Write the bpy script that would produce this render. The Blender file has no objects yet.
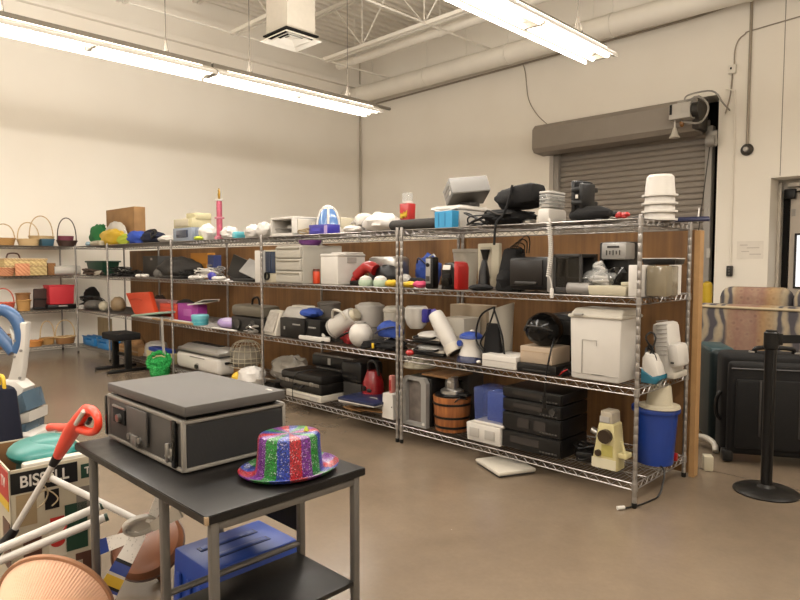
import bpy, bmesh, math, random
from mathutils import Vector, Matrix, Euler, noise as mnoise
R = math.radians
PI = math.pi
S = bpy.context.scene
COL = S.collection
S.view_settings.view_transform = 'Standard'
S.view_settings.look = 'None'
S.view_settings.gamma = 1.0
S.view_settings.use_curve_mapping = False
S.view_settings.exposure = -0.08
if S.world is None:
    S.world = bpy.data.worlds.new('World')
S.world.use_nodes = True
S.world.node_tree.nodes['Background'].inputs[0].default_value = (0.9, 0.85, 0.8, 1)
S.world.node_tree.nodes['Background'].inputs[1].default_value = 0.03

# ------------------------------------------------------------------ survey
# world: X runs along the shelf row (0 at its right end), Y goes deeper into the room, Z up, metres
CX, CY, CZ = 1.5001, -3.4046, 1.3781
YAW, PITCH, FPX = 0.7768, 0.0592, 632.28
FW = Vector((-math.sin(YAW)*math.cos(PITCH), math.cos(YAW)*math.cos(PITCH), -math.sin(PITCH)))
RT = Vector((math.cos(YAW), math.sin(YAW), 0))
UP = RT.cross(FW)

def xat(u, y, z=1.0):
    """x of the point at depth y and height z seen in column u of the survey photo"""
    k = (u-400)/FPX
    dy, dz = y-CY, z-CZ
    return CX + (k*(dy*FW.y+dz*FW.z) - dy*RT.y)/(RT.x-k*FW.x)

def yat(u, x, z=1.0):
    k = (u-400)/FPX
    dx, dz = x-CX, z-CZ
    return CY + (k*(dx*FW.x+dz*FW.z) - dx*RT.x)/(RT.y-k*FW.y)

def zat(v, x, y):
    m = -(v-300)/FPX
    dx, dy = x-CX, y-CY
    return CZ + (m*(dx*FW.x+dy*FW.y) - dx*UP.x - dy*UP.y)/(UP.z-m*FW.z)

# ------------------------------------------------------------------ materials
def lin(h):
    h = h.lstrip('#')
    o = []
    for i in (0, 2, 4):
        c = int(h[i:i+2], 16)/255
        o.append(c/12.92 if c <= 0.04045 else ((c+0.055)/1.055)**2.4)
    return (o[0], o[1], o[2], 1)

_mats = {}
def mat(name, col, rough=0.5, metal=0.0, var=0.06, scale=12, bump=0.0, bscale=60, trans=0.0, alpha=1.0, emit=0.0, coat=0.0, spec=0.5, shell=False):
    if name in _mats:
        return _mats[name]
    m = bpy.data.materials.new(name)
    m.use_nodes = True
    nt = m.node_tree
    b = nt.nodes['Principled BSDF']
    c = lin(col)
    if not emit:
        k = 1.0 if shell else (.45 if max(c[:3]) < .035 else .66)
        c = tuple(x*k for x in c[:3])+(1,)
        if max(c[:3]) < .03 and spec == .5:
            spec = .3
    tc = nt.nodes.new('ShaderNodeTexCoord')
    if var > 0:
        n = nt.nodes.new('ShaderNodeTexNoise')
        n.inputs['Scale'].default_value = scale
        n.inputs['Detail'].default_value = 4
        mx = nt.nodes.new('ShaderNodeMix')
        mx.data_type = 'RGBA'
        mx.inputs[6].default_value = tuple(max(0, x*(1-var*1.6)) for x in c[:3])+(1,)
        mx.inputs[7].default_value = tuple(min(1, x*(1+var)) for x in c[:3])+(1,)
        nt.links.new(tc.outputs['Object'], n.inputs['Vector'])
        nt.links.new(n.outputs['Fac'], mx.inputs[0])
        nt.links.new(mx.outputs[2], b.inputs['Base Color'])
    else:
        b.inputs['Base Color'].default_value = c
    b.inputs['Roughness'].default_value = rough
    b.inputs['Metallic'].default_value = metal
    b.inputs['Specular IOR Level'].default_value = spec
    if trans:
        b.inputs['Transmission Weight'].default_value = trans
    if alpha < 1:
        b.inputs['Alpha'].default_value = alpha
    if coat:
        b.inputs['Coat Weight'].default_value = coat
    if emit:
        b.inputs['Emission Color'].default_value = c
        b.inputs['Emission Strength'].default_value = emit
    if bump:
        n2 = nt.nodes.new('ShaderNodeTexNoise')
        n2.inputs['Scale'].default_value = bscale
        n2.inputs['Detail'].default_value = 5
        bp = nt.nodes.new('ShaderNodeBump')
        bp.inputs['Strength'].default_value = bump
        bp.inputs['Distance'].default_value = 0.01
        nt.links.new(tc.outputs['Object'], n2.inputs['Vector'])
        nt.links.new(n2.outputs['Fac'], bp.inputs['Height'])
        nt.links.new(bp.outputs['Normal'], b.inputs['Normal'])
    _mats[name] = m
    return m

class G:
    """tiny node-graph helper"""
    def __init__(self, name):
        self.m = bpy.data.materials.new(name)
        self.m.use_nodes = True
        self.nt = self.m.node_tree
        self.b = self.nt.nodes['Principled BSDF']
        _mats[name] = self.m
    def n(self, t, **kw):
        x = self.nt.nodes.new('ShaderNode'+t)
        for k, v in kw.items():
            setattr(x, k, v)
        return x
    def l(self, a, b):
        self.nt.links.new(a, b)
    def coord(self, scale=(1, 1, 1), which='Object', rot=(0, 0, 0), loc=(0, 0, 0)):
        t = self.n('TexCoord')
        mp = self.n('Mapping')
        mp.inputs['Scale'].default_value = scale
        mp.inputs['Rotation'].default_value = rot
        mp.inputs['Location'].default_value = loc
        self.l(t.outputs[which], mp.inputs['Vector'])
        return mp.outputs['Vector']
    def noise(self, vec, scale, detail=4, rough=0.5, dist=0):
        x = self.n('TexNoise')
        x.inputs['Scale'].default_value = scale
        x.inputs['Detail'].default_value = detail
        x.inputs['Roughness'].default_value = rough
        x.inputs['Distortion'].default_value = dist
        self.l(vec, x.inputs['Vector'])
        return x.outputs['Fac']
    def wave(self, vec, scale, dist=0, detail=2, axis='X', kind='BANDS', dscale=1.0):
        x = self.n('TexWave')
        x.wave_type = kind
        if kind == 'BANDS':
            x.bands_direction = axis
        x.inputs['Scale'].default_value = scale
        x.inputs['Distortion'].default_value = dist
        x.inputs['Detail'].default_value = detail
        x.inputs['Detail Scale'].default_value = dscale
        self.l(vec, x.inputs['Vector'])
        return x.outputs['Fac']
    def ramp(self, fac, stops, interp='LINEAR'):
        r = self.n('ValToRGB')
        r.color_ramp.interpolation = interp
        e = r.color_ramp.elements
        while len(e) < len(stops):
            e.new(0.5)
        for i, (p, c) in enumerate(stops):
            e[i].position = p
            e[i].color = lin(c) if isinstance(c, str) else c
        self.l(fac, r.inputs[0])
        return r.outputs[0]
    def math(self, op, a, b=None):
        x = self.n('Math', operation=op)
        for i, v in enumerate((a, b)):
            if v is None:
                continue
            if isinstance(v, (int, float)):
                x.inputs[i].default_value = v
            else:
                self.l(v, x.inputs[i])
        return x.outputs[0]
    def mix(self, fac, a, b, blend='MIX'):
        x = self.n('Mix')
        x.data_type = 'RGBA'
        x.blend_type = blend
        for i, v in ((0, fac), (6, a), (7, b)):
            if isinstance(v, (int, float)):
                x.inputs[i].default_value = v
            elif isinstance(v, str):
                x.inputs[i].default_value = lin(v)
            else:
                self.l(v, x.inputs[i])
        return x.outputs[2]
    def bump(self, h, strength=0.3, d=0.01):
        x = self.n('Bump')
        x.inputs['Strength'].default_value = strength
        x.inputs['Distance'].default_value = d
        self.l(h, x.inputs['Height'])
        self.l(x.outputs[0], self.b.inputs['Normal'])
    def done(self, col, rough=0.5, metal=0):
        if isinstance(col, str):
            self.b.inputs['Base Color'].default_value = lin(col)
        else:
            self.l(col, self.b.inputs['Base Color'])
        if isinstance(rough, (int, float)):
            self.b.inputs['Roughness'].default_value = rough
        else:
            self.l(rough, self.b.inputs['Roughness'])
        self.b.inputs['Metallic'].default_value = metal
        return self.m

# ------------------------------------------------------------------ mesh builder
def rotm(rx=0, ry=0, rz=0):
    return Euler((R(rx), R(ry), R(rz))).to_matrix().to_4x4()

class MB:
    def __init__(self):
        self.bm = bmesh.new()
        self.mi = 0
    def _fin(self, verts, faces, M=None):
        if M is not None:
            bmesh.ops.transform(self.bm, matrix=M, verts=verts)
        for f in faces:
            f.material_index = self.mi
    def hexa(self, P, bev=0.0, seg=2, M=None):
        vs = [self.bm.verts.new(p) for p in P]
        fs = [self.bm.faces.new([vs[i] for i in q]) for q in ((0, 3, 2, 1), (4, 5, 6, 7), (0, 1, 5, 4), (1, 2, 6, 5), (2, 3, 7, 6), (3, 0, 4, 7))]
        if bev > 0:
            es = list({e for f in fs for e in f.edges})
            r = bmesh.ops.bevel(self.bm, geom=es, offset=bev, segments=seg, affect='EDGES', profile=0.5)
            fs = list({f for f in r['faces']} | {f for f in fs if f.is_valid})
            vs = list({v for f in fs for v in f.verts})
        self._fin(vs, fs, M)
        return self
    def box(self, x, y, z, sx, sy, sz, bev=0.0, rot=None, seg=2):
        """centre + size"""
        a, b, c = sx/2, sy/2, sz/2
        P = [(-a, -b, -c), (a, -b, -c), (a, b, -c), (-a, b, -c), (-a, -b, c), (a, -b, c), (a, b, c), (-a, b, c)]
        M = Matrix.Translation((x, y, z))
        if rot is not None:
            M = M @ rotm(*rot)
        return self.hexa(P, min(bev, .45*min(sx, sy, sz)), seg, M)
    def fr(self, x, y, z0, s0, s1, h, bev=0.0, off=(0, 0), M=None, seg=2):
        """frustum: base size s0 at z0, top size s1"""
        a, b = s0[0]/2, s0[1]/2
        c, d = s1[0]/2, s1[1]/2
        ox, oy = off
        P = [(x-a, y-b, z0), (x+a, y-b, z0), (x+a, y+b, z0), (x-a, y+b, z0),
             (x-c+ox, y-d+oy, z0+h), (x+c+ox, y-d+oy, z0+h), (x+c+ox, y+d+oy, z0+h), (x-c+ox, y+d+oy, z0+h)]
        return self.hexa(P, bev, seg, M)
    def lathe(self, prof, seg=24, at=(0, 0, 0), rot=None, sq=(1, 1), flute=0, fd=0.0, arc=None):
        """profile of (radius, z); flute adds ripples"""
        M = Matrix.Translation(at)
        if rot is not None:
            M = M @ rotm(*rot)
        rings = []
        vs, fs = [], []
        full = arc is None
        n = seg if full else seg+1
        for (r, z) in prof:
            ring = []
            if r < 1e-6 and full:
                v = self.bm.verts.new((0, 0, z)); vs.append(v); ring = [v]
            else:
                for i in range(n):
                    a = (2*PI*i/seg) if full else (arc[0]+(arc[1]-arc[0])*i/seg)
                    rr = r*(1+fd*math.cos(flute*a)) if flute else r
                    v = self.bm.verts.new((rr*math.cos(a)*sq[0], rr*math.sin(a)*sq[1], z)); vs.append(v); ring.append(v)
            rings.append(ring)
        for A, B in zip(rings, rings[1:]):
            m = n if full else n-1
            for i in range(m):
                j = (i+1) % n
                if len(A) == 1 and len(B) == 1:
                    continue
                if len(A) == 1:
                    f = self.bm.faces.new((A[0], B[j], B[i]))
                elif len(B) == 1:
                    f = self.bm.faces.new((A[i], A[j], B[0]))
                else:
                    f = self.bm.faces.new((A[i], A[j], B[j], B[i]))
                fs.append(f)
        self._fin(vs, fs, M)
        return self
    def cyl(self, x, y, z, r, h, seg=20, rot=None, bev=0.0, r2=None):
        """base centre at x,y,z, height h along local z"""
        r2 = r if r2 is None else r2
        b = min(bev, r*.4, h*.4)
        if b > 0:
            pr = [(0, 0), (r-b, 0), (r, b), (r2, h-b), (r2-b, h), (0, h)]
        else:
            pr = [(0, 0), (r, 0), (r2, h), (0, h)]
        return self.lathe(pr, seg, (x, y, z), rot)
    def tube(self, pts, r, seg=8, closed=False, caps=True):
        pts = [Vector(p) for p in pts]
        n = len(pts)
        rad = r if isinstance(r, (list, tuple)) else [r]*n
        rings = []
        vs, fs = [], []
        prev = None
        for i, p in enumerate(pts):
            if closed:
                t = (pts[(i+1) % n]-pts[i-1])
            else:
                t = pts[min(i+1, n-1)]-pts[max(i-1, 0)]
            if t.length < 1e-9:
                t = Vector((0, 0, 1))
            t.normalize()
            if prev is None:
                a = Vector((0, 0, 1)) if abs(t.z) < .9 else Vector((1, 0, 0))
                nr = t.cross(a).normalized()
            else:
                nr = (prev-t*prev.dot(t))
                if nr.length < 1e-6:
                    nr = t.orthogonal()
                nr.normalize()
            prev = nr
            bn = t.cross(nr)
            ring = []
            for k in range(seg):
                a = 2*PI*k/seg
                v = self.bm.verts.new(p+(nr*math.cos(a)+bn*math.sin(a))*rad[i]); ring.append(v); vs.append(v)
            rings.append(ring)
        m = n if closed else n-1
        for i in range(m):
            A, B = rings[i], rings[(i+1) % n]
            for k in range(seg):
                j = (k+1) % seg
                fs.append(self.bm.faces.new((A[k], A[j], B[j], B[k])))
        if caps and not closed:
            fs.append(self.bm.faces.new(list(reversed(rings[0]))))
            fs.append(self.bm.faces.new(rings[-1]))
        self._fin(vs, fs)
        return self
    def ball(self, c, rad, seg=20, rings=12, flat=None, ns=0.0, nf=3.0, seed=0, M=None):
        """ellipsoid, optionally flattened below z=flat (relative to the centre) and roughened with noise"""
        vs, fs = [], []
        rows = []
        for i in range(rings+1):
            th = PI*i/rings
            row = []
            if i in (0, rings):
                pts = [(0, 0, math.cos(th))]
            else:
                pts = [(math.sin(th)*math.cos(2*PI*k/seg), math.sin(th)*math.sin(2*PI*k/seg), math.cos(th)) for k in range(seg)]
            for q in pts:
                d = Vector(q)
                s = 1.0
                if ns:
                    s += ns*mnoise.noise(d*nf+Vector((seed*7.31, seed*3.17, seed*1.7))) + .5*ns*mnoise.noise(d*nf*2.3+Vector((seed*2.1, 0, seed)))
                p = Vector((d.x*rad[0]*s, d.y*rad[1]*s, d.z*rad[2]*s))
                if flat is not None and p.z < flat:
                    p.z = flat
                v = self.bm.verts.new(p+Vector(c)); row.append(v); vs.append(v)
            rows.append(row)
        for A, B in zip(rows, rows[1:]):
            for k in range(seg):
                j = (k+1) % seg
                if len(A) == 1:
                    f = (A[0], B[k], B[j])
                elif len(B) == 1:
                    f = (A[k], B[0], A[j])
                else:
                    f = (A[k], B[k], B[j], A[j])
                fs.append(self.bm.faces.new(f))
        self._fin(vs, fs, M)
        return self
    def sheet(self, w, d, nx, ny, fn, t=0.0, M=None):
        """rectangular sheet, height from fn(x,y); with thickness t"""
        vs, fs = [], []
        def grid(off):
            g = []
            for j in range(ny+1):
                row = []
                for i in range(nx+1):
                    x, y = -w/2+w*i/nx, -d/2+d*j/ny
                    v = self.bm.verts.new((x, y, fn(x, y)+off)); row.append(v); vs.append(v)
                g.append(row)
            return g
        a = grid(t)
        for j in range(ny):
            for i in range(nx):
                fs.append(self.bm.faces.new((a[j][i], a[j][i+1], a[j+1][i+1], a[j+1][i])))
        if t:
            b = grid(0)
            for j in range(ny):
                for i in range(nx):
                    fs.append(self.bm.faces.new((b[j][i], b[j+1][i], b[j+1][i+1], b[j][i+1])))
            for i in range(nx):
                fs.append(self.bm.faces.new((b[0][i], b[0][i+1], a[0][i+1], a[0][i])))
                fs.append(self.bm.faces.new((b[ny][i+1], b[ny][i], a[ny][i], a[ny][i+1])))
            for j in range(ny):
                fs.append(self.bm.faces.new((b[j+1][0], b[j][0], a[j][0], a[j+1][0])))
                fs.append(self.bm.faces.new((b[j][nx], b[j+1][nx], a[j+1][nx], a[j][nx])))
        self._fin(vs, fs, M)
        return self
    def prism(self, poly, t, plane='xz', at=(0, 0, 0), bev=0.0, M=None):
        """outline in plane, thickness t centred"""
        def P(a, b, c):
            return {'xz': (a, c, b), 'xy': (a, b, c), 'yz': (c, a, b)}[plane]
        va = [self.bm.verts.new(P(a, b, -t/2)) for a, b in poly]
        vb = [self.bm.verts.new(P(a, b, t/2)) for a, b in poly]
        fs = [self.bm.faces.new(va), self.bm.faces.new(list(reversed(vb)))]
        n = len(poly)
        for i in range(n):
            j = (i+1) % n
            fs.append(self.bm.faces.new((va[i], vb[i], vb[j], va[j])))
        bmesh.ops.recalc_face_normals(self.bm, faces=fs)
        vs = va+vb
        if bev:
            es = list({e for f in fs[:2] for e in f.edges})
            r = bmesh.ops.bevel(self.bm, geom=es, offset=bev, segments=2, affect='EDGES', profile=.5)
            fs = list({f for f in r['faces']} | {f for f in fs if f.is_valid})
            vs = list({v for f in fs for v in f.verts})
        MM = Matrix.Translation(at)
        if M is not None:
            MM = MM @ M
        self._fin(vs, fs, MM)
        return self
    def build(self, name, m, parent=None, smooth=True, loc=None, angle=35):
        me = bpy.data.meshes.new(name)
        bmesh.ops.recalc_face_normals(self.bm, faces=self.bm.faces[:]) if False else None
        self.bm.to_mesh(me)
        self.bm.free()
        for x in (m if isinstance(m, (list, tuple)) else [m]):
            me.materials.append(x)
        if smooth:
            me.polygons.foreach_set('use_smooth', [True]*len(me.polygons))
            me.set_sharp_from_angle(angle=R(angle))
        o = bpy.data.objects.new(name, me)
        COL.objects.link(o)
        if parent is not None:
            o.parent = parent
        if loc is not None:
            o.location = loc
        return o

def tag(o, label, cat=None, group=None):
    o['label'] = label
    if cat:
        o['category'] = cat
    if group:
        o['group'] = group
    return o

def thing(name, label, cat, loc=(0, 0, 0), rz=0, group=None):
    o = bpy.data.objects.new(name, None)
    o.empty_display_size = 0.05
    COL.objects.link(o)
    o.location = loc
    o.rotation_euler = (0, 0, R(rz))
    return tag(o, label, cat, group)

def struct(o):
    o['kind'] = 'structure'
    return o

def dup(root, loc=None, rz=None, label=None, rot=None, scale=None):
    def cp(o, par):
        c = o.copy()
        COL.objects.link(c)
        c.parent = par
        for ch in o.children:
            cp(ch, c)
        return c
    r = cp(root, None)
    if loc is not None:
        r.location = loc
    if rz is not None:
        r.rotation_euler = (0, 0, R(rz))
    if rot is not None:
        r.rotation_euler = tuple(R(a) for a in rot)
    if scale is not None:
        r.scale = (scale,)*3 if isinstance(scale, (int, float)) else scale
    if label:
        r['label'] = label
    return r

def place(name, label, cat, u0, um, vt, z, yf, d, rz=0, group=None, total=False, rnd=False):
    """thing standing at height z with its front at depth yf, top at row vt. Columns u0..um are its whole outline
    (front-left to back-right corner) if total=True, else its front face, or a round outline if rnd=True"""
    if rnd:
        uc = (u0+um)/2
        w = .2
        for _ in range(4):
            y = yf+w/2
            x = xat(uc, y, z)
            dep = (Vector((x, y, z))-Vector((CX, CY, CZ))).dot(FW)
            w = (um-u0)*dep/FPX
        h = zat(vt, x, y)-z
        return thing(name, label, cat, (x, yf+w/2, z), rz, group), w, h
    x0, x1 = xat(u0, yf, z), xat(um, yf+d if total else yf, z)
    h = zat(vt, (x0+x1)/2, yf)-z
    return thing(name, label, cat, ((x0+x1)/2, yf+d/2, z), rz, group), x1-x0, h

def letters(txt, size, parent, loc, rot, m, name='lettering', extr=0.0006, label=None, bold=0.0, sx=1.0, align='CENTER'):
    cu = bpy.data.curves.new('txt', 'FONT')
    cu.body = txt
    cu.size = size
    cu.extrude = extr
    cu.offset = bold
    cu.align_x = align
    cu.align_y = 'CENTER'
    o = bpy.data.objects.new('txt', cu)
    COL.objects.link(o)
    dg = bpy.context.evaluated_depsgraph_get()
    me = bpy.data.meshes.new_from_object(o.evaluated_get(dg))
    bpy.data.objects.remove(o)
    me.materials.clear()
    me.materials.append(m)
    t = bpy.data.objects.new(name, me)
    COL.objects.link(t)
    t.parent = parent
    t.location = loc
    t.rotation_euler = tuple(R(a) for a in rot)
    t.scale = (sx, 1, 1)
    if label:
        t['label'] = label
    return t

def wander(a, b, n, amp, seed, sag=0.0):
    """wobbly path from a to b"""
    rnd = random.Random(seed)
    a, b = Vector(a), Vector(b)
    ctr = [a+(b-a)*i/(n-1)+Vector((rnd.uniform(-amp, amp), rnd.uniform(-amp, amp), 0)) for i in range(n)]
    ctr[0], ctr[-1] = a, b
    return smooth_path(ctr)

def smooth_path(P, sub=5, closed=False):
    P = [Vector(p) for p in P]
    n = len(P)
    out = []
    rng = range(n if closed else n-1)
    for i in rng:
        if closed:
            p0, p1, p2, p3 = P[i-1], P[i], P[(i+1) % n], P[(i+2) % n]
        else:
            p0, p1, p2, p3 = P[max(i-1, 0)], P[i], P[i+1], P[min(i+2, n-1)]
        for k in range(sub):
            t = k/sub
            out.append(.5*((2*p1)+(p2-p0)*t+(2*p0-5*p1+4*p2-p3)*t*t+(3*p1-p0-3*p2+p3)*t**3))
    if not closed:
        out.append(P[-1])
    return out

def coil_pts(sx, sy, sz, n, seed, r=0.004):
    """a loose heap of cord inside a box sx*sy*sz on z=0"""
    rnd = random.Random(seed)
    P = []
    for i in range(n):
        a = i*2.1+rnd.uniform(-.5, .5)
        k = rnd.uniform(.45, 1)
        P.append((math.cos(a)*sx/2*k, math.sin(a)*sy/2*k, r+rnd.uniform(0, 1)*(sz-r)))
    P[0] = (P[0][0], P[0][1], r)
    P[n//2] = (P[n//2][0], P[n//2][1], r)
    return smooth_path(P, 6)

# shelf surface heights
L1, L2, L3, L4 = 1.6225, 1.1855, 0.6760, 0.1400
# ------------------------------------------------------------------ shared materials
def wall_mat():
    g = G('painted_wall')
    v = g.coord((1, 1, 1))
    f = g.noise(v, .8, 3)
    c = g.ramp(f, [(.3, '#ebe4d8'), (.7, '#f0eadf')])
    g.bump(g.noise(v, 90, 3), .05, .002)
    return g.done(c, .75)
def floor_mat():
    g = G('sealed_concrete')
    v = g.coord((1, 1, 1))
    a = g.noise(v, .7, 6, .6, .6)
    b = g.noise(v, 6, 5, .6)
    c1 = g.ramp(a, [(.3, '#6f6151'), (.7, '#7f705f')])
    c2 = g.ramp(b, [(.35, '#9a9a9a'), (.65, '#c4c0bb')])
    c = g.mix(.35, c1, c2, 'MULTIPLY')
    c = g.mix(.25, c, g.ramp(g.noise(v, 45, 3), [(.2, '#d8d4d0'), (.8, '#ffffff')]), 'MULTIPLY')
    # saw-cut control joints in the slab
    t = g.n('TexCoord')
    s = g.n('SeparateXYZ'); g.l(t.outputs['Object'], s.inputs[0])
    j1 = g.math('LESS_THAN', g.math('ABSOLUTE', g.math('ADD', s.outputs[1], -.98)), .006)
    j2 = g.math('LESS_THAN', g.math('ABSOLUTE', g.math('ADD', s.outputs[0], 4.4)), .006)
    c = g.mix(g.math('MAXIMUM', j1, j2), c, '#5a4c3e')
    r = g.math('ADD', g.math('MULTIPLY', b, .10), .20)
    return g.done(c, r)
WALL = wall_mat()
FLOOR = floor_mat()
def deck_mat():
    return mat('painted_deck', '#e6dfd2', .6, 0, .04, 3, shell=True)
DECK = deck_mat()
WSTEEL = mat('white_painted_steel', '#e8e2d6', .5, 0, .05, 4, shell=True)
CHROME = mat('chrome_wire', '#86817c', .36, .85, .08, 30, shell=True)
POSTM = mat('chrome_post', '#8f8a85', .36, .8, .08, 30, shell=True)
RUB = mat('black_rubber', '#15130f', .7)
GREYD = mat('grey_door_steel', '#8f867c', .55, .0, .06, 5, shell=True)
GREYM = mat('grey_painted_metal', '#9a958e', .45, .2, .05, shell=True)
DARK = mat('dark_gap', '#1b1815', .9)
def board_mat():
    g = G('brown_hardboard')
    v = g.coord((1, 1, 1))
    f = g.noise(g.coord((22, 22, .8)), 1.2, 4, .6, .3)
    c = g.ramp(f, [(.3, '#6c4a28'), (.7, '#8a6337')])
    c = g.mix(.5, c, g.ramp(g.noise(v, 3, 4), [(.3, '#a09a94'), (.7, '#ffffff')]), 'MULTIPLY')
    return g.done(c, .6)
BOARD = board_mat()
def plaster_box():
    g = G('corrugated_card')
    v = g.coord((1, 1, 1))
    c = g.ramp(g.noise(v, 5, 4), [(.3, '#7c5c38'), (.7, '#8f6d45')])
    g.bump(g.wave(g.coord((1, 1, 1)), 60, 0, 0, 'X'), .08, .002)
    return g.done(c, .8)
CARD = plaster_box()
CARD2 = mat('dark_card', '#8a6238', .8)
PLY = mat('plywood_edge', '#b98f5c', .6, 0, .12, 20)
# plastics
WH = mat('white_plastic', '#d9d3ca', .4, 0, .03)
WH2 = mat('offwhite_plastic', '#cfc7b8', .42, 0, .04)
IVORY = mat('ivory_plastic', '#c9bfa6', .45, 0, .05)
CREAM = mat('cream_plastic', '#d8cca6', .45, 0, .05)
GRYP = mat('grey_plastic', '#8f8a84', .45, 0, .05)
LGRY = mat('light_grey_plastic', '#b3aea6', .42, 0, .04)
DGRY = mat('charcoal_plastic', '#3b3835', .45, 0, .05)
BLK = mat('black_plastic', '#191716', .38, 0, .1)
BLKG = mat('gloss_black', '#121110', .15, 0, .05)
BLKF = mat('black_fabric', '#171515', .85, 0, .2, 30, .3, 120)
DGF = mat('dark_grey_fabric', '#3c3936', .85, 0, .15, 30, .3, 120)
RED = mat('red_plastic', '#b01e1c', .35, 0, .05)
REDF = mat('red_fabric', '#a81e22', .8, 0, .1, 20, .3, 80)
BLUE = mat('blue_plastic', '#1b3f96', .38, 0, .05)
BLUEF = mat('blue_fabric', '#24479f', .8, 0, .1, 20, .3, 80)
NAVY = mat('navy_plastic', '#20254a', .4, 0, .05)
PURP = mat('violet_blue_plastic', '#37309a', .4, 0, .05)
CYAN = mat('cyan_card', '#2f96c8', .55, 0, .05)
TURQ = mat('turquoise_plastic', '#55b7c4', .4, 0, .05)
TEAL = mat('teal_plastic', '#137a72', .35, 0, .06)
YEL = mat('yellow_plastic', '#e0b81e', .5, 0, .06)
LIME = mat('lime_fabric', '#b9c83a', .8, 0, .08)
GRN = mat('green_fabric', '#1c7a3c', .8, 0, .12, 20, .3, 60)
DGRN = mat('dark_green_plastic', '#1f3f2e', .5, 0, .08)
ORG = mat('orange_plastic', '#e0481c', .45, 0, .06)
AMB = mat('amber_card', '#cf8a22', .6, 0, .06)
MAG = mat('magenta_card', '#b23aa4', .5, 0, .06)
PINK = mat('pink_plastic', '#d8657e', .5, 0, .08)
PINKL = mat('pale_pink', '#d9a0a0', .6, 0, .08)
LILAC = mat('lilac_plastic', '#b29bcd', .45, 0, .05)
MINT = mat('mint_plastic', '#b9cbb0', .4, 0, .05)
SILV = mat('silver_metal', '#bdb9b3', .28, .9, .06, 20)
SILP = mat('silver_plastic', '#a9a6a1', .35, .35, .04)
BRS = mat('brass_metal', '#b08a3a', .3, .9)
PAPER = mat('white_paper', '#ddd7cd', .8, 0, .03)
BAGW = mat('white_carrier_bag', '#dcd6cf', .5, 0, .04, 8, .3, 30)
CLEAR = mat('clear_plastic', '#d6d6d2', .12, 0, 0, alpha=.32)
CLEARB = mat('clear_blue_plastic', '#5567a8', .1, 0, 0, alpha=.45)
GLASSD = mat('smoked_glass', '#2a2620', .08, 0, 0, alpha=.75)
SCREEN = mat('dark_screen', '#23314a', .12, 0, .05)
BTN = mat('button_grey', '#6a655f', .5)
BGE = mat('beige_plastic', '#b8ad99', .48, 0, .05)
TANP = mat('tan_plastic', '#a98f6c', .5, 0, .06)
BRN = mat('brown_paper', '#9c7346', .8, 0, .1)
MAROON = mat('maroon_weave', '#6a2438', .7, 0, .1)

def weave(name, c1, c2, s=70):
    g = G(name)
    v = g.coord((1, 1, 1))
    a = g.wave(v, s*.35, 1.5, 2, 'Z')
    b = g.wave(v, s*.22, 1.0, 2, 'DIAGONAL')
    f = g.math('MULTIPLY', a, b)
    c = g.ramp(f, [(.05, c1), (.5, c2)])
    g.bump(f, .5, .006)
    return g.done(c, .7)
WICK = weave('honey_wicker', '#8a6230', '#c79d5f')
WICKL = weave('pale_wicker', '#a98a5c', '#d8bf94')
WICKD = weave('brown_wicker', '#6b4524', '#a87a45')
WICKR = weave('plum_wicker', '#54222f', '#8a3b50')
WICKK = weave('dark_wicker', '#241510', '#4a2e22')
# ------------------------------------------------------------------ room shell
XL, YB, ZC = -9.45, 6.44, 6.15
XR, YF = 5.5, -9.0
def slab(name, x0, x1, y0, y1, z0, z1, m, bev=0):
    mb = MB(); mb.box((x0+x1)/2, (y0+y1)/2, (z0+z1)/2, x1-x0, y1-y0, z1-z0, bev)
    return struct(mb.build(name, m, None, False))
slab('floor', XL-.3, XR+.3, YF-.3, YB+1.6, -.12, 0, FLOOR)
slab('wall_left', XL-.25, XL, YF, YB+.7, 0, ZC+.2, WALL)
slab('wall_right', XR, XR+.25, YF, YB+1.6, 0, ZC+.2, WALL)
slab('wall_front', XL, XR, YF-.25, YF, 0, ZC+.2, WALL)
# back wall: one mesh with the roller-door opening and the entrance recess cut out
RX0, RX1, RZ = -4.50, -1.72, 3.80
DX0, DX1, DZ = -1.02, 0.35, 2.54
mb = MB()
for (a, b, z0, z1) in ((XL, RX0, 0, ZC+.2), (RX0, RX1, RZ, ZC+.2), (RX1, DX0, 0, ZC+.2), (DX0, DX1, DZ, ZC+.2), (DX1, XR, 0, ZC+.2)):
    mb.box((a+b)/2, YB+.25, (z0+z1)/2, b-a, .5, z1-z0)
struct(mb.build('wall_back', WALL, None, False))
# ledge where the left wall thickens
slab('trim_1', XL, XL+.10, YF, YB, 5.30, 5.40, WALL, .01)
# room joint in the corner and panel joint on the right wall
mb = MB(); mb.tube([(XL+.03, YB-.03, 0), (XL+.03, YB-.03, 6.1)], .022, 8)
tag(mb.build('corner_pipe', mat('cream_conduit', '#b5ab9a', .5, shell=True)), 'thin painted vertical pipe in the corner of the two walls', 'pipe')
slab('trim_2', -.912, -.904, YB-.004, YB, 2.56, 6.1, mat('panel_joint', '#a2978a', .8))  # thin darker strip marks the wall panel joint
# corrugated roof deck (ribs run along Y)
mb = MB()
prof = []
x = XL-.1
while x < XR+.1:
    prof += [(x, ZC), (x+.05, ZC), (x+.075, ZC+.06), (x+.15, ZC+.06), (x+.175, ZC)]
    x += .2
for (a, b) in zip(prof, prof[1:]):
    vs = [mb.bm.verts.new(p) for p in ((a[0], YF, a[1]), (b[0], YF, b[1]), (b[0], YB+.3, b[1]), (a[0], YB+.3, a[1]))]
    mb.bm.faces.new(vs)
ce = struct(mb.build('ceiling', DECK, None, False))
slab('ceiling_slab', XL-.25, XR+.25, YF-.25, YB+.7, ZC+.08, ZC+.3, DARK)
bpy.data.objects['ceiling_slab'].name = 'trim_3'
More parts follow.
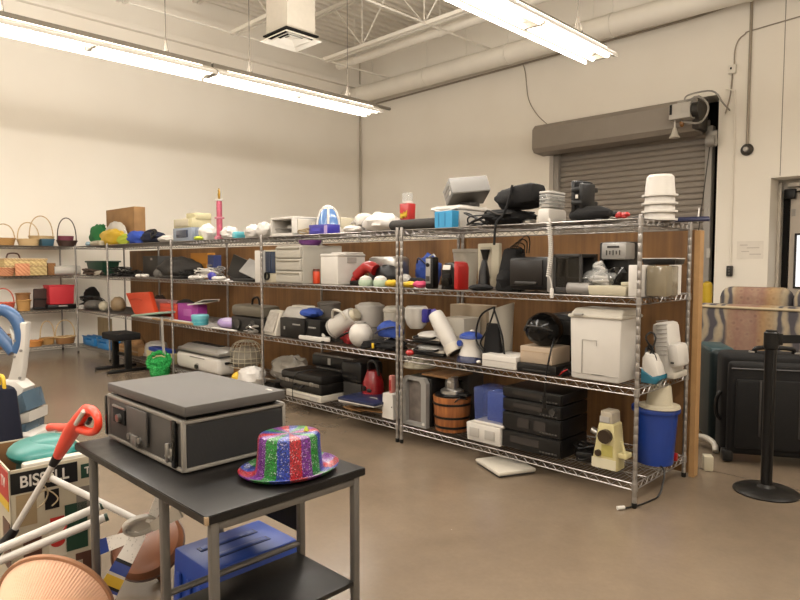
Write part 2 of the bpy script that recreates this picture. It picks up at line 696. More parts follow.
# open-web roof joists running along X
def joist(y, x0, x1, zt, zb, xb0, label):
    t = thing('roof_joist', label, 'roof joist', (0, y, 0), 0, 'open-web joists under the roof deck')
    t['kind'] = 'structure'
    m = MB()
    for s in (-.045, .045):
        m.box((x0+x1)/2, s, zt-.03, x1-x0, .05, .06)
    m.build('top_chord', WSTEEL, t, False)
    m = MB()
    for s in (-.045, .045):
        m.box((xb0+x1)/2, s, zb+.03, x1-xb0, .05, .06)
    m.build('bottom_chord', WSTEEL, t, False)
    m = MB()
    x = xb0+.3
    up = True
    P = []
    while x < x1:
        P.append((x, 0, (zt-.05) if up else (zb+.05)))
        up = not up
        x += .75
    m.tube(P, .016, 6)
    x = xb0+.3
    while x < x1:
        m.tube([(x+.75, 0, zb+.05), (x+.75, 0, zt-.05)], .012, 6)
        x += 1.5
    m.build('web', WSTEEL, t)
for i, y in enumerate((4.38, 2.41, .53, -1.35, -3.3, -5.2)):
    joist(y, XL+.02, XR-.02, ZC, 5.2, -8.15, ['open-web roof joist nearest the roller door wall', 'open-web roof joist second from the roller door wall', 'open-web roof joist above the left light', 'open-web roof joist at the top edge above the left light', 'open-web joist beyond the frame', 'rear open-web joist beyond the frame'][i])
m = MB(); m.tube([(-8.1, -6, 5.22), (-8.1, YB-.1, 5.22)], .016, 6); m.tube([(-5.5, -6, 5.22), (-5.5, YB-.1, 5.22)], .016, 6)
tag(m.build('joist_bridging', WSTEEL), 'thin steel bridging rods tying the roof joists together', 'brace')['kind'] = 'structure'
# beam along the back wall under the deck
slab('trim_4', XL, XR, YB-.12, YB, ZC-.12, ZC-.02, WALL)

# ------------------------------------------------------------------ pipes, ducts
def pipe(name, label, cat, y, z, x0, x1, r, m, hang=None):
    t = thing(name, label, cat, ((x0+x1)/2, y, z))
    b = MB(); L = x1-x0
    b.tube([(-L/2, 0, 0), (L/2, 0, 0)], r, 20)
    b.build('pipe_run', m, t)
    if hang:
        n = 0
        x = -L/2+.5
        while x < L/2:
            h = MB(); h.tube([(x, 0, r), (x, 0, ZC-z)], .008, 6); hr = h.build('hanger_rod', WSTEEL, t)
            c = MB(); c.lathe([(r+.012, -.02), (r+.012, .02), (r+.001, .02), (r+.001, -.02), (r+.012, -.02)], 20, (x, 0, 0), (0, 90, 0)); c.build('clamp', WSTEEL, t)
            x += hang
    return t
pipe('round_duct', 'large white round duct running beneath the roof along the roller door wall', 'duct', 5.88, 4.98, -9.3, 5.0, .17, WSTEEL, 1.9)
pipe('sprinkler_pipe', 'white pipe running between the round duct and the wall', 'pipe', 6.22, 5.14, -9.3, 5.0, .075, WSTEEL, 2.6)
pipe('roof_pipe', 'white capped pipe running above the round duct', 'pipe', 5.0, 5.33, -8.5, 5.0, .075, WSTEEL, 2.2)
CND = mat('grey_conduit', '#9c9182', .5, .1, shell=True)
m = MB(); m.tube([(-9.2, YB-.025, 4.9), (-2.2, YB-.025, 4.97)]+[tuple(p) for p in smooth_path([(-2.0, YB-.025, 4.98), (-1.55, YB-.025, 5.03), (-1.36, YB-.025, 5.2), (-1.33, YB-.025, 5.6), (-1.33, YB-.025, 6.1)])], .018, 8)
tag(m.build('wall_conduit', CND), 'long thin grey conduit crossing the wall above the roller door', 'conduit')
t = thing('alarm_bell', 'round dark bell on the end of the vertical conduit beside the roller door', 'bell', (-1.325, YB, 2.96))
m = MB(); m.lathe([(0, 0), (.075, 0), (.085, .02), (.07, .055), (.05, .07), (0, .07)], 24, (0, 0, 0), (90, 0, 0)); m.build('bell_body', mat('bell_grey', '#4a453f', .4, .3), t)
m = MB(); m.lathe([(0, 0), (.035, 0), (.03, .03), (0, .035)], 20, (0, -.07, 0), (90, 0, 0)); m.build('bell_face', WH, t)
m = MB(); m.tube([(0, -.02, .07), (0, -.02, 3.1)], .02, 8); m.build('conduit', CND, t)
t = thing('wall_sensor', 'small square sensor box high beside the roller door', 'sensor', (-1.545, YB, 4.11))
m = MB(); m.box(0, -.03, 0, .10, .06, .12, .008); m.build('box', WSTEEL, t)
m = MB(); m.box(-.01, -.062, .01, .025, .006, .03, .003); m.build('lens', DARK, t)
m = MB(); m.tube(smooth_path([(.02, -.02, .06), (.03, -.02, .3), (.14, -.02, .45), (.5, -.02, .5), (3.2, -.02, .65)]), .009, 6); m.build('cable', CND, t)
m = MB(); m.tube(smooth_path([(0, -.02, -.06), (-.02, -.02, -.35), (-.08, -.02, -.6)]), .01, 6); m.build('cable', CND, t)
t = thing('door_control', 'grey push-button control box on the wall beside the roller door', 'control box', (-1.50, YB, 1.256))
m = MB(); m.box(0, -.03, 0, .075, .06, .15, .008); m.build('box', DGRY, t)
for k in (-.04, 0, .04):
    m = MB(); m.cyl(0, -.06, k, .013, .008, 12, (90, 0, 0)); m.build('button', BTN, t)
m = MB(); m.tube(smooth_path([(0, -.02, .07), (0, -.02, 1.0), (0, -.02, 2.4), (-.03, -.02, 2.55), (-.12, -.02, 2.6)]), .012, 8); m.build('conduit', WALL, t)
t = thing('wall_notice', 'pale paper notice taped to the wall beside the entrance recess', 'notice', (-1.25, YB-.004, 1.555))
m = MB(); m.box(0, 0, 0, .34, .004, .25); m.build('sheet', mat('notice_paper', '#e4ddd2', .8, shell=True), t, False)
m = MB()
for (a, b, w) in ((-.08, .07, .1), (.04, .03, .16), (-.06, -.02, .1), (.07, -.06, .15)):
    m.box(a, -.0035, b, w, .002, .012)
m.build('print', mat('faded_print', '#c4bbb0', .8, shell=True), t, False)
m = MB(); m.tube(smooth_path([(-5.05, YB-.02, 4.93), (-5.0, YB-.02, 4.75), (-4.93, YB-.02, 4.3), (-4.75, YB-.02, 4.0), (-4.52, YB-.06, 3.79)]), .008, 6)
tag(m.build('loose_cable', CND), 'thin loose cable hanging from the conduit to the roller door hood', 'cable')

# ------------------------------------------------------------------ roller door
t = thing('door_1', 'grey steel roller shutter door with coil hood', 'roller door', ((RX0+RX1)/2, YB, 0)); t['kind'] = 'structure'
W = RX1-RX0
m = MB()
z = 0.0
P = []
while z < 3.5:
    P += [(.235, z), (.215, z+.012), (.21, z+.045), (.215, z+.07), (.24, z+.08), (.24, z+.088)]
    z += .09
for a, b in zip(P, P[1:]):
    vs = [m.bm.verts.new(p) for p in ((-W/2+.06, a[0], a[1]), (W/2-.2, a[0], a[1]), (W/2-.2, b[0], b[1]), (-W/2+.06, b[0], b[1]))]
    m.bm.faces.new(vs)
m.box(-.07, .26, 1.75, W-.26, .02, 3.5)
m.build('curtain', GREYD, t)
for x in (-W/2+.05, W/2-.17):
    m = MB(); m.box(x, .2, 1.7, .10, .14, 3.4, .01); m.build('guide_rail', GREYM, t)
m = MB(); m.box(0, .42, RZ/2, W-.01, .03, RZ-.01); m.build('recess_shade', DARK, t, False)  # near-black sheet paints the shade deep in the opening
m = MB()   # hood: rounded sheet-metal cover over the coil, bracketed on the wall
hp = [(-.01, 3.79), (-.28, 3.74), (-.36, 3.66), (-.36, 3.34), (-.30, 3.27), (-.01, 3.25)]
m.prism([(a, b) for a, b in hp], 2.70, 'yz', (-.17, 0, 0), .01)
m.build('coil_hood', GREYD, t)
m = MB(); m.box(1.2, -.19, 3.52, .10, .36, .46, .02); m.build('end_bracket', mat('bracket_steel', '#58524b', .5, .4), t)
m = MB(); m.cyl(1.28, -.12, 3.12, .08, .12, 20, (0, 90, 0)); m.box(1.36, -.12, 3.16, .12, .02, .22, .01); m.build('chain_wheel', GREYM, t)
m = MB(); m.tube([(1.30, -.05, 3.1), (1.18, -.05, 1.9), (1.08, -.05, 1.0)], .007, 6); m.build('pull_chain', mat('chain_dark', '#4a453f', .5, .5), t)
t2 = thing('door_operator', 'grey motor unit with hanging lamp mounted before the roller door hood', 'motor', (-2.02, YB-.50, 3.52))
m = MB(); m.box(-.03, 0, 0, .30, .20, .22, .012); m.build('housing', mat('motor_silver', '#b5b0a8', .4, .2, shell=True), t2)
m = MB(); m.box(.05, -.102, .03, .11, .004, .12, .001); m.build('label_plate', WH, t2)
m = MB(); m.box(-.15, -.103, .03, .035, .006, .14, .002); m.build('latch_plate', BLK, t2); 
m = MB(); m.cyl(.13, -.02, 0, .10, .09, 24, (0, 90, 0)); m.build('motor_end', DGRY, t2)
m = MB(); m.box(.02, .06, .14, .26, .08, .07, .008); m.build('mounting_bracket', GREYM, t2)
m = MB(); m.tube(smooth_path([(.05, -.05, .12), (.2, -.06, .16), (.33, -.06, .05), (.33, -.06, -.1), (.22, -.05, -.2), (-.02, -.04, -.14)]), .014, 8); m.tube(smooth_path([(0, .02, .12), (.02, .05, .23), (.3, .2, .27), (.42, .3, .1), (.46, .46, .02)]), .012, 8); m.build('flexible_conduit', LGRY, t2)
m = MB(); m.cyl(-.12, -.02, -.21, .012, .1, 10); m.lathe([(.02, .12), (.028, .1), (.05, .02), (.075, -.02), (.07, -.03), (.045, .02), (.015, .1)], 20, (-.12, -.02, -.33)); m.build('hanging_lamp', mat('lamp_guard', '#c9c3b9', .3, .2, shell=True), t2)
m = MB(); m.ball((-.02, -.02, -.17), (.035, .035, .05), 14, 8); m.build('orange_cover', mat('amber_lens', '#9c6a30', .3), t2)
# exit recess and steel door
t = thing('door_2', 'grey steel entrance door with narrow window in a deep recess', 'door', (-.33, YB+.42, 0)); t['kind'] = 'structure'
DM = mat('door_beige', '#b9afa2', .5, shell=True)
FRM = mat('frame_light', '#c9c1b4', .5, shell=True)
m = MB(); m.box(.08, .05, 1.2, 1.24, .05, 2.4); m.build('leaf', DM, t, False)
m = MB(); m.box(-.665, 0, 1.25, .04, .10, 2.5); m.box(.66, 0, 1.25, .05, .10, 2.5); m.box(.02, 0, 2.47, 1.18, .10, .06); m.build('frame', FRM, t, False)
m = MB(); m.box(-.595, .06, 1.2, .08, .03, 2.4); m.build('door_gap_shade', DARK, t, False)  # near-black strip paints the shade in the gap beside the leaf
m = MB(); m.box(-.315, .02, 1.40, .26, .02, .72); m.build('window', mat('window_daylight', '#e8ecf2', .3, emit=1.0), t, False)
m = MB()
for (a, c, w, h) in ((-.46, 1.40, .025, .77), (-.17, 1.40, .025, .77), (-.315, 1.775, .315, .025), (-.315, 1.025, .315, .025)):
    m.box(a, .012, c, w, .03, h)
m.build('window_frame', mat('frame_dark', '#3a342e'), t, False)
m = MB(); m.box(-.54, -.02, 2.34, .14, .08, .14, .01); m.tube([(-.50, -.02, 2.36), (-.1, -.05, 2.40), (.2, -.01, 2.40)], .012, 6); m.build('door_closer', BLK, t)
for z_ in (2.08, .4):
    m = MB(); m.box(-.5, .03, z_, .05, .03, .1); m.build('hinge', LGRY, t)
slab('wall_recess', DX0, DX1, YB+.5, YB+.56, 0, DZ, WALL)
# yellow post in front of the roller door
m = MB(); m.cyl(0, 0, 0, .062, 1.06, 24); m.lathe([(.062, 0), (.055, .035), (.03, .055), (0, .06)], 24, (0, 0, 1.06))
o = m.build('bollard', mat('yellow_paint', '#e3bd22', .5)); o.location = (-1.59, 5.8, 0)
tag(o, 'yellow steel bollard in front of the roller door', 'bollard')
# white notice on the roller door edge
m = MB(); m.box(0, 0, 0, .05, .02, .14, .004); o = m.build('door_sign', PAPER); o.location = (-1.84, YB+.10, 1.52)
tag(o, 'small white card fixed to the right edge of the roller door', 'sign')

# ------------------------------------------------------------------ air diffuser on its duct drop
t = thing('air_diffuser', 'square louvred air diffuser hanging below a white duct', 'air vent', (-6.03, 2.05, 4.5))
m = MB()
for (a, z) in ((.31, 0), (.20, .02), (.11, .035)):
    b = a-.055
    m.lathe([(a*1.414, z), (a*1.414, z+.01), (b*1.414, z+.05), (b*1.414, z+.04), (a*1.414, z)], 4, (0, 0, 0), (0, 0, 45))
m.build('louvres', WSTEEL, t, False)
m = MB(); m.box(0, 0, .055, .10, .10, .01); m.build('centre_plate', WSTEEL, t, False)
m = MB(); m.box(0, 0, .075, .56, .56, .02); m.build('throat', DARK, t, False)  # near-black plate paints the shade behind the louvres
m = MB(); m.box(0, 0, .378, .5, .48, .585); m.build('duct_drop', mat('duct_cream', '#c3bbad', .5, shell=True), t, False)
t = thing('supply_duct', 'white rectangular supply duct under the roof feeding the diffuser', 'duct', (-5.75, 2.0, 5.1))
m = MB(); m.box(0, 0, .3, 1.5, .5, .45, .01); m.build('trunk', WSTEEL, t, False)
m = MB()
for x in (.2,):
    m.box(x, 0, .3, .03, .53, .48)
m.build('joint_flange', WSTEEL, t, False)

# ------------------------------------------------------------------ fluorescent strip lights
TUBE = mat('lit_tube', '#fff4e2', .4, 0, 0, emit=9.0)
SLOT = mat('lit_slot', '#fff4e2', .4, 0, 0, emit=2.2)
REFL = mat('reflector_white', '#e2dbcf', .4, 0, .02)
HOUS = mat('fixture_grey', '#8d8578', .45, .2)
LZ = 3.365
def fixture(x, y0, L, label):
    t = thing('strip_light', label, 'ceiling light', (x, y0+L/2, LZ), 0, 'hanging fluorescent strip lights')
    m = MB(); m.box(0, 0, .085, .10, L-.01, .06, .005); m.build('housing', HOUS, t, False)
    m = MB()
    for s in (-1, 1):
        pts = [(s*.05, .055), (s*.145, .010), (s*.162, -.030), (s*.168, -.030), (s*.153, .017), (s*.05, .068)]
        m.prism(pts, L-.01, 'xz')
    m.build('reflector', REFL, t, False)
    m = MB()
    for s in (-1, 1):
        m.box(s*.105, 0, .046, .05, L-.3, .006, 0, (0, s*22, 0))
    m.build('slot_glow', SLOT, t, False)  # thin glowing strips imitate tube light coming through slots in the reflector
    for s in (-1, 1):
        for h in (-1, 1):
            m = MB(); m.tube([(s*.075, h*L/4-L/4+.04, -.002), (s*.075, h*L/4+L/4-.04, -.005)], .019, 12); m.build('tube', TUBE, t)
    for h in (-1, 0, 1):
        m = MB(); m.box(0, h*(L/2-.02), .01, .20, .03, .05, .004); m.build('lamp_holder', WH, t, False)
    m = MB()
    for h in (-1, 1):
        m.tube([(0, h*L*.3, .11), (0, h*L*.3, 1.9)], .004, 5)
        m.tube([(-.05, h*L*.3, .11), (0, h*L*.3, .28), (.05, h*L*.3, .11)], .004, 5)
    m.build('hanger_wire', mat('hanger_wire', '#6f665a', .5, .3), t)
    for nm_, e_, wd, dx, dz, ry in (('strip_lamp', DOWN, .30, 0, -.045, 0), ('added_side_fill', SIDE, .14, .12, -.05, 58), ('added_side_fill', SIDE, .14, -.12, -.05, -58), ('added_up_fill', UPW, .2, 0, .13, 180)):  # side and upward fills are added to each batten to brighten walls and ceiling
        la = bpy.data.lights.new(nm_, 'AREA')
        la.shape = 'RECTANGLE'; la.size = wd; la.size_y = L-.06
        la.energy = e_*L; la.color = (1.0, .945, .875)
        lo = bpy.data.objects.new(nm_, la); COL.objects.link(lo)
        lo.location = (x+dx, y0+L/2, LZ+dz); lo.rotation_euler = (0, R(-ry), 0)
    return t
DOWN, SIDE, UPW = 6.0, 19.0, 26.0
segs = [(2.46-2.4*(i+1), 2.39) for i in range(4)]
nm = ['end segment of', 'second segment of', 'third segment of', 'last segment of']
for r, (x, row) in enumerate(((-4.72, 'the left strip light row'), (-1.50, 'the middle strip light row'), (1.75, 'the right strip light row beyond the frame'))):
    first = None
    for i, (y0, L) in enumerate(segs):
        f_ = fixture(x, y0, L, 'white fluorescent batten, %s %s' % (nm[i], row))
        first = f_ if i == 0 else first
    m = MB(); m.box(0, 1.335, .095, .04, .28, .035, .006); m.build('end_bracket', HOUS, first)
# ------------------------------------------------------------------ wire shelving
DEP = .7274
RAILS = (1.6013, 1.1640, .6545, .1185)
def wire_shelf(w, d, name, parent, z, sides=True):
    m = MB()
    r = .0035
    def wire(a, b, rr=r):
        m.tube([a, b], rr, 4, caps=False)
    # double edge rails + zigzag truss
    for (y) in (0, d):
        wire((0, y, .018), (w, y, .018), .004); wire((0, y, -.018), (w, y, -.018), .004)
        n = int(w/.035)
        m.tube([(w*i/n, y, .017 if i % 2 else -.017) for i in range(n+1)], .0026, 4, caps=False)
    for (x) in (0, w):
        wire((x, 0, .018), (x, d, .018), .004); wire((x, 0, -.018), (x, d, -.018), .004)
        n = int(d/.035)
        m.tube([(x, d*i/n, .017 if i % 2 else -.017) for i in range(n+1)], .0026, 4, caps=False)
    n = int(w/.026)
    for i in range(1, n):
        wire((w*i/n, 0, .018), (w*i/n, d, .018), .0013)
    for k in range(1, 4):
        wire((0, d*k/4, .012), (w, d*k/4, .012), .0035)
        m.tube([(w*i/int(w/.05), d*k/4, .010 if i % 2 else -.012) for i in range(int(w/.05)+1)], .002, 4, caps=False)
    return m
_ws = {}
def add_shelf(t, w, d, z, x=0, y=0):
    key = (round(w, 3), round(d, 3))
    if key not in _ws:
        o = wire_shelf(w, d, '', t, z).build('wire_shelf', CHROME, t)
        _ws[key] = o.data
    else:
        o = bpy.data.objects.new('wire_shelf', _ws[key]); COL.objects.link(o); o.parent = t
    o.location = (x, y, z)
    return o
_post = []
def add_post(t, x, y):
    if not _post:
        m = MB()
        pr = [(0, .03), (.0127, .03)]
        z = .06
        while z < 1.63:
            pr += [(.0127, z), (.0118, z+.002), (.0118, z+.004), (.0127, z+.006)]
            z += .0508
        pr += [(.0127, 1.635), (.010, 1.642), (0, 1.643)]
        m.lathe(pr, 12)
        o = m.build('post', POSTM, t)
        m = MB(); m.lathe([(0, 0), (.012, 0), (.015, .006), (.015, .03), (0, .03)], 12)
        f = m.build('foot', RUB, o)
        m = MB()
        for z in RAILS:
            m.lathe([(.013, -.022), (.0175, -.02), (.0155, .02), (.013, .022)], 12, (0, 0, z))
        c = m.build('shelf_collar', POSTM, o)
        _post.extend((o.data, f.data, c.data))
    else:
        o = bpy.data.objects.new('post', _post[0]); COL.objects.link(o); o.parent = t
        f = bpy.data.objects.new('foot', _post[1]); COL.objects.link(f); f.parent = o
        c = bpy.data.objects.new('shelf_collar', _post[2]); COL.objects.link(c); c.parent = o
    o.location = (x, y, 0)
    return o
def unit(x0, x1, label, posts):
    t = thing('wire_shelving_unit', label, 'shelving', (x0, 0, 0), 0, 'chrome wire shelving units')
    w = x1-x0
    for z in RAILS:
        add_shelf(t, w, DEP, z)
    for (px) in posts:
        add_post(t, px-x0, 0); add_post(t, px-x0, DEP)
    return t
XA0, XA1 = -1.83, 0.0
XB0, XB1 = -3.7112, -1.875
XC0, XD0, XE0 = -5.5939, -7.5083, -8.7456
unit(XA0, XA1, 'four-tier chrome wire shelving unit at the right end of the row', (XA0, XA1))
unit(XB0, XB1, 'chrome wire shelving unit second from the right end of the row', (XB0, XB1))
unit(XC0, XB0, 'chrome wire shelving unit in the middle of the row, holding the white roaster', (XC0,))
unit(XD0, XC0, 'chrome wire shelving unit behind the black keyboard stand', (XD0,))
unit(XE0, XD0, 'short corner section of chrome shelving holding two blue baskets', (XE0,))
# the unit that stands against the left wall (turned a quarter)
t = thing('wire_shelving_unit', 'chrome wire shelving unit against the left wall holding wicker baskets', 'shelving', (XE0-.03, -.02, 0), -90, 'chrome wire shelving units')
for z in RAILS:
    add_shelf(t, 1.83, .60, z, 0, -.60)
for px in (0, 1.83):
    add_post(t, px, 0) if px else None
    add_post(t, px, -.60)
# brown boards fixed to the back of the row
def backing(x0, x1, z1, label, y=.775, m=BOARD):
    b = MB(); b.box((x0+x1)/2, y, z1/2+.01, x1-x0, .018, z1-.02)
    tag(b.build('backing_board', m, None, False), label, 'board', 'brown boards behind the shelves')
backing(-1.90, 0.02, 1.585, 'brown hardboard sheet behind the right end shelves')
backing(-3.76, -1.905, 1.575, 'brown hardboard sheet behind the shelves holding the beige drawers', m=BOARD)
backing(-5.66, -3.765, 1.57, 'brown hardboard sheet behind the roaster shelves')
backing(-7.55, -5.665, 1.57, 'brown hardboard sheet behind the cable shelves', m=BOARD)
backing(-8.62, -7.555, 1.56, 'brown hardboard sheet at the left end behind the orange bag')
b = MB(); b.box(.035, .79, .79, .035, .07, 1.58, .002)
tag(b.build('timber_batten', PLY, None, False), 'upright timber batten on the end of the backing boards', 'batten')
# =================================================================== right-hand unit, top shelf
def one(mb, name, m, label, cat, loc, rz=0, group=None, smooth=True):
    o = mb.build(name, m, None, smooth)
    o.location = loc
    o.rotation_euler = (0, 0, R(rz))
    return tag(o, label, cat, group)
def dot(m, x, y, z, r, h=.004, rot=(90, 0, 0)):
    m.cyl(x, y, z, r, h, 14, rot)

# rolled dark mat
x0, x1 = xat(388, .05, L1), xat(436, .05, L1)
m = MB(); r = .042
m.lathe([(0, 0), (r*.8, 0), (r, .015), (r, x1-x0-.015), (r*.8, x1-x0), (0, x1-x0)], 18, (0, 0, r), (0, 90, 0), (1, 1.2))
m.lathe([(r*.5, -.002), (r*.6, -.002), (r*.6, .001), (r*.5, .001)], 14, (0, 0, r), (0, 90, 0))
one(m, 'rolled_mat', DGF, 'dark grey rolled mat lying along the top shelf edge below the red popper', 'mat', (x0, .10, L1))
# red popper
t, w, h = place('popcorn_popper', 'red popcorn popper with a clear cup on top', 'popcorn maker', 397, 418, 203, L1, .24, .14, total=True)
m = MB(); m.fr(0, 0, 0, (w*.9, .08), (w, .09), h, .008); m.build('body', RED, t)
m = MB(); P = []
for i in range(25):
    P.append((-w*.36+w*.72*i/24, -.0475, h*.55+.025*math.sin(i*1.9)+.02*(i/24)))
m.tube(P, .004, 5); m.build('script_lettering', YEL, t)
m = MB(); m.lathe([(.03, h), (.042, h+.02), (.045, h+.075), (.04, h+.085), (0, h+.085), ], 18); m.build('clear_cup', CLEAR, t)
m = MB(); m.cyl(0, 0, h, .045, .018, 18); m.build('cup_base', WH, t)
m = MB(); m.tube(smooth_path([(-w*.5, 0, .03), (-w*.9, -.06, .10), (-w*1.1, -.10, .12), (-w*1.2, -.13, .05), (-w*.8, -.12, .10)]), .006, 6); m.build('cord', BLK, t)
# white bin with handled lid
t, w, h = place('lidded_bin', 'white tapered plastic bin with handled lid under the tilted grey case', 'bin', 432, 490, 205.5, L1, .17, .36, total=True)
m = MB(); m.fr(0, 0, 0, (w*.82, .30), (w*.95, .36), h*.80, .012); m.build('body', WH, t)
m = MB(); m.box(0, 0, h*.87, w*1.04, .39, h*.14, .01); m.box(0, 0, h*.96, w*.9, .32, h*.08, .01); m.build('lid', WH, t)
m = MB(); m.tube(smooth_path([(-w*.46, -.196, h*.86), (0, -.215, h*.74), (w*.46, -.196, h*.86)]), .006, 6); m.build('handle', WH, t)
binx, binz, binw = t.location.x, L1+h, w
# blue carton
t, w, h = place('carton', 'bright blue carton in front of the white lidded bin', 'box', 434, 453, 211, L1, .035, .07, -4)
m = MB(); m.fr(0, 0, 0, (w*.96, .07), (w, .07), h, .003); m.build('body', CYAN, t, False)
for k in (-.25, .1):
    m = MB(); m.box(w*k, -.036, h*.5, .006, .002, h*.8); m.build('crease', mat('cyan_dark', '#2478a6', .6), t, False)
# tilted grey case on top of the bin
t = thing('computer_case', 'light grey computer case lying tilted on the white lidded bin', 'computer', (binx+.04, .36, binz+.002), 0)
M = Matrix.Translation((0, 0, .118)) @ rotm(0, 0, 58) @ rotm(0, -6, 0) @ rotm(-26, 0, 0)
def case_piece(mb, x, y, z, sx, sy, sz, bev=.003):
    a, b, c = sx/2, sy/2, sz/2
    P = [(x+i*a, y+j*b, z+k*c) for (i, j, k) in ((-1, -1, -1), (1, -1, -1), (1, 1, -1), (-1, 1, -1), (-1, -1, 1), (1, -1, 1), (1, 1, 1), (-1, 1, 1))]
    mb.hexa(P, bev, 2, M)
w, d, hh = .30, .19, .125
m = MB(); case_piece(m, 0, 0, 0, w, d, hh, .005); m.build('body', mat('case_grey_light', '#8f8c88', .45), t)
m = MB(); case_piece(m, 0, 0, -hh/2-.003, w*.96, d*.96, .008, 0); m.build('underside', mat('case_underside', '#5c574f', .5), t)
for zz_ in (.025, -.01):
    m = MB(); case_piece(m, -w/2-.002, 0, zz_, .006, d*.7, .02, 0); m.build('drive_slot', GRYP, t)
m = MB(); case_piece(m, -w/2-.002, -.05, -.04, .006, .03, .02, 0); m.build('power_switch', WH, t)
m = MB(); m.box(0, .03, .015, .12, .12, .03, .008); m.build('rubber_pad', DGRY, t)
# black bags
t, w, h = place('camera_bag', 'long black padded bag on top of the black bag heap', 'bag', 491, 537, 199, L1+.11, .12, .14)
m = MB(); m.ball((0, 0, .07), (w*.5, .11, .085), 28, 16, -.07, .14, 2.2, 3); m.box(w*.22, -.02, .09, w*.52, .18, .13, .035, (0, -4, 0)); m.build('bag_body', BLKF, t)
m = MB(); m.tube(smooth_path([(w*.05, -.11, .15), (w*.02, -.135, .05), (-w*.05, -.155, -.04), (-w*.12, -.20, -.10), (-w*.13, -.215, -.24)]), .008, 6); m.build('hanging_strap', BLKF, t)
t, w, h = place('soft_bag', 'black slumped cloth bag beneath the long padded bag', 'bag', 478, 540, 213, L1, .09, .24, total=True)
m = MB(); m.ball((0, 0, .058), (w*.52, .18, .062), 28, 16, -.058, .25, 2.5, 8); m.build('bag_body', BLKF, t)
m = MB(); m.tube(smooth_path([(-w*.3, -.14, .08), (-w*.1, -.19, .10), (w*.15, -.19, .07), (w*.35, -.14, .08)]), .007, 6); m.build('handle', DGF, t)
t, w, h = place('cable_heap', 'tangle of black cords beside the blue carton on the top shelf', 'cable', 457, 482, 212, L1, .05, .16)
m = MB(); m.tube(coil_pts(w*1.1, .2, h, 16, 5, .006), .006, 6); m.build('cord', BLK, t)
# food steamer
t, w, h = place('food_steamer', 'white steamer base with a stack of clear trays', 'food steamer', 535.5, 568, 190.5, L1, .06, .24, total=True)
hb = h*.47
m = MB(); m.fr(0, 0, 0, (w*1.0, .22), (w*.96, .22), hb, .02); m.build('base', WH, t)
m = MB(); m.fr(0, 0, hb, (w*.92, .20), (w*.88, .20), h-hb-.012, .02); m.build('clear_trays', CLEAR, t)
m = MB()
for k in range(4):
    z = hb+.012+k*(h-hb)/4.6
    m.box(0, 0, z, w*.86, .18, .004)
m.box(0, 0, h-.008, w*.86, .19, .014, .004)
m.build('tray_rims', mat('frosted_plastic', '#cfcac2', .35, 0, .03), t)
# orthopaedic boot
t, w, h = place('walking_boot', 'tall black padded walking boot with straps', 'boot', 571, 597, 178, L1, .10, .18, total=True)
t.rotation_euler.z = R(-8)
m = MB()
m.fr(-.01, 0, .06, (w*.85, .13), (w*.95, .15), h-.07, .03)
m.ball((.06, -.02, .045), (.15, .075, .055), 20, 12, -.045, .08, 3, 2)
m.build('padded_shell', BLKF, t)
m = MB()
for k, z in enumerate((.12, .20, .28)):
    if z < h-.03:
        m.box(.0, 0, z, w*1.05, .165, .03, .008, (0, 6-6*k, 0))
m.fr(-w*.38, 0, .05, (.03, .15), (.03, .16), h-.06, .01)
m.fr(w*.42, -.02, .08, (.03, .12), (.03, .13), h-.11, .01)
m.build('strap', BLK, t)
m = MB(); m.box(.01, -.09, h*.58, .018, .008, .025, .003); m.build('buckle', PAPER, t)
m = MB(); m.box(.04, -.01, .008, .27, .13, .016, .007); m.build('sole', BLK, t)
m = MB(); m.ball((0, 0, .03), (.10, .07, .035), 18, 10, -.03, .2, 3, 4)
one(m, 'black_pouch', BLKF, 'small black pouch lying beside the walking boot', 'pouch', (xat(607, .2, L1), .24, L1))
m = MB()
rnd = random.Random(3)
for k in range(7):
    m.ball((rnd.uniform(-.035, .035), rnd.uniform(-.02, .02), .018+rnd.uniform(0, .015)), (.018, .018, .015), 10, 6, None, .2, 4, k)
one(m, 'ribbon_bow', RED, 'small red ribbon bow on the top shelf edge', 'bow', (xat(622, .06, L1), .07, L1))
m = MB(); m.sheet(.05, .03, 8, 3, lambda x, y: .01+.006*math.sin(x*90), .002)
one(m, 'paper_strip', PAPER, 'crumpled white paper strip beside the red bow', 'paper', (xat(611, .05, L1), .05, L1-.003), -15)
m = MB(); m.ball((0, 0, .022), (.06, .05, .024), 16, 8, -.022, .15, 3, 9)
one(m, 'cloth_lump', BLKF, 'small black cloth lump behind the red bow', 'cloth', (xat(638, .42, L1), .45, L1))
# four nested white bins, upside down
bx, by = xat(656.5, .30, L1), .34
H = zat(175, bx, by)-L1
step = .047
bh = H-3*step
lab = ['white waste bin at the bottom of the inverted nested stack', 'white waste bin second from the bottom of the inverted stack', 'white waste bin third from the bottom of the inverted stack', 'white waste bin on top of the inverted nested stack']
rb, rt = .086, .072
proto = None
for k in range(4):
    z = L1+k*step
    if proto is None:
        proto = thing('waste_bin', lab[0], 'bin', (bx, by, z), 20, 'inverted white waste bins')
        m = MB()
        m.lathe([(rb-.004, 0), (rb, .004), (rt+.004, bh-.012), (rt-.008, bh), (0, bh), (0, bh-.003), (rt-.01, bh-.003), (rb-.006, .003), (rb-.004, 0)], 32, sq=(1, .88))
        m.build('body', WH, proto)
        m = MB()
        m.lathe([(rb, 0), (rb+.014, .001), (rb+.014, .012), (rb-.002, .014), (rb, 0)], 32, sq=(1, .88))
        m.build('rim', WH, proto)
    else:
        dup(proto, (bx, by, z), 20, lab[k])
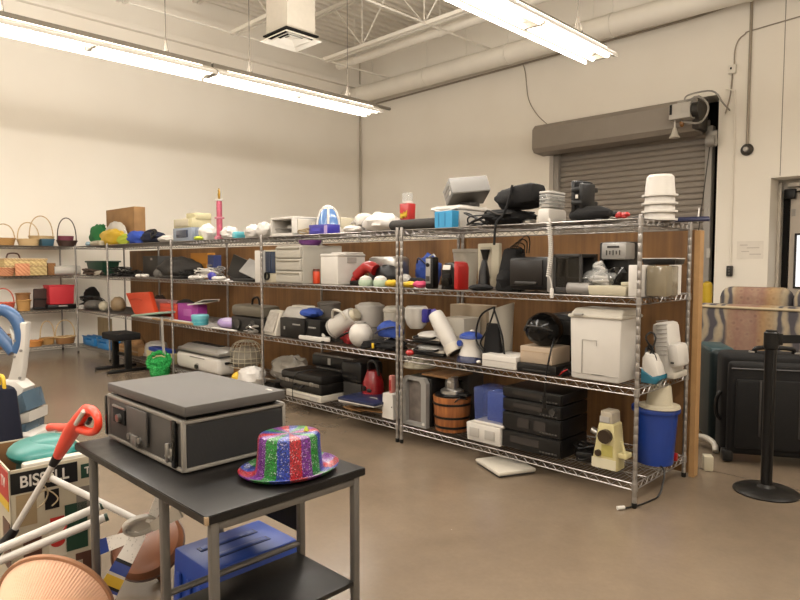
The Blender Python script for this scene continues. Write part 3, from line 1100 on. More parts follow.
# blue tray poking out at the end
m = MB(); m.box(0, 0, .012, .22, .05, .022, .01); m.box(-.13, 0, .010, .08, .03, .015, .006); m.box(.02, 0, .026, .17, .03, .008, .004)
o = one(m, 'plastic_brush', NAVY, 'long dark blue plastic brush lying at the right end of the top shelf', 'brush', (xat(690, .53, L1)-.01, .56, L1), 12)
m = MB(); m.tube([(0, 0, .0), (.0, .02, .09)], .004, 6)
one(m, 'thin_stick', WH, 'thin white stick leaning up beside the dark blue brush', 'stick', (xat(689, .5, L1), .64, L1), 0)
# coiled phone cord
x = xat(549, -.012, 1.4)
P = [(0, 0, .015), (0, -.012, .02)]
n = 26
za, zb = 0.0, -.33
for i in range(n*10):
    a = i/10*2*PI
    P.append((.018*math.sin(i/(n*10)*3)+.011*math.cos(a), -.022+.011*math.sin(a), za+(zb-za)*i/(n*10)))
P += [(.02, -.022, zb-.02), (.03, -.024, zb-.07)]
m = MB(); m.tube(P, .0045, 6); m.box(.03, -.024, zb-.10, .022, .016, .06, .004)
one(m, 'coiled_cord', WH, 'white coiled telephone cord hanging from the top shelf', 'cord', (x, 0, L1))

# =================================================================== right-hand unit, second shelf
def flat_pack(name, label, cat, u, v, w, d, h, z, m, y=.08, rz=0, seed=0):
    b = MB(); b.ball((0, 0, h/2), (w/2, d/2, h/2), 16, 8, -h/2, .18, 2.6, seed)
    return one(b, name, m, label, cat, (xat(u, y, z), y, z), rz)
flat_pack('yellow_packet', 'small yellow cloth packet beside the double posts', 'packet', 410, 0, .13, .12, .05, L2, YEL, .09, 10, 1)
flat_pack('pink_packet', 'small pink cloth packet left of the silver and black radio', 'packet', 420, 0, .12, .11, .055, L2, mat('hot_pink', '#cf3f6a', .6), .09, -5, 2)
flat_pack('glove_bundle', 'dark bundle of gloves above the pink packet', 'gloves', 416, 0, .20, .14, .075, L2, BLKF, .25, 10, 5)
flat_pack('grey_cloth', 'pale grey crumpled cloth behind the double posts', 'cloth', 405, 0, .14, .12, .10, L2, LGRY, .22, 0, 15)
t, w, h = place('blue_bag', 'blue nylon bag at the back of the second shelf behind the radio', 'bag', 410, 447, 255, L2, .42, .20, total=True)
m = MB(); m.ball((0, 0, h*.48), (w*.52, .10, h*.52), 24, 14, -h*.48, .2, 2.2, 11); m.build('bag_body', BLUEF, t)
m = MB(); m.tube(smooth_path([(-w*.2, -.09, h*.75), (0, -.12, h*.9), (w*.22, -.09, h*.7)]), .007, 6); m.build('piping', NAVY, t)
# radio: tall silver/black
t, w, h = place('desk_radio', 'upright silver and black radio with round dial beside the red toaster', 'radio', 425, 439, 257, L2, .05, .07, total=True)
m = MB(); m.box(0, 0, h/2, w, .07, h, .012); m.build('body', BLK, t)
m = MB(); m.box(-w*.08, -.036, h*.56, w*.6, .006, h*.78, .002); m.build('front_panel', SILP, t)
m = MB(); dot(m, -w*.08, -.038, h*.75, w*.2, .008); m.build('dial', BLKG, t)
m = MB(); m.box(-w*.08, -.040, h*.32, w*.42, .004, h*.16); m.build('display', DGRY, t)
m = MB(); m.tube([(w*.45, 0, h), (w*.2, 0, h+.02), (-w*.4, 0, h)], .006, 6); m.build('handle', SILP, t)
# red/black coffee machine
t, w, h = place('capsule_coffee_machine', 'red and black capsule coffee machine with white label', 'coffee maker', 439.5, 468, 262, L2, .05, .13, total=True)
m = MB()
m.prism([(-w*.5, 0), (w*.5, 0), (w*.5, h*.8), (w*.42, h*.93), (w*.15, h), (-w*.3, h*.96), (-w*.48, h*.7)], .12, 'xz', (0, .01, 0), .01)
m.build('body', BLKG, t)
m = MB(); m.prism([(w*.30, 0), (w*.54, 0), (w*.55, h*.8), (w*.47, h*.97), (w*.30, h*1.02)], .13, 'xz', (0, .005, 0), .012); m.build('side_cheek', RED, t)
m = MB(); m.box(-w*.14, -.05, h*.36, w*.44, .03, h*.42, .01); m.build('cup_bay', DARK, t)
m = MB(); m.box(-w*.12, -.055, h*.80, w*.42, .012, h*.18, .002, (-18, 0, 0)); m.build('label', PAPER, t)
m = MB(); m.lathe([(.03, 0), (.036, .01), (.034, .05), (.03, .052), (0, .05)], 16, (-w*.14, -.06, .03)); m.build('cup', GLASSD, t)
# big white bowl shape behind
t, w, h = place('plastic_tub', 'large pale plastic tub at the back behind the red coffee machine', 'tub', 453, 479, 249, L2, .40, .26, rnd=True)
m = MB(); m.lathe([(0, 0), (w*.36, 0), (w*.40, .01), (w*.52, h*.9), (w*.55, h*.92), (w*.55, h), (w*.5, h), (w*.38, .02), (0, .015)], 28, sq=(1, .9)); m.build('tub_body', WH2, t)
# frame with hourglass shape
t, w, h = place('framed_panel', 'pale framed panel with black hourglass figure behind the boots', 'panel', 477, 498, 243.5, L2+.02, .30, .05)
m = MB(); m.box(0, 0, h/2, w, .04, h, .006); m.build('frame', IVORY, t)
m = MB(); m.lathe([(0, .06), (.045, .06), (.03, .11), (.014, h*.55), (.03, h*.75), (.044, h*.86), (0, h*.87)], 18, (-w*.1, -.03, 0), sq=(1, .45)); m.build('figure', BLK, t)
m = MB(); m.box(-w*.1, -.021, h*.52, w*.5, .006, h*.8); m.build('inner_panel', BGE, t)
m = MB(); m.box(0, .04, .06, .06, .06, .12); m.build('stand', IVORY, t)
t, w, h = place('black_tool', 'black tapered tool standing in front of the framed panel', 'tool', 477, 491, 260, L2, .13, .10, rnd=True)
m = MB(); m.lathe([(0, 0), (w*.5, 0), (w*.5, .02), (w*.42, .05), (w*.36, h*.6), (w*.22, h*.9), (w*.15, h), (0, h)], 18); m.build('body', BLK, t)
m = MB(); m.ball((0, 0, .022), (.09, .07, .024), 18, 8, -.022, .12, 3, 3)
one(m, 'cloth_bundle', BLKF, 'low black cloth bundle below the black tapered tool', 'cloth', (xat(480, .05, L2), .06, L2))
t, w, h = place('upright_bag', 'tall black bag standing upright beside the black toaster oven', 'bag', 493, 512, 246, L2, .08, .20)
m = MB(); m.fr(0, 0, 0, (w*1.05, .19), (w*.72, .12), h*.96, .025, (0.01, .02)); m.ball((0, 0, .08), (w*.56, .11, .085), 18, 10, -.08, .2, 3, 6); m.build('bag_body', BLKF, t)
m = MB()
for k in range(4):
    m.tube(smooth_path([(-.02+.015*k, 0, h*.9), (.04+.03*k, -.05, h*1.0+.02*k), (.10+.02*k, -.03, h*.95+.02*k), (.06+.02*k, .03, h*.85)]), .004, 5)
m.build('cord', BLK, t)
# black toaster oven
t, w, h = place('toaster_oven', 'black toaster oven with silver right edge on the second shelf', 'toaster oven', 509, 551, 256.5, L2, .045, .30)
m = MB(); m.box(-.01, 0, h*.53, w*.97, .30, h*.92, .025); m.build('body', BLK, t)
m = MB(); m.box(-w*.08, -.152, h*.55, w*.78, .012, h*.72, .005); m.build('door', mat('oven_door', '#2a2522', .3), t)
m = MB(); m.box(-w*.05, -.170, h*.27, w*.52, .02, .02, .006); m.build('door_handle', DGRY, t)
m = MB(); m.box(w*.455, -.10, h*.52, w*.09, .12, h*.98, .012); m.build('control_strip', SILP, t)
m = MB()
for a in (-.35, .35):
    for b in (-.1, .1):
        m.cyl(w*a, b, 0, .012, h*.09, 10)
m.build('foot', RUB, t)
# glass toaster oven beside it
t, w, h = place('glass_oven', 'dark framed glass oven standing right of the black toaster oven', 'oven', 553, 581, 254, L2, .06, .20)
m = MB()
for a in (-1, 1):
    for b in (-1, 1):
        m.box(a*(w/2-.008), b*.092, h/2, .016, .016, h)
m.box(0, 0, h-.01, w, .20, .02, .004); m.box(0, 0, .02, w, .20, .04, .004); m.box(0, .09, h/2, w, .01, h)
m.build('frame', DGRY, t)
m = MB(); m.box(0, -.093, h/2, w*.9, .006, h*.8); m.build('glass_front', GLASSD, t)
m = MB(); m.box(0, 0, h*.4, w*.9, .16, .006); m.build('rack', SILV, t)
m = MB(); m.cyl(0, -.01, h, .05, .03, 18, None, .008)
one(m, 'pot_lid', SILV, 'silver pot lid lying on the black toaster oven', 'lid', (xat(527, .2, L2), .22, zat(256.5, xat(527, .05, L2), .05)+.0-.03+.001))
# coffee maker
t, w, h = place('drip_coffee_maker', 'black drip coffee maker with silver control panel', 'coffee maker', 596.5, 626, 241.5, L2, .18, .24)
m = MB(); m.box(-w*.02, .03, h*.5, w*.92, .17, h, .012); m.box(0, -.05, .02, w*.95, .2, .04, .01); m.box(-w*.4, 0, h*.5, w*.12, .22, h*.98, .01); m.build('body', BLK, t)
m = MB(); m.box(w*.06, -.06, h*.82, w*.84, .13, h*.32, .012); m.build('head', SILP, t)
m = MB()
for k in range(5):
    m.box(w*(-.16+.11*k), -.127, h*.79, .006, .004, .022 if k % 2 else .03)
m.box(w*.06, -.127, h*.9, w*.4, .004, .012)
m.build('button', DGRY, t)
m = MB(); m.lathe([(0, .045), (.055, .045), (.068, .08), (.066, .13), (.045, .165), (.04, .165), (.06, .13), (0, .06)], 24, (w*.05, -.055, 0)); m.build('carafe', GLASSD, t)
m = MB(); m.tube(smooth_path([(w*.05, -.12, .15), (w*.05, -.165, .14), (w*.05, -.165, .09), (w*.05, -.125, .075)]), .008, 8); m.build('carafe_handle', BLK, t)
# plastic bag with white coil
t, w, h = place('plastic_bag', 'clear plastic bag of white fittings before the coffee maker', 'bag', 577, 608, 262, L2+.05, .06, .16)
m = MB(); m.ball((0, 0, .05), (w*.5, .08, .055), 22, 12, -.05, .25, 2.8, 21); m.ball((0, 0, h*.6), (w*.2, .04, h*.42), 16, 10, None, .3, 3, 22); m.build('bag_film', CLEAR, t)
m = MB(); m.tube(coil_pts(w*.7, .12, .08, 9, 8, .012), .011, 8); m.tube(smooth_path([(-.02, 0, .07), (.03, .0, h*.7), (-.03, 0, h*.85), (.02, 0, h*.98)]), .012, 8); m.build('white_fittings', BAGW, t)
t, w, h = place('grey_cylinder', 'short dark grey cylinder lying on its side at the second shelf edge', 'cylinder', 565, 587, 286.5, L2, .03, .09)
m = MB(); r = .036; m.lathe([(0, 0), (r, 0), (r, w), (r*.45, w), (r*.42, w-.03), (0, w-.03)], 20, (-w/2, 0, r), (0, 90, 0)); m.build('body', GRYP, t)
t, w, h = place('beige_tray', 'low beige plastic tray at the front of the second shelf', 'tray', 587, 626, 286, L2, .03, .16)
m = MB(); m.fr(0, 0, 0, (w*.94, .15), (w, .16), h, .008); m.build('body', IVORY, t)
m = MB(); m.box(w*.36, .02, h+.012, w*.2, .1, .022, .006); m.build('block', IVORY, t)
t, w, h = place('drawer_box', 'white box front with clear smoky drawer at the right end post', 'drawer unit', 627, 640, 265, L2, .03, .22)
W2 = xat(673, .20, L2)-xat(627, .03, L2)
m = MB(); m.box(0, 0, h/2, w, .2, h, .005); m.build('white_side', WH, t)
m = MB(); m.box(w/2+(W2-w)/2+.008, .03, h*.5, W2-w, .17, h*.96, .008); m.build('smoky_drawer', mat('smoky_plastic', '#968a72', .15, 0, .08, alpha=.8), t)
m = MB(); m.box(w/2+(W2-w)*.45, .03, h*.25, (W2-w)*.5, .10, h*.35, .02); m.build('drawer_contents', TANP, t)
m = MB(); m.box(w*.3, -.102, h*.6, .005, .004, .012); m.build('latch', DGRY, t)
t, w, h = place('carton', 'white and blue carton behind the smoky drawer', 'box', 668, 681, 265, L2, .36, .12, total=True)
m = MB(); m.box(0, 0, h/2, w, .12, h, .003); m.build('carton', PAPER, t, False)
m = MB(); m.box(w*.1, -.062, h*.45, w*.7, .003, h*.8); m.build('blue_print', mat('pale_blue_print', '#8fa2c8', .6), t, False)
m = MB(); m.box(0, 0, 0, .19, .16, .005, .001); m.build
o = one(m, 'white_sheet', PAPER, 'thin white tray lid lying above the smoky drawer box', 'sheet', (xat(662, .2, L2+.2), .22, zat(257, xat(662, .2, L2), .14)), 4)
m = MB(); m.fr(0, 0, 0, (.17, .16), (.19, .17), .034, .004)
zz = L2+.001+zat(265, xat(640, .03, L2), .03)-L2
o2 = one(m, 'dark_tray', BLK, 'dark tray resting on the smoky drawer box', 'tray', (xat(662, .2, L2+.2), .22, zz), 4)
o.location.z = zz+.035
# =================================================================== right-hand unit, third shelf
def plain(t, name, m, *boxes):
    b = MB()
    for (x, y, z, sx, sy, sz, bev) in boxes:
        b.box(x, y, z, sx, sy, sz, bev)
    return b.build(name, m, t)
# jug with purple handle resting on stacked grills
t, w, h = place('contact_grill', 'white and black contact grill at the bottom of the stacked pair', 'grill', 410, 441, 345, L3, .10, .22, 6)
h = .075
def grill(t, w, top):
    m = MB(); m.box(0, 0, .012, w*.94, .20, .024, .008); m.build('base', BLK, t)
    m = MB(); m.box(0, 0, .036, w*.96, .205, .022, .01); m.build('lower_plate', WH2, t)
    m = MB(); m.ball((0, 0, .052), (w*.5, .108, .036), 24, 10, -.004); m.build('lid', top, t)
    m = MB(); m.tube(smooth_path([(-w*.3, -.09, .05), (-w*.25, -.15, .045), (w*.25, -.15, .045), (w*.3, -.09, .05)]), .009, 8); m.build('handle', BLK, t)
grill(t, w, SILP)
t2 = thing('contact_grill', 'white contact grill stacked on top under the white jug', 'grill', (t.location.x-.01, t.location.y, L3+.092), 3)
grill(t2, w*.9, WH)
t, w, h = place('white_jug', 'white plastic pitcher with a violet handle beside the double posts', 'jug', 405, 428, 306, L3+.185, .13, .20, rnd=True)
m = MB(); m.lathe([(0, 0), (w*.28, 0), (w*.42, .03), (w*.52, h*.5), (w*.5, h*.9), (w*.42, h), (w*.38, h), (w*.46, h*.85), (w*.46, h*.5), (w*.25, .02), (0, .015)], 26); m.build('body', WH, t)
m = MB(); m.fr(w*.62, -.02, h*.30, (.05, .05), (.075, .06), h*.62, .015, (.02, 0)); m.build('handle', PURP, t)
t, w, h = place('canister', 'tall white round canister behind the double posts on the third shelf', 'canister', 384, 405, 306, L3, .30, .2, rnd=True)
m = MB(); m.lathe([(0, 0), (w*.45, 0), (w*.5, .02), (w*.52, h*.85), (w*.56, h*.86), (w*.56, h*.93), (w*.4, h), (0, h)], 26); m.build('body', WH2, t)
m = MB(); m.ball((0, 0, .024), (.035, .03, .024), 14, 8, -.024)
one(m, 'red_knob', RED, 'small red plastic knob beside the grill pair', 'knob', (xat(407, .02, L3)+.03, .02, L3))  # loose red plastic knob, rounded
# leaning white vacuum tube
t = thing('canister_vacuum', 'white cylindrical handheld vacuum leaning against the boxes', 'vacuum', (xat(455, .06, L3)-.05, .10, L3), 0)
H = .34
ang = -36
M = rotm(0, ang, 0)
def shaft(prof, seg=24, at=(0, 0, 0)):
    m = MB(); m.lathe(prof, seg, (at[0], at[1], at[2]), (0, ang, 0)); return m
z0 = .055
m = shaft([(0, 0), (.052, 0), (.058, .01), (.062, .22), (.058, .31), (.05, .335), (0, .335)], 24, (.02, 0, z0)); m.build('body', WH, t)
m = shaft([(.0625, .0), (.066, .002), (.066, .06), (.0625, .062)], 24, (.02, 0, z0)); m.build('lower_collar', WH2, t)
m = shaft([(0, .335), (.03, .335), (.02, .365), (0, .365)], 18, (.02, 0, z0)); m.build('nozzle', mat('violet_trim', '#4a3d9a', .4), t)
m = shaft([(0, -.004), (.05, -.004), (.05, 0), (0, 0)], 20, (.02, 0, z0)); m.build('end_cap', BLK, t)
# boxes behind
t, w, h = place('white_carton', 'plain white carton behind the leaning vacuum', 'box', 443, 464, 318, L3, .30, .20)
plain(t, 'carton', WH2, (0, 0, h/2, w, .20, h, .003))
m = MB(); m.box(0, -.102, h*.5, w*.98, .002, .008); m.build('flap_seam', LGRY, t)
t, w, h = place('tan_carton', 'tan printed carton at the back behind the white carton', 'box', 450, 486, 305, L3, .52, .14)
plain(t, 'carton', mat('tan_card', '#b9a68c', .7), (0, 0, h/2, w, .14, h, .003))
m = MB(); m.box(0, -.0575, h*.86, w*.9, .003, h*.09); m.build('red_print', mat('dull_red_print', '#9a5a48', .7), t)
# white and blue juicer
t, w, h = place('citrus_juicer', 'white juicer with blue cap and blue foot', 'juicer', 459, 483, 331.5, L3, .06, .18, rnd=True)
m = MB(); m.lathe([(0, .004), (w*.50, .004), (w*.52, .03), (w*.47, h*.28), (w*.40, h*.5), (w*.43, h*.66), (w*.48, h*.78), (0, h*.79)], 30); m.build('body', WH, t)
m = MB(); m.lathe([(w*.485, h*.775), (w*.50, h*.80), (w*.48, h*.87), (w*.3, h*.97), (w*.1, h), (0, h)], 30); m.build('cap', BLUE, t)
m = MB(); m.lathe([(.012, 0), (.018, .004), (.012, .012), (0, .013)], 16, (w*.05, 0, h)); m.build('cap_button', WH, t)
m = MB(); m.lathe([(0, 0), (w*.56, 0), (w*.53, .028), (w*.42, .05), (0, .05)], 30, (0, -.015, 0), None, (1, .9)); m.build('foot', NAVY, t)
m = MB(); dot(m, -w*.24, -w*.38, h*.62, .022, .02); m.build('knob', BLUE, t)
m = MB(); m.ball((0, 0, .012), (.018, .018, .012), 12, 6, -.012); m.build('small_cap', WH, t, loc=(w*.62, -.05, 0))
# white oval bin with black handles
t, w, h = place('oval_bin', 'white waste bin with slanted oval mouth and black tote straps', 'bin', 489, 513, 304, L3, .18, .26, rnd=True)
bw = w
m = MB(); n = 30
m.lathe([(0, .0), (w*.40, 0), (w*.43, .01), (w*.50, h*.93), (w*.52, h*.93), (w*.52, h*.95), (w*.48, h*.95), (w*.40, .02), (0, .02)], n, sq=(1, 1.1))
for v in m.bm.verts:
    if v.co.z > h*.5:
        v.co.z += v.co.x*.35+v.co.y*.10
m.build('body', WH2, t)
m = MB(); m.lathe([(0, h*.94), (w*.47, h*.94), (w*.47, h*.955), (0, h*.955)], n, sq=(1, 1.1))
for v in m.bm.verts:
    v.co.z += v.co.x*.35+v.co.y*.10
m.build('lid', IVORY, t)
t, w, h = place('tote_bag', 'black tote bag with looped handles slumped beside the white bin', 'bag', 480, 500, 322, L3, .10, .08)
m = MB(); m.fr(0, 0, 0, (w*1.0, .06), (w*.6, .02), h*.95, .012, (-.03, .03)); m.build('bag_body', BLKF, t)
m = MB(); m.tube(smooth_path([(-w*.2, -.03, .05), (-w*.75, -.03, h*.55), (-w*.6, -.02, h*1.1), (-w*.05, 0, h*1.32), (w*.05, -.01, h*1.25), (-w*.2, -.03, h*.8), (-w*.5, -.035, h*.5), (-w*.3, -.04, .1)]), .007, 6)
m.tube(smooth_path([(w*.0, 0, h*1.3), (w*.5, -.02, h*.7), (w*.7, -.03, h*.25), (w*1.2, -.03, .05), (w*1.7, -.04, .02)]), .007, 6); m.build('handle', BLK, t)
# white flat box, beige box stack
t, w, h = place('white_flat_box', 'flat white box lying at the third shelf edge beside the juicer', 'box', 482, 516, 355.5, L3, .035, .22)
plain(t, 'box', WH, (0, 0, h/2, w, .22, h, .004)); m = MB(); m.box(0, -.1115, h*.55, w*.96, .002, .004); m.build('lid_seam', LGRY, t)
t, w, h = place('black_amplifier', 'black box unit under the beige box on the third shelf', 'player', 517, 556, 364.5, L3, .04, .26)
plain(t, 'body', BLK, (0, 0, h/2, w, .26, h, .004)); za = L3+h
m = MB(); m.box(0, -.132, h*.3, w*.7, .003, h*.14); m.build('slot', DGRY, t)
t, w, h = place('beige_box', 'beige box stacked on the black box unit', 'box', 520, 552, 347, za, .07, .22)
plain(t, 'box', mat('pale_tan_plastic', '#b5a18a', .5), (0, 0, h/2, w, .22, h, .004)); zb = za+h
m = MB(); m.box(0, -.1115, h*.7, w*.98, .002, .003); m.build('lid_seam', TANP, t)
t, w, h = place('helmet', 'glossy black rounded helmet on top of the beige box', 'helmet', 519, 551, 313.5, zb, .06, .22)
m = MB(); m.ball((0, 0, h*.5), (w*.5, .13, h*.52), 28, 18, -h*.5, .05, 2, 2); m.build('shell', BLKG, t)
m = MB(); m.tube(smooth_path([(-w*.42, -.08, h*.45), (-w*.2, -.135, h*.62), (w*.2, -.135, h*.62), (w*.44, -.07, h*.5)]), .006, 6); m.build('visor_edge', DGRY, t)
m = MB(); m.tube(smooth_path([(w*.5, -.07, h*.3), (w*.58, -.14, 0.0), (w*.5, -.16, -.15), (w*.46, -.165, -.32)]), .006, 6); m.tube([(w*.46, -.165, -.3), (w*.46, -.165, -.37)], .012, 8); m.build('hanging_strap', BLK, t)
t, w, h = place('black_appliance', 'black bulky appliance behind the helmet against the brown board', 'appliance', 548, 575, 314, L3, .34, .26)
plain(t, 'body', BLK, (0, 0, h/2, w, .26, h, .02)); m = MB(); m.box(0, -.132, h*.75, w*.7, .005, h*.25, .002); m.build('panel', DGRY, t)
m = MB(); m.box(0, -.14, h*.35, w*.5, .02, .02, .005); m.build('handle', BLKG, t)
t, w, h = place('cord_bundle', 'small dark cord bundle left of the big white bin', 'cable', 557, 567, 368, L3, .03, .10)
m = MB(); m.tube(coil_pts(.09, .10, .05, 10, 4, .005), .005, 6); m.build('cord', BLK, t)
m = MB(); m.tube(smooth_path([(-.03, -.03, .004), (0, -.05, .03), (.03, -.04, .05)]), .004, 6); m.build('red_wire', RED, t)
# big white bin
t, w, h = place('storage_bin', 'large white lidded storage bin at the right end of the third shelf', 'storage bin', 568.5, 640, 310, L3, .045, .26, total=True)
hb = h*.92
m = MB(); m.fr(0, 0, 0, (w*.94, .25), (w*1.0, .26), hb, .018); m.build('body', WH, t)
m = MB(); m.box(0, 0, hb*.985, w*1.05, .285, .022, .01); m.fr(0, 0, hb*.98, (w*1.02, .27), (w*.93, .21), h-hb+.012, .01, (0, .02)); m.build('lid', WH2, t)
m = MB(); m.box(-w*.30, -.142, hb+.004, w*.18, .03, .012, .004); m.build('lid_catch', LGRY, t)
m = MB(); m.box(-w*.10, -.130, hb*.62, w*.28, .006, .003); m.box(-w*.24, -.129, hb*.36, .003, .006, hb*.52); m.box(w*.04, -.130, hb*.58, .003, .006, hb*.08); m.box(-w*.12, -.127, hb*.1, w*.6, .006, .003); m.box(w*.2, -.127, hb*.1, w*.5, .006, .003); m.build('moulded_line', LGRY, t)
# white + teal steam iron
t, w, h = place('steam_iron', 'white and teal clothes iron standing beside the right end post', 'iron', 640.5, 658, 353, L3, .20, .11)
m = MB(); m.prism([(-w*.5, .02), (w*.5, .02), (w*.56, .05), (w*.42, h*.55), (w*.1, h*.92), (-w*.3, h), (-w*.5, h*.8)], .11, 'xz', (0, 0, 0), .02); m.build('body', WH, t)
m = MB(); m.prism([(-w*.5, 0), (w*.36, 0), (w*.6, .03), (w*.58, .055), (w*.2, .045), (-w*.5, .085)], .118, 'xz', (0, 0, 0), .008); m.build('water_tank', mat('teal_tank', '#2a6e84', .25), t)
m = MB(); m.box(-w*.05, 0, .005, w*.8, .10, .01, .003); m.build('soleplate', DGRY, t)
# white fax-like appliances
t, w, h = place('humidifier', 'white moulded humidifier standing at the back right of the third shelf', 'humidifier', 649, 672, 323, L3, .42, .22)
m = MB(); m.box(0, 0, h*.52, w*.75, .2, h*.96, .03, (0, -8, 0)); m.build('body', WH, t)
m = MB(); m.box(w*.50, -.02, h*.42, w*.5, .18, h*.42, .025, (0, -8, 0)); m.build('side_head', WH, t)
m = MB(); m.box(w*.1, 0, .02, w*1.0, .2, .04, .01); m.build('foot', WH2, t)
m = MB()
for k in range(9):
    m.box(-w*.02, -.103, h*.42+k*.026, w*.5, .006, .006, 0, (0, -8, 0))
m.build('vent_slot', LGRY, t)
m = MB(); m.box(w*.5, -.112, h*.3, .02, .004, .01); m.build('badge', DGRY, t)
t, w, h = place('cord_coil', 'dark bundle of appliance cord behind the right end post', 'cable', 640, 651, 322, L3, .20, .10)
m = MB(); m.tube(coil_pts(.09, .09, h*.9, 16, 14, .006), .006, 6); m.build('cord', BLK, t)

# =================================================================== right-hand unit, bottom shelf
t, w, h = place('white_box', 'white paper box seen behind the double posts on the bottom shelf', 'box', 383, 408, 394, L4, .06, .16, total=True)
m = MB(); m.fr(-.01, 0, 0, (w*1.05, .16), (w*.9, .16), h, .003); m.build('box', PAPER, t, False)
m = MB(); dot(m, w*.32, -.081, h*.5, .006, .003); m.build('hole', DGRY, t); zq = L4+h
t, w, h = place('pink_figure', 'pink plastic doll figure pack standing on the white paper box', 'toy', 388.5, 396, 375.5, zq, .09, .05, total=True)
m = MB(); m.box(0, 0, h*.5, w, .05, h, .01); m.build('pack', mat('salmon_pink', '#d58a7e', .5), t)
m = MB(); m.box(w*.05, -.027, h*.45, w*.5, .004, h*.6, .001); m.build('print', RED, t)
t, w, h = place('cream_bowl', 'large cream mixing bowl upside down on the speaker', 'bowl', 404, 435, 366, L4+.285, .20, .30, rnd=True)
m = MB(); m.lathe([(w*.52, 0), (w*.56, .006), (w*.56, .014), (w*.5, .03), (w*.40, h*.8), (w*.25, h), (0, h)], 30); m.build('bowl', IVORY, t)
t, w, h = place('loudspeaker', 'black loudspeaker with silver curved frame on the bottom shelf', 'speaker', 405, 424, 377, L4, .05, .32)
m = MB(); m.box(.012, .02, h/2, w*1.25, .28, h*.98, .01); m.build('cabinet', BLK, t)
m = MB()
po = [(-w*.62, 0), (w*.62, 0), (w*.62, h*.9), (w*.48, h), (-w*.48, h), (-w*.62, h*.9)]
pi = [(-w*.42, .03), (w*.36, .03), (w*.36, h*.86), (w*.28, h*.93), (-w*.34, h*.93), (-w*.42, h*.86)]
for k in range(6):
    j = (k+1) % 6
    vs = []
    for yy in (-.165, -.125):
        vs.append([(po[k][0], yy, po[k][1]), (po[j][0], yy, po[j][1]), (pi[j][0], yy, pi[j][1]), (pi[k][0], yy, pi[k][1])])
    A, B = vs
    m.hexa([A[0], A[1], B[1], B[0], A[3], A[2], B[2], B[3]])
m.build('front_frame', SILP, t)
m = MB(); m.box(-.004, -.128, h*.5, w*.8, .012, h*.86, .004); m.build('printed_front', mat('printed_panel', '#7c7169', .5, 0, .5, 14), t)
m = MB(); dot(m, w*.50, -.166, .03, .012, .006); m.build('button', PAPER, t)
m = MB(); m.box(0, 0, 0, .26, .30, .012)
one(m, 'wood_board', CARD2, 'thin brown board lying across the top of the black loudspeaker', 'board', (t.location.x+.13, .28, L4+h+.012))
bpy.data.objects['cream_bowl'].location.z = L4+h+.02
# grey appliance behind
t, w, h = place('grey_case', 'dark grey carrying case at the back behind the wooden bucket', 'case', 449, 484, 371, L4, .42, .20, total=True)
plain(t, 'body', mat('olive_charcoal', '#4a4640', .5), (0, 0, h/2, w, .2, h, .02)); m = MB(); m.tube([(-w*.15, -.1, h*.8), (-w*.15, -.13, h*.8), (w*.15, -.13, h*.8), (w*.15, -.1, h*.8)], .007, 6); m.build('handle', BLK, t)
# ice-cream bucket
WOODB = G('barrel_wood')
_v = WOODB.coord((1, 1, .08))
_c = WOODB.ramp(WOODB.noise(_v, 40, 4), [(.3, '#6e3d1c'), (.7, '#9a5f31')])
WOODB.done(_c, .45); WOODB = WOODB.m
t, w, h = place('ice_cream_maker', 'wooden bucket ice cream maker with silver motor', 'ice cream maker', 433, 471, 395, L4, .04, .27, rnd=True)
r = w*.5
m = MB(); m.lathe([(0, 0), (r*.86, 0), (r*.88, .005), (r*1.0, h), (r*.93, h), (r*.82, .02), (0, .02)], 32, flute=16, fd=.006); m.build('bucket', WOODB, t)
m = MB()
for z in (.14, .42, .80):
    rr = r*(.88+.12*z)
    m.lathe([(rr+.001, h*z-.008), (rr+.005, h*z-.008), (rr+.006, h*z+.008), (rr+.001, h*z+.008), (rr+.001, h*z-.008)], 32)
m.build('hoop', BLK, t)
m = MB(); m.lathe([(0, h-.03), (r*.9, h-.03), (r*.9, h+.012), (r*.7, h+.02), (0, h+.02)], 28); m.box(r*.2, 0, h+.02, r*1.9, .07, .02, .008); m.build('lid', BLK, t)
m = MB(); m.lathe([(0, h+.02), (r*.62, h+.02), (r*.60, h+.04), (r*.42, h+.055), (0, h+.056)], 26, (0.0, 0, 0)); m.lathe([(0, h+.055), (r*.36, h+.055), (r*.36, h+.10), (r*.33, h+.105), (r*.33, h+.135), (0, h+.137)], 26, (-r*.02, 0, 0)); m.build('motor', SILV, t)
m = MB(); m.tube(smooth_path([(r*.7, -r*.65, h*.9), (r*.95, -r*.5, h*1.02), (r*1.0, 0, h*.95)]), .006, 6); m.build('latch', BLK, t)
# clear jug with blue lid inside on white carton
t, w, h = place('white_basket', 'white plastic drawer base under the clear blue jug', 'basket', 466, 500, 425, L4, .04, .24)
m = MB(); m.fr(0, 0, 0, (w*.97, .23), (w, .24), h, .008); m.build('body', WH, t)
m = MB(); m.box(-w*.25, -.121, h*.5, w*.28, .006, h*.5, .002); m.box(w*.2, -.121, h*.5, w*.28, .006, h*.5, .002); m.build('recess', LGRY, t); zz = L4+h
t, w, h = place('water_tank', 'clear blue tinted water tank on the white drawer base', 'water tank', 473, 503, 389, zz, .05, .20)
m = MB(); m.fr(0, 0, .018, (w*.95, .19), (w, .20), h-.018, .012); m.build('tank', CLEARB, t)
m = MB(); m.box(0, 0, .010, w*1.02, .205, .02, .008); m.build('tray', WH, t)
m = MB(); m.box(w*.12, .02, h*.48, w*.62, .13, h*.8, .01); m.build('inner_reservoir', mat('blue_tint', '#3a4fa6', .3), t)
t, w, h = place('paper_stack', 'slanting sheaf of white papers behind the clear blue tank', 'papers', 490, 520, 388, L4+.02, .34, .2)
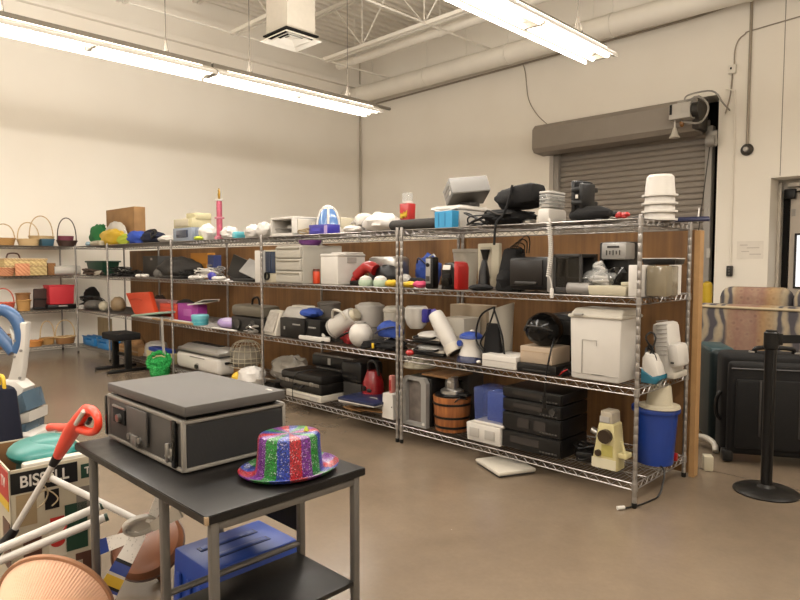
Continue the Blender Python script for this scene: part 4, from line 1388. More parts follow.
m = MB(); m.box(0, 0, .18, .28, .22, .01, .002, (0, 8, 0)); m.box(.02, .02, .195, .26, .2, .008, .002, (0, 10, 4)); m.build('paper', PAPER, t, False)
m = MB(); m.box(0, 0, .08, .22, .2, .16, .004); m.build('box_underneath', CARD2, t, False)
# stereo stack
xl, xr = xat(502, .06, L4), xat(560, .06, L4)
w = xr-xl
Ht = zat(393, (xl+xr)/2+.1, .06)-L4
hs = [.30, .30, .22, .18]
z = L4
SD = .34
cx_ = (xl+xr)/2
labs = ['black tape deck at the bottom of the stereo stack', 'black twin cassette deck second from the bottom of the stereo stack', 'black amplifier third from the bottom of the stereo stack', 'black tuner at the top of the stereo stack']
for k in range(4):
    h = Ht*hs[k]
    t = thing('hifi_unit', labs[k], 'hi-fi', (cx_, .06+SD/2, z), 0, 'black hi-fi separates')
    m = MB(); m.box(0, .01, h/2+.004, w, SD-.02, h-.008, .004); m.build('casing', BLK, t)
    m = MB(); m.box(0, -SD/2+.006, h/2+.004, w*.995, .012, h-.014, .003); m.build('fascia', mat('fascia_black', '#211f1d', .3, 0, .05), t)
    m = MB()
    if k == 1:
        m.box(-w*.12, -SD/2-.001, h*.55, w*.2, .004, h*.5); m.box(w*.16, -SD/2-.001, h*.55, w*.2, .004, h*.5)
    elif k == 0:
        m.box(-w*.1, -SD/2-.001, h*.6, w*.5, .004, h*.35)
    else:
        m.box(-w*.05, -SD/2-.001, h*.6, w*.5, .004, h*.3)
    m.build('display', mat('display_dark', '#3a3532', .12), t)
    m = MB()
    for j in range(6):
        m.box(w*(.18+.05*j), -SD/2-.003, h*.26, w*.035, .008, .010, .002)
    m.build('button', mat('button_dark', '#4c4844', .4), t)
    if k == 2:
        m = MB(); dot(m, w*.38, -SD/2, h*.6, .022, .02); m.build('knob', DGRY, t)
    m = MB()
    for a in (-.4, .4):
        for b in (-.35, .35):
            m.cyl(w*a, SD*b, 0, .012, .006, 10)
    m.build('foot', RUB, t)
    z += h
# black cables on the shelf beside it
t, w, h = place('cord_heap', 'heap of black cords beside the cream sewing machine', 'cable', 562, 592, 440, L4, .12, .24)
m = MB(); m.tube(coil_pts(w*1.1, .24, h*.8, 26, 9, .006), .006, 6); m.build('cord', BLK, t)
m = MB(); m.box(.02, -.06, .03, .10, .05, .06, .01, (0, 0, 20)); m.build('adaptor', BLK, t)
# sewing machine standing on end
t, w, h = place('sewing_machine', 'cream sewing machine standing on its end near the right post', 'sewing machine', 591.5, 625, 411.5, L4, .11, .12, total=True)
CR = mat('aged_cream', '#d5c893', .4, 0, .05)
m = MB(); m.prism([(-w*.5, 0), (w*.5, 0), (w*.5, .07), (w*.37, h*.78), (w*.30, h*.80), (-w*.22, h*.80), (-w*.26, h*.76), (-w*.46, .07)], .12, 'xz', (0, 0, 0), .01); m.build('bed', CR, t)
m = MB(); m.prism([(-w*.20, h*.8), (w*.30, h*.8), (w*.28, h*.97), (w*.2, h), (-w*.18, h)], .11, 'xz', (0, 0, 0), .006); m.build('head', BGE, t)
m = MB(); m.box(0, -.0575, h*.86, w*.4, .004, h*.10); m.build('face_plate', LGRY, t)
m = MB(); dot(m, w*.08, -.06, h*.585, .042, .03); m.build('handwheel', mat('wheel_brown', '#3a2d22', .3), t)
m = MB(); dot(m, -w*.22, -.06, h*.27, .02, .015); m.build('stitch_dial', mat('wheel_brown', '#3a2d22', .3), t)
m = MB(); m.box(w*.13, -.061, h*.33, w*.46, .003, h*.20); m.build('stitch_chart', mat('chart_yellow', '#b9ad5c', .5), t)
m = MB(); m.box(0, -.061, .035, w*.98, .004, .06); m.build('base_panel', mat('pale_cream', '#ddd4b6', .4), t)
m = MB(); m.box(w*.65, 0, h*.27, w*.36, .08, .03, .006); m.tube([(w*.8, -.03, h*.27), (w*.6, -.03, h*.52)], .008, 6); m.build('presser_arm', CR, t)
m = MB(); m.cyl(-w*.34, 0, h*.54, .02, .06, 12, (0, -70, 0)); m.tube([(-w*.36, -.02, h*.62), (-w*.44, -.02, h*.5)], .01, 8); m.build('thread_guide', SILV, t)
# blue bin with white pot on it
bx, by = xat(654.5, .47, L4), .47
H = zat(406, bx, by)-L4
r = .132
t = thing('blue_bin', 'bright blue round waste bin on the bottom shelf at the right end', 'bin', (bx, by, L4))
m = MB(); m.lathe([(0, 0), (r*.80, 0), (r*.82, .01), (r*.97, H-.03), (r*1.06, H-.03), (r*1.09, H-.015), (r*1.06, H), (r*.98, H), (r*.95, H-.03), (r*.78, .02), (0, .02)], 36); m.build('body', BLUE, t)
t = thing('cream_pot', 'cream plastic pot standing upside down on the blue bin', 'pot', (bx+.03, by-.02, L4+H))
m = MB(); m.lathe([(.118, .001), (.122, .004), (.118, .018), (.078, .022), (.076, .03), (.066, .13), (.06, .145), (0, .145)], 30); m.build('pot', IVORY, t)
# red tag cable dangling to the floor
P = smooth_path([(-.12, .55, L4+.006), (-.04, .42, L4+.008), (.02, .36, L4-.01), (.035, .30, .06), (.035, .24, .012), (.02, .12, .006), (-.0, .02, .006), (-.03, -.06, .008)])
m = MB(); m.tube(P, .0055, 6)
o = m.build('power_cord', BLK); tag(o, 'black power cord with white plug dangling to the floor at the right end', 'cord')
m = MB(); m.tube([(-.03, -.06, .012), (-.055, -.095, .012)], .011, 8); m.build('plug', WH, o)
m = MB(); m.box(xat(671, .5, L4), .56, L4+.03, .03, .02, .05, .004); m.build('red_tag', RED, o)
m = MB(); m.box(0, 0, 0, .05, .05, .004)
# bathroom scale on the floor
a, b = Vector((-1.089, -.002)), Vector((-.782, -.156))
t = thing('bathroom_scale', 'flat white bathroom scale on the floor below the bottom shelf', 'scale', (-.915, .055, 0), -25)
m = MB(); m.box(0, 0, .026, .33, .28, .026, .012); m.build('platform', WH2, t)
m = MB(); m.box(0, 0, .008, .31, .26, .014, .004); m.build('base', DGRY, t)
m = MB(); m.box(0, .09, .0395, .10, .04, .002); m.build('dial_window', LGRY, t)
# =================================================================== second unit, top shelf
# white toaster oven with open front
t, w, h = place('white_toaster_oven', 'white toaster oven with open front on the top shelf', 'toaster oven', 270.5, 293, 217, L1, .06, .40)
m = MB()
D = .40
m.box(0, 0, h-.012, w, D, .024, .006); m.box(0, 0, .015, w, D, .03, .006); m.box(-w/2+.012, 0, h/2, .024, D, h-.02, .004); m.box(w/2-.012, 0, h/2, .024, D, h-.02, .004); m.box(0, D/2-.01, h/2, w-.04, .02, h-.04)
m.build('casing', WH, t)
m = MB(); m.box(0, D/2-.03, h/2, w-.05, .01, h-.05); m.build('cavity', mat('oven_cavity', '#8f8676', .4, .3), t)
m = MB()
for k in range(5):
    m.tube([(-w*.44, -D*.4+k*.07, h*.42), (w*.44, -D*.4+k*.07, h*.42)], .004, 5)
m.tube([(-w*.44, -D*.42, h*.42), (-w*.44, D*.4, h*.42)], .004, 5); m.tube([(w*.44, -D*.42, h*.42), (w*.44, D*.4, h*.42)], .004, 5)
m.build('rack', SILV, t)
m = MB(); m.ball((-w*.1, 0, h*.5), (w*.22, .1, .03), 16, 8, -.02, .2, 3, 2); m.build('crumpled_paper', PAPER, t)
m = MB(); m.box(w*.72, -.02, h*.5, w*.02, .06, h*.4); 
m.box(w*.515, -.05, h*.5, .01, .2, h*.7, .002); m.build('side_panel', WH2, t)
m = MB(); m.ball((0, 0, .075), (.085, .07, .08), 22, 14, -.075, .25, 2.6, 31)
one(m, 'carrier_bag', BAGW, 'crumpled white plastic bag left of the white toaster oven', 'bag', (xat(262.5, .1, L1)+.0, .12, L1))
t, w, h = place('cord_tangle', 'tangled beige cord in front of the white toaster oven', 'cord', 294, 311, 229, L1, .03, .10)
m = MB(); m.tube(coil_pts(w, .10, h*1.2, 12, 12, .006), .006, 6); m.build('cord', mat('beige_cord', '#b09a72', .6), t)
# purple box
t, w, h = place('violet_box', 'dark violet blue box with white end label on the top shelf', 'box', 309, 340, 224.5, L1, .05, .14, total=True)
plain(t, 'carton', PURP, (0, 0, h/2, w, .14, h, .003))
m = MB(); m.box(w*.41, -.0715, h*.5, w*.16, .003, h*.75); m.build('end_label', LILAC, t)
m = MB(); m.box(-w*.1, -.0715, h*.5, w*.5, .003, h*.3); m.build('print_band', mat('violet_light', '#4a44b4', .5), t)
# dome appliance
t, w, h = place('dome_humidifier', 'white dome appliance with blue windows behind the violet box', 'humidifier', 315, 342, 205.5, L1, .24, .26, rnd=True)
r = w*.5
m = MB(); m.lathe([(0, 0), (r*1.0, 0), (r*1.05, .02), (r*1.02, h*.28), (r*.9, h*.32), (0, h*.32)], 30); m.build('base', WH, t)
m = MB(); m.lathe([(r*.9, h*.32), (r*.86, h*.5), (r*.66, h*.78), (r*.40, h*.9), (0, h*.91)], 30); m.build('blue_windows', mat('pale_blue_clear', '#6288be', .15, 0, .05), t)
m = MB()
for k in range(6):
    a = R(60*k+20)
    P = [(math.cos(a)*rr*r*1.02, math.sin(a)*rr*r*1.02, z*h) for rr, z in ((.9, .32), (.86, .5), (.66, .78), (.42, .9))]
    m.tube(P, .012, 6)
m.lathe([(r*.45, h*.87), (r*.42, h*.95), (r*.2, h), (0, h)], 24)
m.build('white_ribs', WH, t)
t, w, h = place('flat_device', 'beige flat device lying behind the white dome', 'device', 330, 354, 217.5, L1+.07, .42, .16, total=True)
plain(t, 'body', IVORY, (0, 0, h/2, w, .16, h, .008)); m = MB(); m.box(w*.1, -.0815, h*.5, w*.6, .003, h*.35); m.build('brown_strip', TANP, t)
m = MB(); m.box(0, 0, -.036, w*.9, .14, .07, .004); m.build('riser', WH2, t)
# white appliances
t, w, h = place('white_cooker', 'white rounded slow cooker body lying on the top shelf', 'appliance', 352, 378, 213, L1, .10, .24, total=True)
m = MB(); m.box(0, 0, h*.62, w*.98, .22, h*.5, .045, (0, -6, 0)); m.ball((w*.05, 0, h*.72), (w*.48, .11, h*.32), 24, 12); m.build('body', WH, t)
m = MB(); m.box(-w*.1, -.06, h*.26, w*.7, .12, h*.2, .015); m.box(-w*.1, 0, h*.1, w*.6, .16, h*.2, .01); m.build('dark_base', GRYP, t)
m = MB(); m.tube(smooth_path([(-w*.5, -.1, h*.55), (-w*.2, -.14, h*.48), (w*.2, -.13, h*.6)]), .008, 6); m.build('edge_trim', LGRY, t)
m = MB(); m.ball((0, 0, .07), (.17, .13, .085), 26, 14, -.07, .22, 2.3, 51)
one(m, 'white_cloth', BAGW, 'heap of white cloth beside the rolled dark mat on the top shelf', 'cloth', (xat(379, .14, L1), .17, L1))
m = MB(); m.ball((0, 0, .03), (.09, .07, .035), 20, 10, -.03, .2, 3, 52)
one(m, 'white_paper_wad', BAGW, 'small wad of white paper right of the violet box', 'paper', (xat(349, .05, L1), .09, L1))
t, w, h = place('lidded_appliance', 'white flat lidded appliance behind the white cloth heap', 'appliance', 362, 393, 211, L1, .34, .25, total=True)
m = MB(); m.lathe([(0, 0), (w*.44, 0), (w*.5, h*.25), (w*.5, h*.6), (w*.44, h*.85), (w*.2, h), (0, h)], 28, (0, 0, 0), None, (1, .8)); m.build('body', WH, t)
m = MB(); m.box(-w*.1, -w*.42, h*.45, w*.22, .03, .03, .01); m.build('handle', LGRY, t)

# =================================================================== second unit, second shelf
t, w, h = place('white_panel', 'white flat upright panel beside the blue picture screen', 'panel', 255, 262.3, 250.5, L2, .02, .07)  # plain upright white panel without a screen
plain(t, 'panel', WH, (0, 0, h/2, w, .07, h, .004))
t, w, h = place('screen_device', 'ivory device with dark blue screen and round black ring', 'device', 264, 276.5, 250, L2, .06, .10)
plain(t, 'body', IVORY, (0, 0, h/2, w, .10, h, .006))
m = MB(); m.box(w*.05, -.052, h*.62, w*.78, .006, h*.66, .001); m.build('screen', SCREEN, t)
m = MB(); m.lathe([(.028, -.008), (.04, -.008), (.04, .008), (.028, .008), (.028, -.008)], 20, (-w*.18, -.062, h*.20), (90, 0, 0)); m.build('ring', BLK, t)
t, w, h = place('drawer_chest', 'beige plastic chest of three drawers on the second shelf', 'drawers', 277, 303, 245.5, L2, .05, .46)
BG2 = mat('putty_plastic', '#b9b3a6', .45, 0, .03)
plain(t, 'carcass', BG2, (0, 0, h/2, w, .46, h, .006))
for k in range(3):
    z = h*(.17+.325*k)
    m = MB(); m.box(0, -.236, z, w*.95, .03, h*.29, .006); d_ = m.build('drawer', BG2, t)
    m = MB(); m.box(0, -.254, z+h*.10, w*.86, .012, .014, .003); m.build('pull_lip', mat('putty_dark', '#98917f', .5), d_)  # pull lips in a darker putty colour
zt_ = L2+h
m = MB(); m.lathe([(0, 0), (.075, 0), (.10, .025), (.11, .05), (.105, .05), (.09, .02), (0, .008)], 22)
one(m, 'violet_dish', mat('violet_dish', '#8a4a9c', .4), 'violet plastic dish on top of the beige drawer chest', 'dish', (xat(311, .25, zt_), .24, zt_))
t, w, h = place('orange_jar', 'small orange jar between the drawer chest and the white lidded box', 'jar', 313.5, 319.5, 269, L2, .16, .08, rnd=True)
m = MB(); m.lathe([(0, 0), (w*.55, 0), (w*.6, .01), (w*.6, h*.8), (w*.5, h*.86)], 20); m.build('body', ORG, t)
m = MB(); m.lathe([(w*.5, h*.84), (w*.56, h*.84), (w*.56, h), (0, h)], 20); m.build('lid', mat('brown_lid', '#7c4030', .5), t)
t, w, h = place('bread_maker', 'white bread maker with domed lid on the second shelf', 'bread maker', 319.5, 337, 252, L2, .05, .32)
m = MB(); m.box(.01, 0, h*.44, w*1.0, .32, h*.88, .015); m.build('body', WH, t)
m = MB(); m.box(.01, 0, h*.90, w*1.03, .325, h*.1, .015); m.box(.01, .05, h*.965, w*.9, .2, h*.07, .02); m.build('lid', WH, t)
m = MB(); m.box(w*.5+.012, 0, h*.75, .004, .10, .05); m.build('control_panel', LGRY, t)
t, w, h = place('silver_toaster', 'silver toaster with black stripe behind the red vacuum', 'toaster', 367, 396, 256.5, L2+.02, .30, .18)
m = MB(); m.box(0, 0, h*.5, w, .18, h, .035); m.build('body', SILV, t)
m = MB(); m.box(w*.02, -.092, h*.55, w*.55, .008, .02, .004); m.build('black_stripe', BLK, t)
m = MB(); m.box(0, 0, -.01, w*.8, .15, .02); m.build('foot', BLK, t)
t, w, h = place('hand_vacuum', 'red handheld vacuum on the second shelf', 'vacuum', 350, 383, 265, L2, .16, .14, total=True)
m = MB(); m.tube(smooth_path([(-w*.5, -.03, .03), (-w*.38, -.02, h*.45), (-w*.1, 0, h*.82), (w*.2, 0, h*.9), (w*.45, 0, h*.75)]), [.03]*5+[.045]*6+[.05]*10, 12); m.build('body', RED, t)
m = MB(); m.tube(smooth_path([(-w*.15, 0, h*.95), (0, 0, h*1.12), (w*.25, 0, h*1.1), (w*.35, 0, h*.95)]), .012, 8); m.build('handle', RED, t)
m = MB(); m.box(0, 0, .02, .3, .12, .04, .01); m.build('stand', BLK, t)
t, w, h = place('black_appliance', 'black appliance mass behind the pale green lidded pots', 'appliance', 372, 398, 265, L2, .24, .05)
m = MB(); m.ball((0, 0, h*.45), (w*.5, .05, h*.55), 20, 12, -h*.45, .2, 3, 12); m.build('body', BLK, t)
MINTM = MINT
for k, (u0, u1, lb) in enumerate(((358.5, 373, 'pale mint rounded pot on the left of the mint pair'), (373, 388, 'pale mint rounded pot on the right of the mint pair'))):
    t, w, h = place('mint_pot', lb, 'pot', u0, u1, 275.5, L2, .04, .10, group='pale mint pots', rnd=True)
    r = w*.5
    m = MB(); m.lathe([(0, 0), (r*.9, 0), (r*1.0, .02), (r*1.0, h*.45), (r*.92, h*.6), (0, h*.62)], 22); m.build('pot', MINTM, t)
    m = MB(); m.lathe([(r*.85, h*.6), (r*.8, h*.78), (r*.45, h*.95), (0, h)], 22); m.build('lid', WH, t)
flat_pack('yellow_cloth', 'small yellow cloth left of the double posts', 'cloth', 391.5, 0, .12, .10, .06, L2, YEL, .07, 0, 4)

# =================================================================== second unit, third shelf
t, w, h = place('panel_heater', 'white square panel device tilted back on the third shelf by its left post', 'heater', 258, 277, 311, L3, .05, .16, -10)
m = MB(); m.fr(0, 0, 0, (w, .14), (w*.92, .08), h, .01, (-.015, .05)); m.build('body', WH2, t)
m = MB(); m.fr(0, -.073, .03, (w*.8, .004), (w*.72, .004), h*.8, 0, (-.01, .075)); m.build('front_print', mat('faint_print', '#bcb4a8', .6, 0, .3, 40), t)
t, w, h = place('black_printer', 'black printer with small silver badge on the third shelf', 'printer', 280, 304, 318.5, L3, .05, .30)
plain(t, 'body', BLK, (0, 0, h/2, w, .30, h, .01)); m = MB(); m.box(w*.2, -.152, h*.72, w*.3, .004, .012); m.box(-w*.3, -.152, h*.5, .02, .004, .03); m.build('badge', SILP, t); zp = L3+h
t2, w2, h2 = place('black_case', 'black box with silver handle beside the black printer', 'case', 305, 320, 319.5, L3, .07, .28)
plain(t2, 'body', BLK, (0, 0, h2/2, w2, .28, h2, .008)); m = MB(); m.box(0, -.143, h2*.62, w2*.5, .006, .012); m.build('badge', SILP, t2); zq2 = L3+h2
t, w, h = place('desk_telephone', 'light grey telephone base on top of the black printer', 'telephone', 281, 304, 307.5, zp, .08, .22)
m = MB(); m.fr(0, 0, 0, (w, .22), (w*.9, .16), h, .02, (0, .02)); m.build('body', LGRY, t); m = MB(); m.fr(0, 0.02, h-.002, (w*.7, .10), (w*.66, .09), .016, .006); m.build('cradle', WH2, t)
flat_pack('blue_cloth', 'blue folded cloth on top of the black case', 'cloth', 311, 0, .26, .20, .09, zq2, BLUEF, .17, 0, 6)
flat_pack('black_bag', 'black slumped bag at the back of the third shelf behind the white tilted panel', 'bag', 272, 0, .30, .18, .20, L3, BLKF, .50, 0, 23)
# grey canister
t, w, h = place('grey_canister', 'grey round canister with pale oval badge', 'canister', 318, 340.5, 301.5, L3+.0, .34, .28, rnd=True)
r = w*.5
m = MB(); m.lathe([(0, 0), (r*.96, 0), (r, .01), (r, h*.9), (r*1.04, h*.91), (r*1.04, h*.97), (r*.9, h), (0, h)], 30); m.build('body', mat('warm_grey', '#7d766e', .45, .1), t)
m = MB(); m.lathe([(.028, 0), (.045, 0), (.045, .004), (.028, .004), (.028, 0)], 24, (0, -r-.001, h*.72), (90, 0, 0), (1.2, .6)); m.build('oval_badge', WH, t)
# tilted white kettle
t = thing('electric_kettle', 'white electric kettle lying tilted on the third shelf', 'kettle', (xat(334, .10, L3), .16, L3+.0), 0)
M_ = (0, 62, 25)
m = MB(); m.lathe([(0, 0), (.085, 0), (.095, .02), (.085, .20), (.075, .25), (0, .255)], 26, (-.06, 0, .12), (0, 60, 10)); m.build('body', WH, t)
m = MB(); m.lathe([(0, .25), (.06, .25), (.05, .29), (.02, .30), (0, .30)], 22, (-.06, 0, .12), (0, 60, 10)); m.build('lid', IVORY, t)
m = MB(); m.lathe([(0, -.02), (.09, -.02), (.095, 0), (0, 0)], 26, (-.06, 0, .12), (0, 60, 10)); m.build('base_ring', LGRY, t)
m = MB(); m.tube(smooth_path([(-.02, -.06, .22), (.02, -.08, .29), (.12, -.08, .28), (.16, -.06, .22)]), .012, 8); m.build('handle', WH2, t)
m = MB(); m.box(-.02, .05, .02, .16, .12, .04, .01); m.build('rest', DGRY, t)
t, w, h = place('white_clothes_iron', 'white flat clothes iron lying at the third shelf edge', 'iron', 297, 323, 333, L3, .02, .16)
m = MB(); m.prism([(-w*.5, -.06), (w*.3, -.07), (w*.5, 0), (w*.3, .07), (-w*.5, .06)], h*.5, 'xy', (0, 0, h*.3), .008); m.build('body', WH, t)
m = MB(); m.box(0, 0, .008, w*.8, .11, .014, .004); m.build('soleplate', DGRY, t)
m = MB(); m.tube(smooth_path([(-w*.42, 0, h*.5), (-w*.3, 0, h*.95), (w*.1, 0, h*.98), (w*.32, 0, h*.52)]), .013, 8); m.build('handle', WH, t)
t, w, h = place('red_cloth', 'red cloth bundle beside the tilted white kettle', 'cloth', 335, 358, 328, L3, .12, .2)
m = MB(); m.ball((0, 0, h*.42), (w*.52, .10, h*.58), 26, 14, -h*.42, .28, 2.4, 61); m.build('cloth', REDF, t)
m = MB(); m.tube(smooth_path([(-w*.45, -.09, h*.2), (-w*.1, -.12, h*.55), (w*.3, -.10, h*.9)]), .010, 6); m.build('black_strap', BLK, t)
m = MB(); m.ball((0, 0, .10), (.105, .095, .105), 26, 18, -.10)
o = one(m, 'white_globe', WH, 'white egg-shaped plastic globe in front of the crock pot', 'globe', (xat(358, .09, L3), .12, L3))
m = MB(); m.lathe([(.035, .0), (.045, .0), (.045, .012), (.035, .012), (.035, 0)], 18, (0, 0, .199)); m.build('rim', LGRY, o)
# crock pot
t, w, h = place('crock_pot', 'white slow cooker raised at the back of the third shelf', 'slow cooker', 355.5, 384, 302, L3+.12, .26, .30, rnd=True)
r = w*.5
m = MB(); m.lathe([(0, .02), (r*.85, .02), (r*.95, .04), (r, h*.8), (r*1.03, h*.82), (r*1.03, h*.88), (r*.9, h*.9), (0, h*.9)], 30); m.build('body', WH, t)
m = MB(); m.lathe([(r*.95, h*.88), (r*.7, h*.97), (r*.2, h), (0, h)], 30); m.build('lid', WH2, t)
m = MB(); dot(m, 0, -r*.98, h*.4, .025, .02); m.build('knob', LGRY, t)
m = MB(); m.lathe([(0, -.12), (r*.9, -.12), (r*.95, -.05), (r*.8, .02), (0, .02)], 30); m.build('grey_base', GRYP, t)
t, w, h = place('blue_hat', 'bright blue cloth cap on the black glove heap', 'cap', 372, 395, 322, L3+.10, .08, .16)
m = MB(); m.ball((0, 0, h*.4), (w*.5, .08, h*.6), 24, 14, -h*.35, .16, 2.4, 71); m.build('crown', BLUEF, t)
m = MB(); m.tube(smooth_path([(-w*.4, -.07, h*.2), (0, -.1, h*.55), (w*.4, -.06, h*.75)]), .008, 6); m.build('dark_strap', NAVY, t)
t, w, h = place('black_glove', 'black glove heap with a yellow tag under the blue cap', 'gloves', 364, 396, 340, L3, .04, .2)
m = MB(); m.ball((0, 0, h*.48), (w*.5, .10, h*.55), 28, 14, -h*.48, .25, 2.8, 72)
for k in range(4):
    m.tube(smooth_path([(-w*.2+.02*k, -.06, .07), (-w*.36, -.10, .06-.012*k), (-w*.5-.01*k, -.10, .05-.012*k)]), .014, 8)
m.build('glove', BLKF, t)
m = MB(); m.box(-w*.14, -.125, h*.45, .022, .012, h*.5, .004); m.build('yellow_tag', YEL, t)
t, w, h = place('sandwich_toaster', 'white and dark sandwich toaster left of the double posts on the third shelf', 'sandwich toaster', 384, 397, 339, L3, .06, .22, total=True)
m = MB(); m.ball((0, 0, h*.6), (w*.6, .11, h*.4), 22, 10, -.005); m.build('lid', WH, t)
m = MB(); m.box(0, 0, h*.3, w*1.15, .22, h*.55, .01); m.build('base', DGRY, t)

# =================================================================== second unit, bottom shelf
# case stack at the left
t, w, h = place('white_printer', 'long low white printer at the bottom shelf under the black briefcase', 'printer', 286, 321, 392.5, L4, .03, .36)
WP = w
plain(t, 'body', WH2, (0, 0, h/2, w, .36, h, .008)); m = MB(); m.box(0, -.1815, h*.62, w*.9, .004, .008); m.box(w*.3, -.1815, h*.3, w*.2, .004, .03); m.build('paper_slot', LGRY, t); z1 = L4+h
t, w, h = place('box_unit', 'flat black box unit left of the white printer on the bottom shelf', 'player', 264, 288, 382, L4, .10, .16, total=True)
plain(t, 'body', BLK, (0, 0, h/2, w, .16, h, .006)); m = MB(); m.box(0, -.0815, h*.5, w*.7, .003, h*.12); m.build('slot', DGRY, t)
t, w, h = place('black_briefcase', 'black hard briefcase with silver catches on the long white printer', 'briefcase', 279.5, 321, 372.5, z1, .03, .36)
m = MB(); m.box(0, 0, h*.28, w, .36, h*.54, .02); m.box(0, .0, h*.74, w*.98, .35, h*.5, .03); m.build('shell', mat('case_black', '#24211e', .4), t)
m = MB(); m.box(0, -.183, h*.50, w*.92, .008, .028, .003); m.build('aluminium_edge', mat('dull_alu', '#8d877d', .35, .6), t)
m = MB()
for k in (-.28, .30):
    m.box(w*k, -.189, h*.52, .05, .01, .035, .004)
m.build('catch', SILV, t)
m = MB(); m.tube([(-.06, -.18, h*.38), (-.055, -.21, h*.28), (.055, -.21, h*.28), (.06, -.18, h*.38)], .008, 8); m.build('handle', BLK, t)
m = MB(); m.tube(smooth_path([(.12, .1, h+.004), (.02, -.06, h+.01), (-.05, -.185, h*.9), (-.06, -.212, h*.3), (-.06, -.213, -.05), (-.05, -.214, -.09)]), .004, 6); m.build('cord', BLK, t)
# black printers behind
t, w, h = place('flat_printer', 'large flat black printer behind the black briefcase', 'printer', 312, 352, 357, L4+.26, .30, .34)
m = MB(); m.box(0, 0, h*.5, w, .34, h, .012); m.build('body', BLK, t); m = MB(); m.box(0, -.14, h+.004, w*.96, .04, .012, .004); m.build('lid_edge', GRYP, t)
m = MB(); m.box(-w*.05, -.172, h*.55, .04, .004, .06); m.build('label', LGRY, t)
m = MB(); m.box(0, 0, -.13, w*.9, .3, .255, .01); m.build('lower_box', DGRY, t)
t, w, h = place('inkjet_printer', 'rounded black inkjet printer left of the red kettle', 'printer', 340, 361, 362, L4+.18, .22, .28)
m = MB(); m.box(0, 0, h*.5, w, .28, h, .04); m.build('body', BLK, t); m = MB(); m.box(0, -.142, h*.3, w*.7, .006, .03, .003); m.build('output_slot', DARK, t)
m = MB(); m.box(0, 0, -.09, w*.85, .24, .178, .005); m.build('lower_box', DGRY, t)
# red kettle-like vacuum
t, w, h = place('red_kettle', 'dark red rounded kettle with black handle on the bottom shelf', 'kettle', 362, 385, 363, L4+.085, .16, .22, rnd=True)
r = w*.5
RD2 = mat('dark_red_plastic', '#8e1a20', .25)
m = MB(); m.lathe([(0, 0), (r*.95, 0), (r, .03), (r*.9, h*.5), (r*.55, h*.78), (0, h*.8)], 26); m.build('body', RD2, t)
m = MB(); m.tube(smooth_path([(-r*.6, 0, h*.7), (-r*.5, 0, h*1.0), (r*.3, 0, h*1.02), (r*.65, 0, h*.65)]), .016, 8); m.build('handle', BLK, t)
m = MB(); dot(m, -r*.1, -r*.92, h*.3, .02, .015); m.ball((r*.3, -r*.8, h*.25), (.03, .02, .02), 10, 6); m.build('dial', BLK, t)
# stack of files
t, w, h = place('grey_tray', 'grey flat tray beneath the red kettle', 'tray', 352, 392, 392, L4+.03, .10, .34)
m = MB(); m.box(0, 0, .035, w, .34, .06, .004); m.build('body', LGRY, t)
m = MB(); m.box(0, 0, -.013, w*.9, .3, .03); m.build('base', GRYP, t)
t, w, h = place('navy_binder', 'navy blue binder with pale edge sticking out over the shelf', 'binder', 338, 372, 388, L4+.105, -.06, .36, 4)
m = MB(); m.box(0, 0, .012, w, .36, .022, .004); m.build('cover', mat('navy_cover', '#1e2648', .35), t)
m = MB(); m.box(0, -.003, -.003, w*.97, .35, .008); m.build('page_edge', PAPER, t)
m = MB(); P = [(.06+.05*math.cos(a), -.05+.03*math.sin(a), .0245) for a in [R(20+14*k) for k in range(10)]]; m.tube(P, .004, 5); m.build('logo_arc', LGRY, t)
t, w, h = place('brown_envelopes', 'fanned brown paper bags under the navy binder', 'paper bags', 340, 378, 407, L4, .02, .26)
for k in range(4):
    m = MB(); m.box(-w*.3+w*.2*k, -.02*(k % 2), .010+.012*k, w*.36, .22, .010, .003, (2, 0, -14+10*k)); m.build('paper_bag', BRN, t, False)
t, w, h = place('grey_slab', 'grey foam slab at the right of the bottom shelf beside the white paper box', 'foam', 372, 395, 409, L4, .10, .3)
plain(t, 'slab', mat('grey_foam', '#6e6a65', .8), (0, 0, .02, w, .3, .04, .005))
t, w, h = place('frosted_bag', 'pale frosted bag sticking out left of the grey board on the bottom shelf', 'bag', 340, 356, 398, L4+.055, .0, .16)
m = MB(); m.box(0, 0, .02, w*1.3, .16, .04, .015); m.build('bag', LGRY, t)
# =================================================================== third unit (roaster shelves), top shelf
t, w, h = place('two_tone_chest', 'two-tone grey blue and cream plastic storage chest on the top shelf', 'storage box', 173, 192, 213, L1, .10, .26)
BLG = mat('blue_grey_plastic', '#8f99a8', .45)
CRY = mat('cream_yellow', '#cdc39a', .5)
w2 = w*1.0
m = MB(); m.box(0, 0, h*.24, w, .26, h*.48, .01); m.build('base', BLG, t)
m = MB(); m.box(0, -.132, h*.27, w*.6, .008, h*.26, .002); m.build('dark_window', SCREEN, t)
m = MB(); m.box(0, 0, h*.64, w*.98, .24, h*.32, .008); m.box(w*.26, .02, h*.88, w*.5, .20, h*.22, .008); m.build('upper_lid', CRY, t)
m = MB(); m.box(-w*.05, -.123, h*.66, w*.7, .006, h*.25, .002); m.build('lid_panel', IVORY, t)
m = MB(); m.box(w*.5+.03, .02, h*.24, .06, .22, h*.46, .008); m.build('side_bin', BLG, t)
for k, (u, sx, sz, sd, lb) in enumerate(((206, .10, .10, 41, 'white plastic bag beside the two-tone chest'), (228, .10, .075, 42, 'white plastic bag right of the pink trophy'), (252, .09, .075, 43, 'white crumpled bag right of the turquoise pack'))):
    m = MB(); m.ball((0, 0, sz*.85), (sx, .09, sz), 22, 12, -sz*.85, .24, 2.6, sd)
    one(m, 'plastic_bag', BAGW, lb, 'bag', (xat(u, .14, L1), .16, L1))
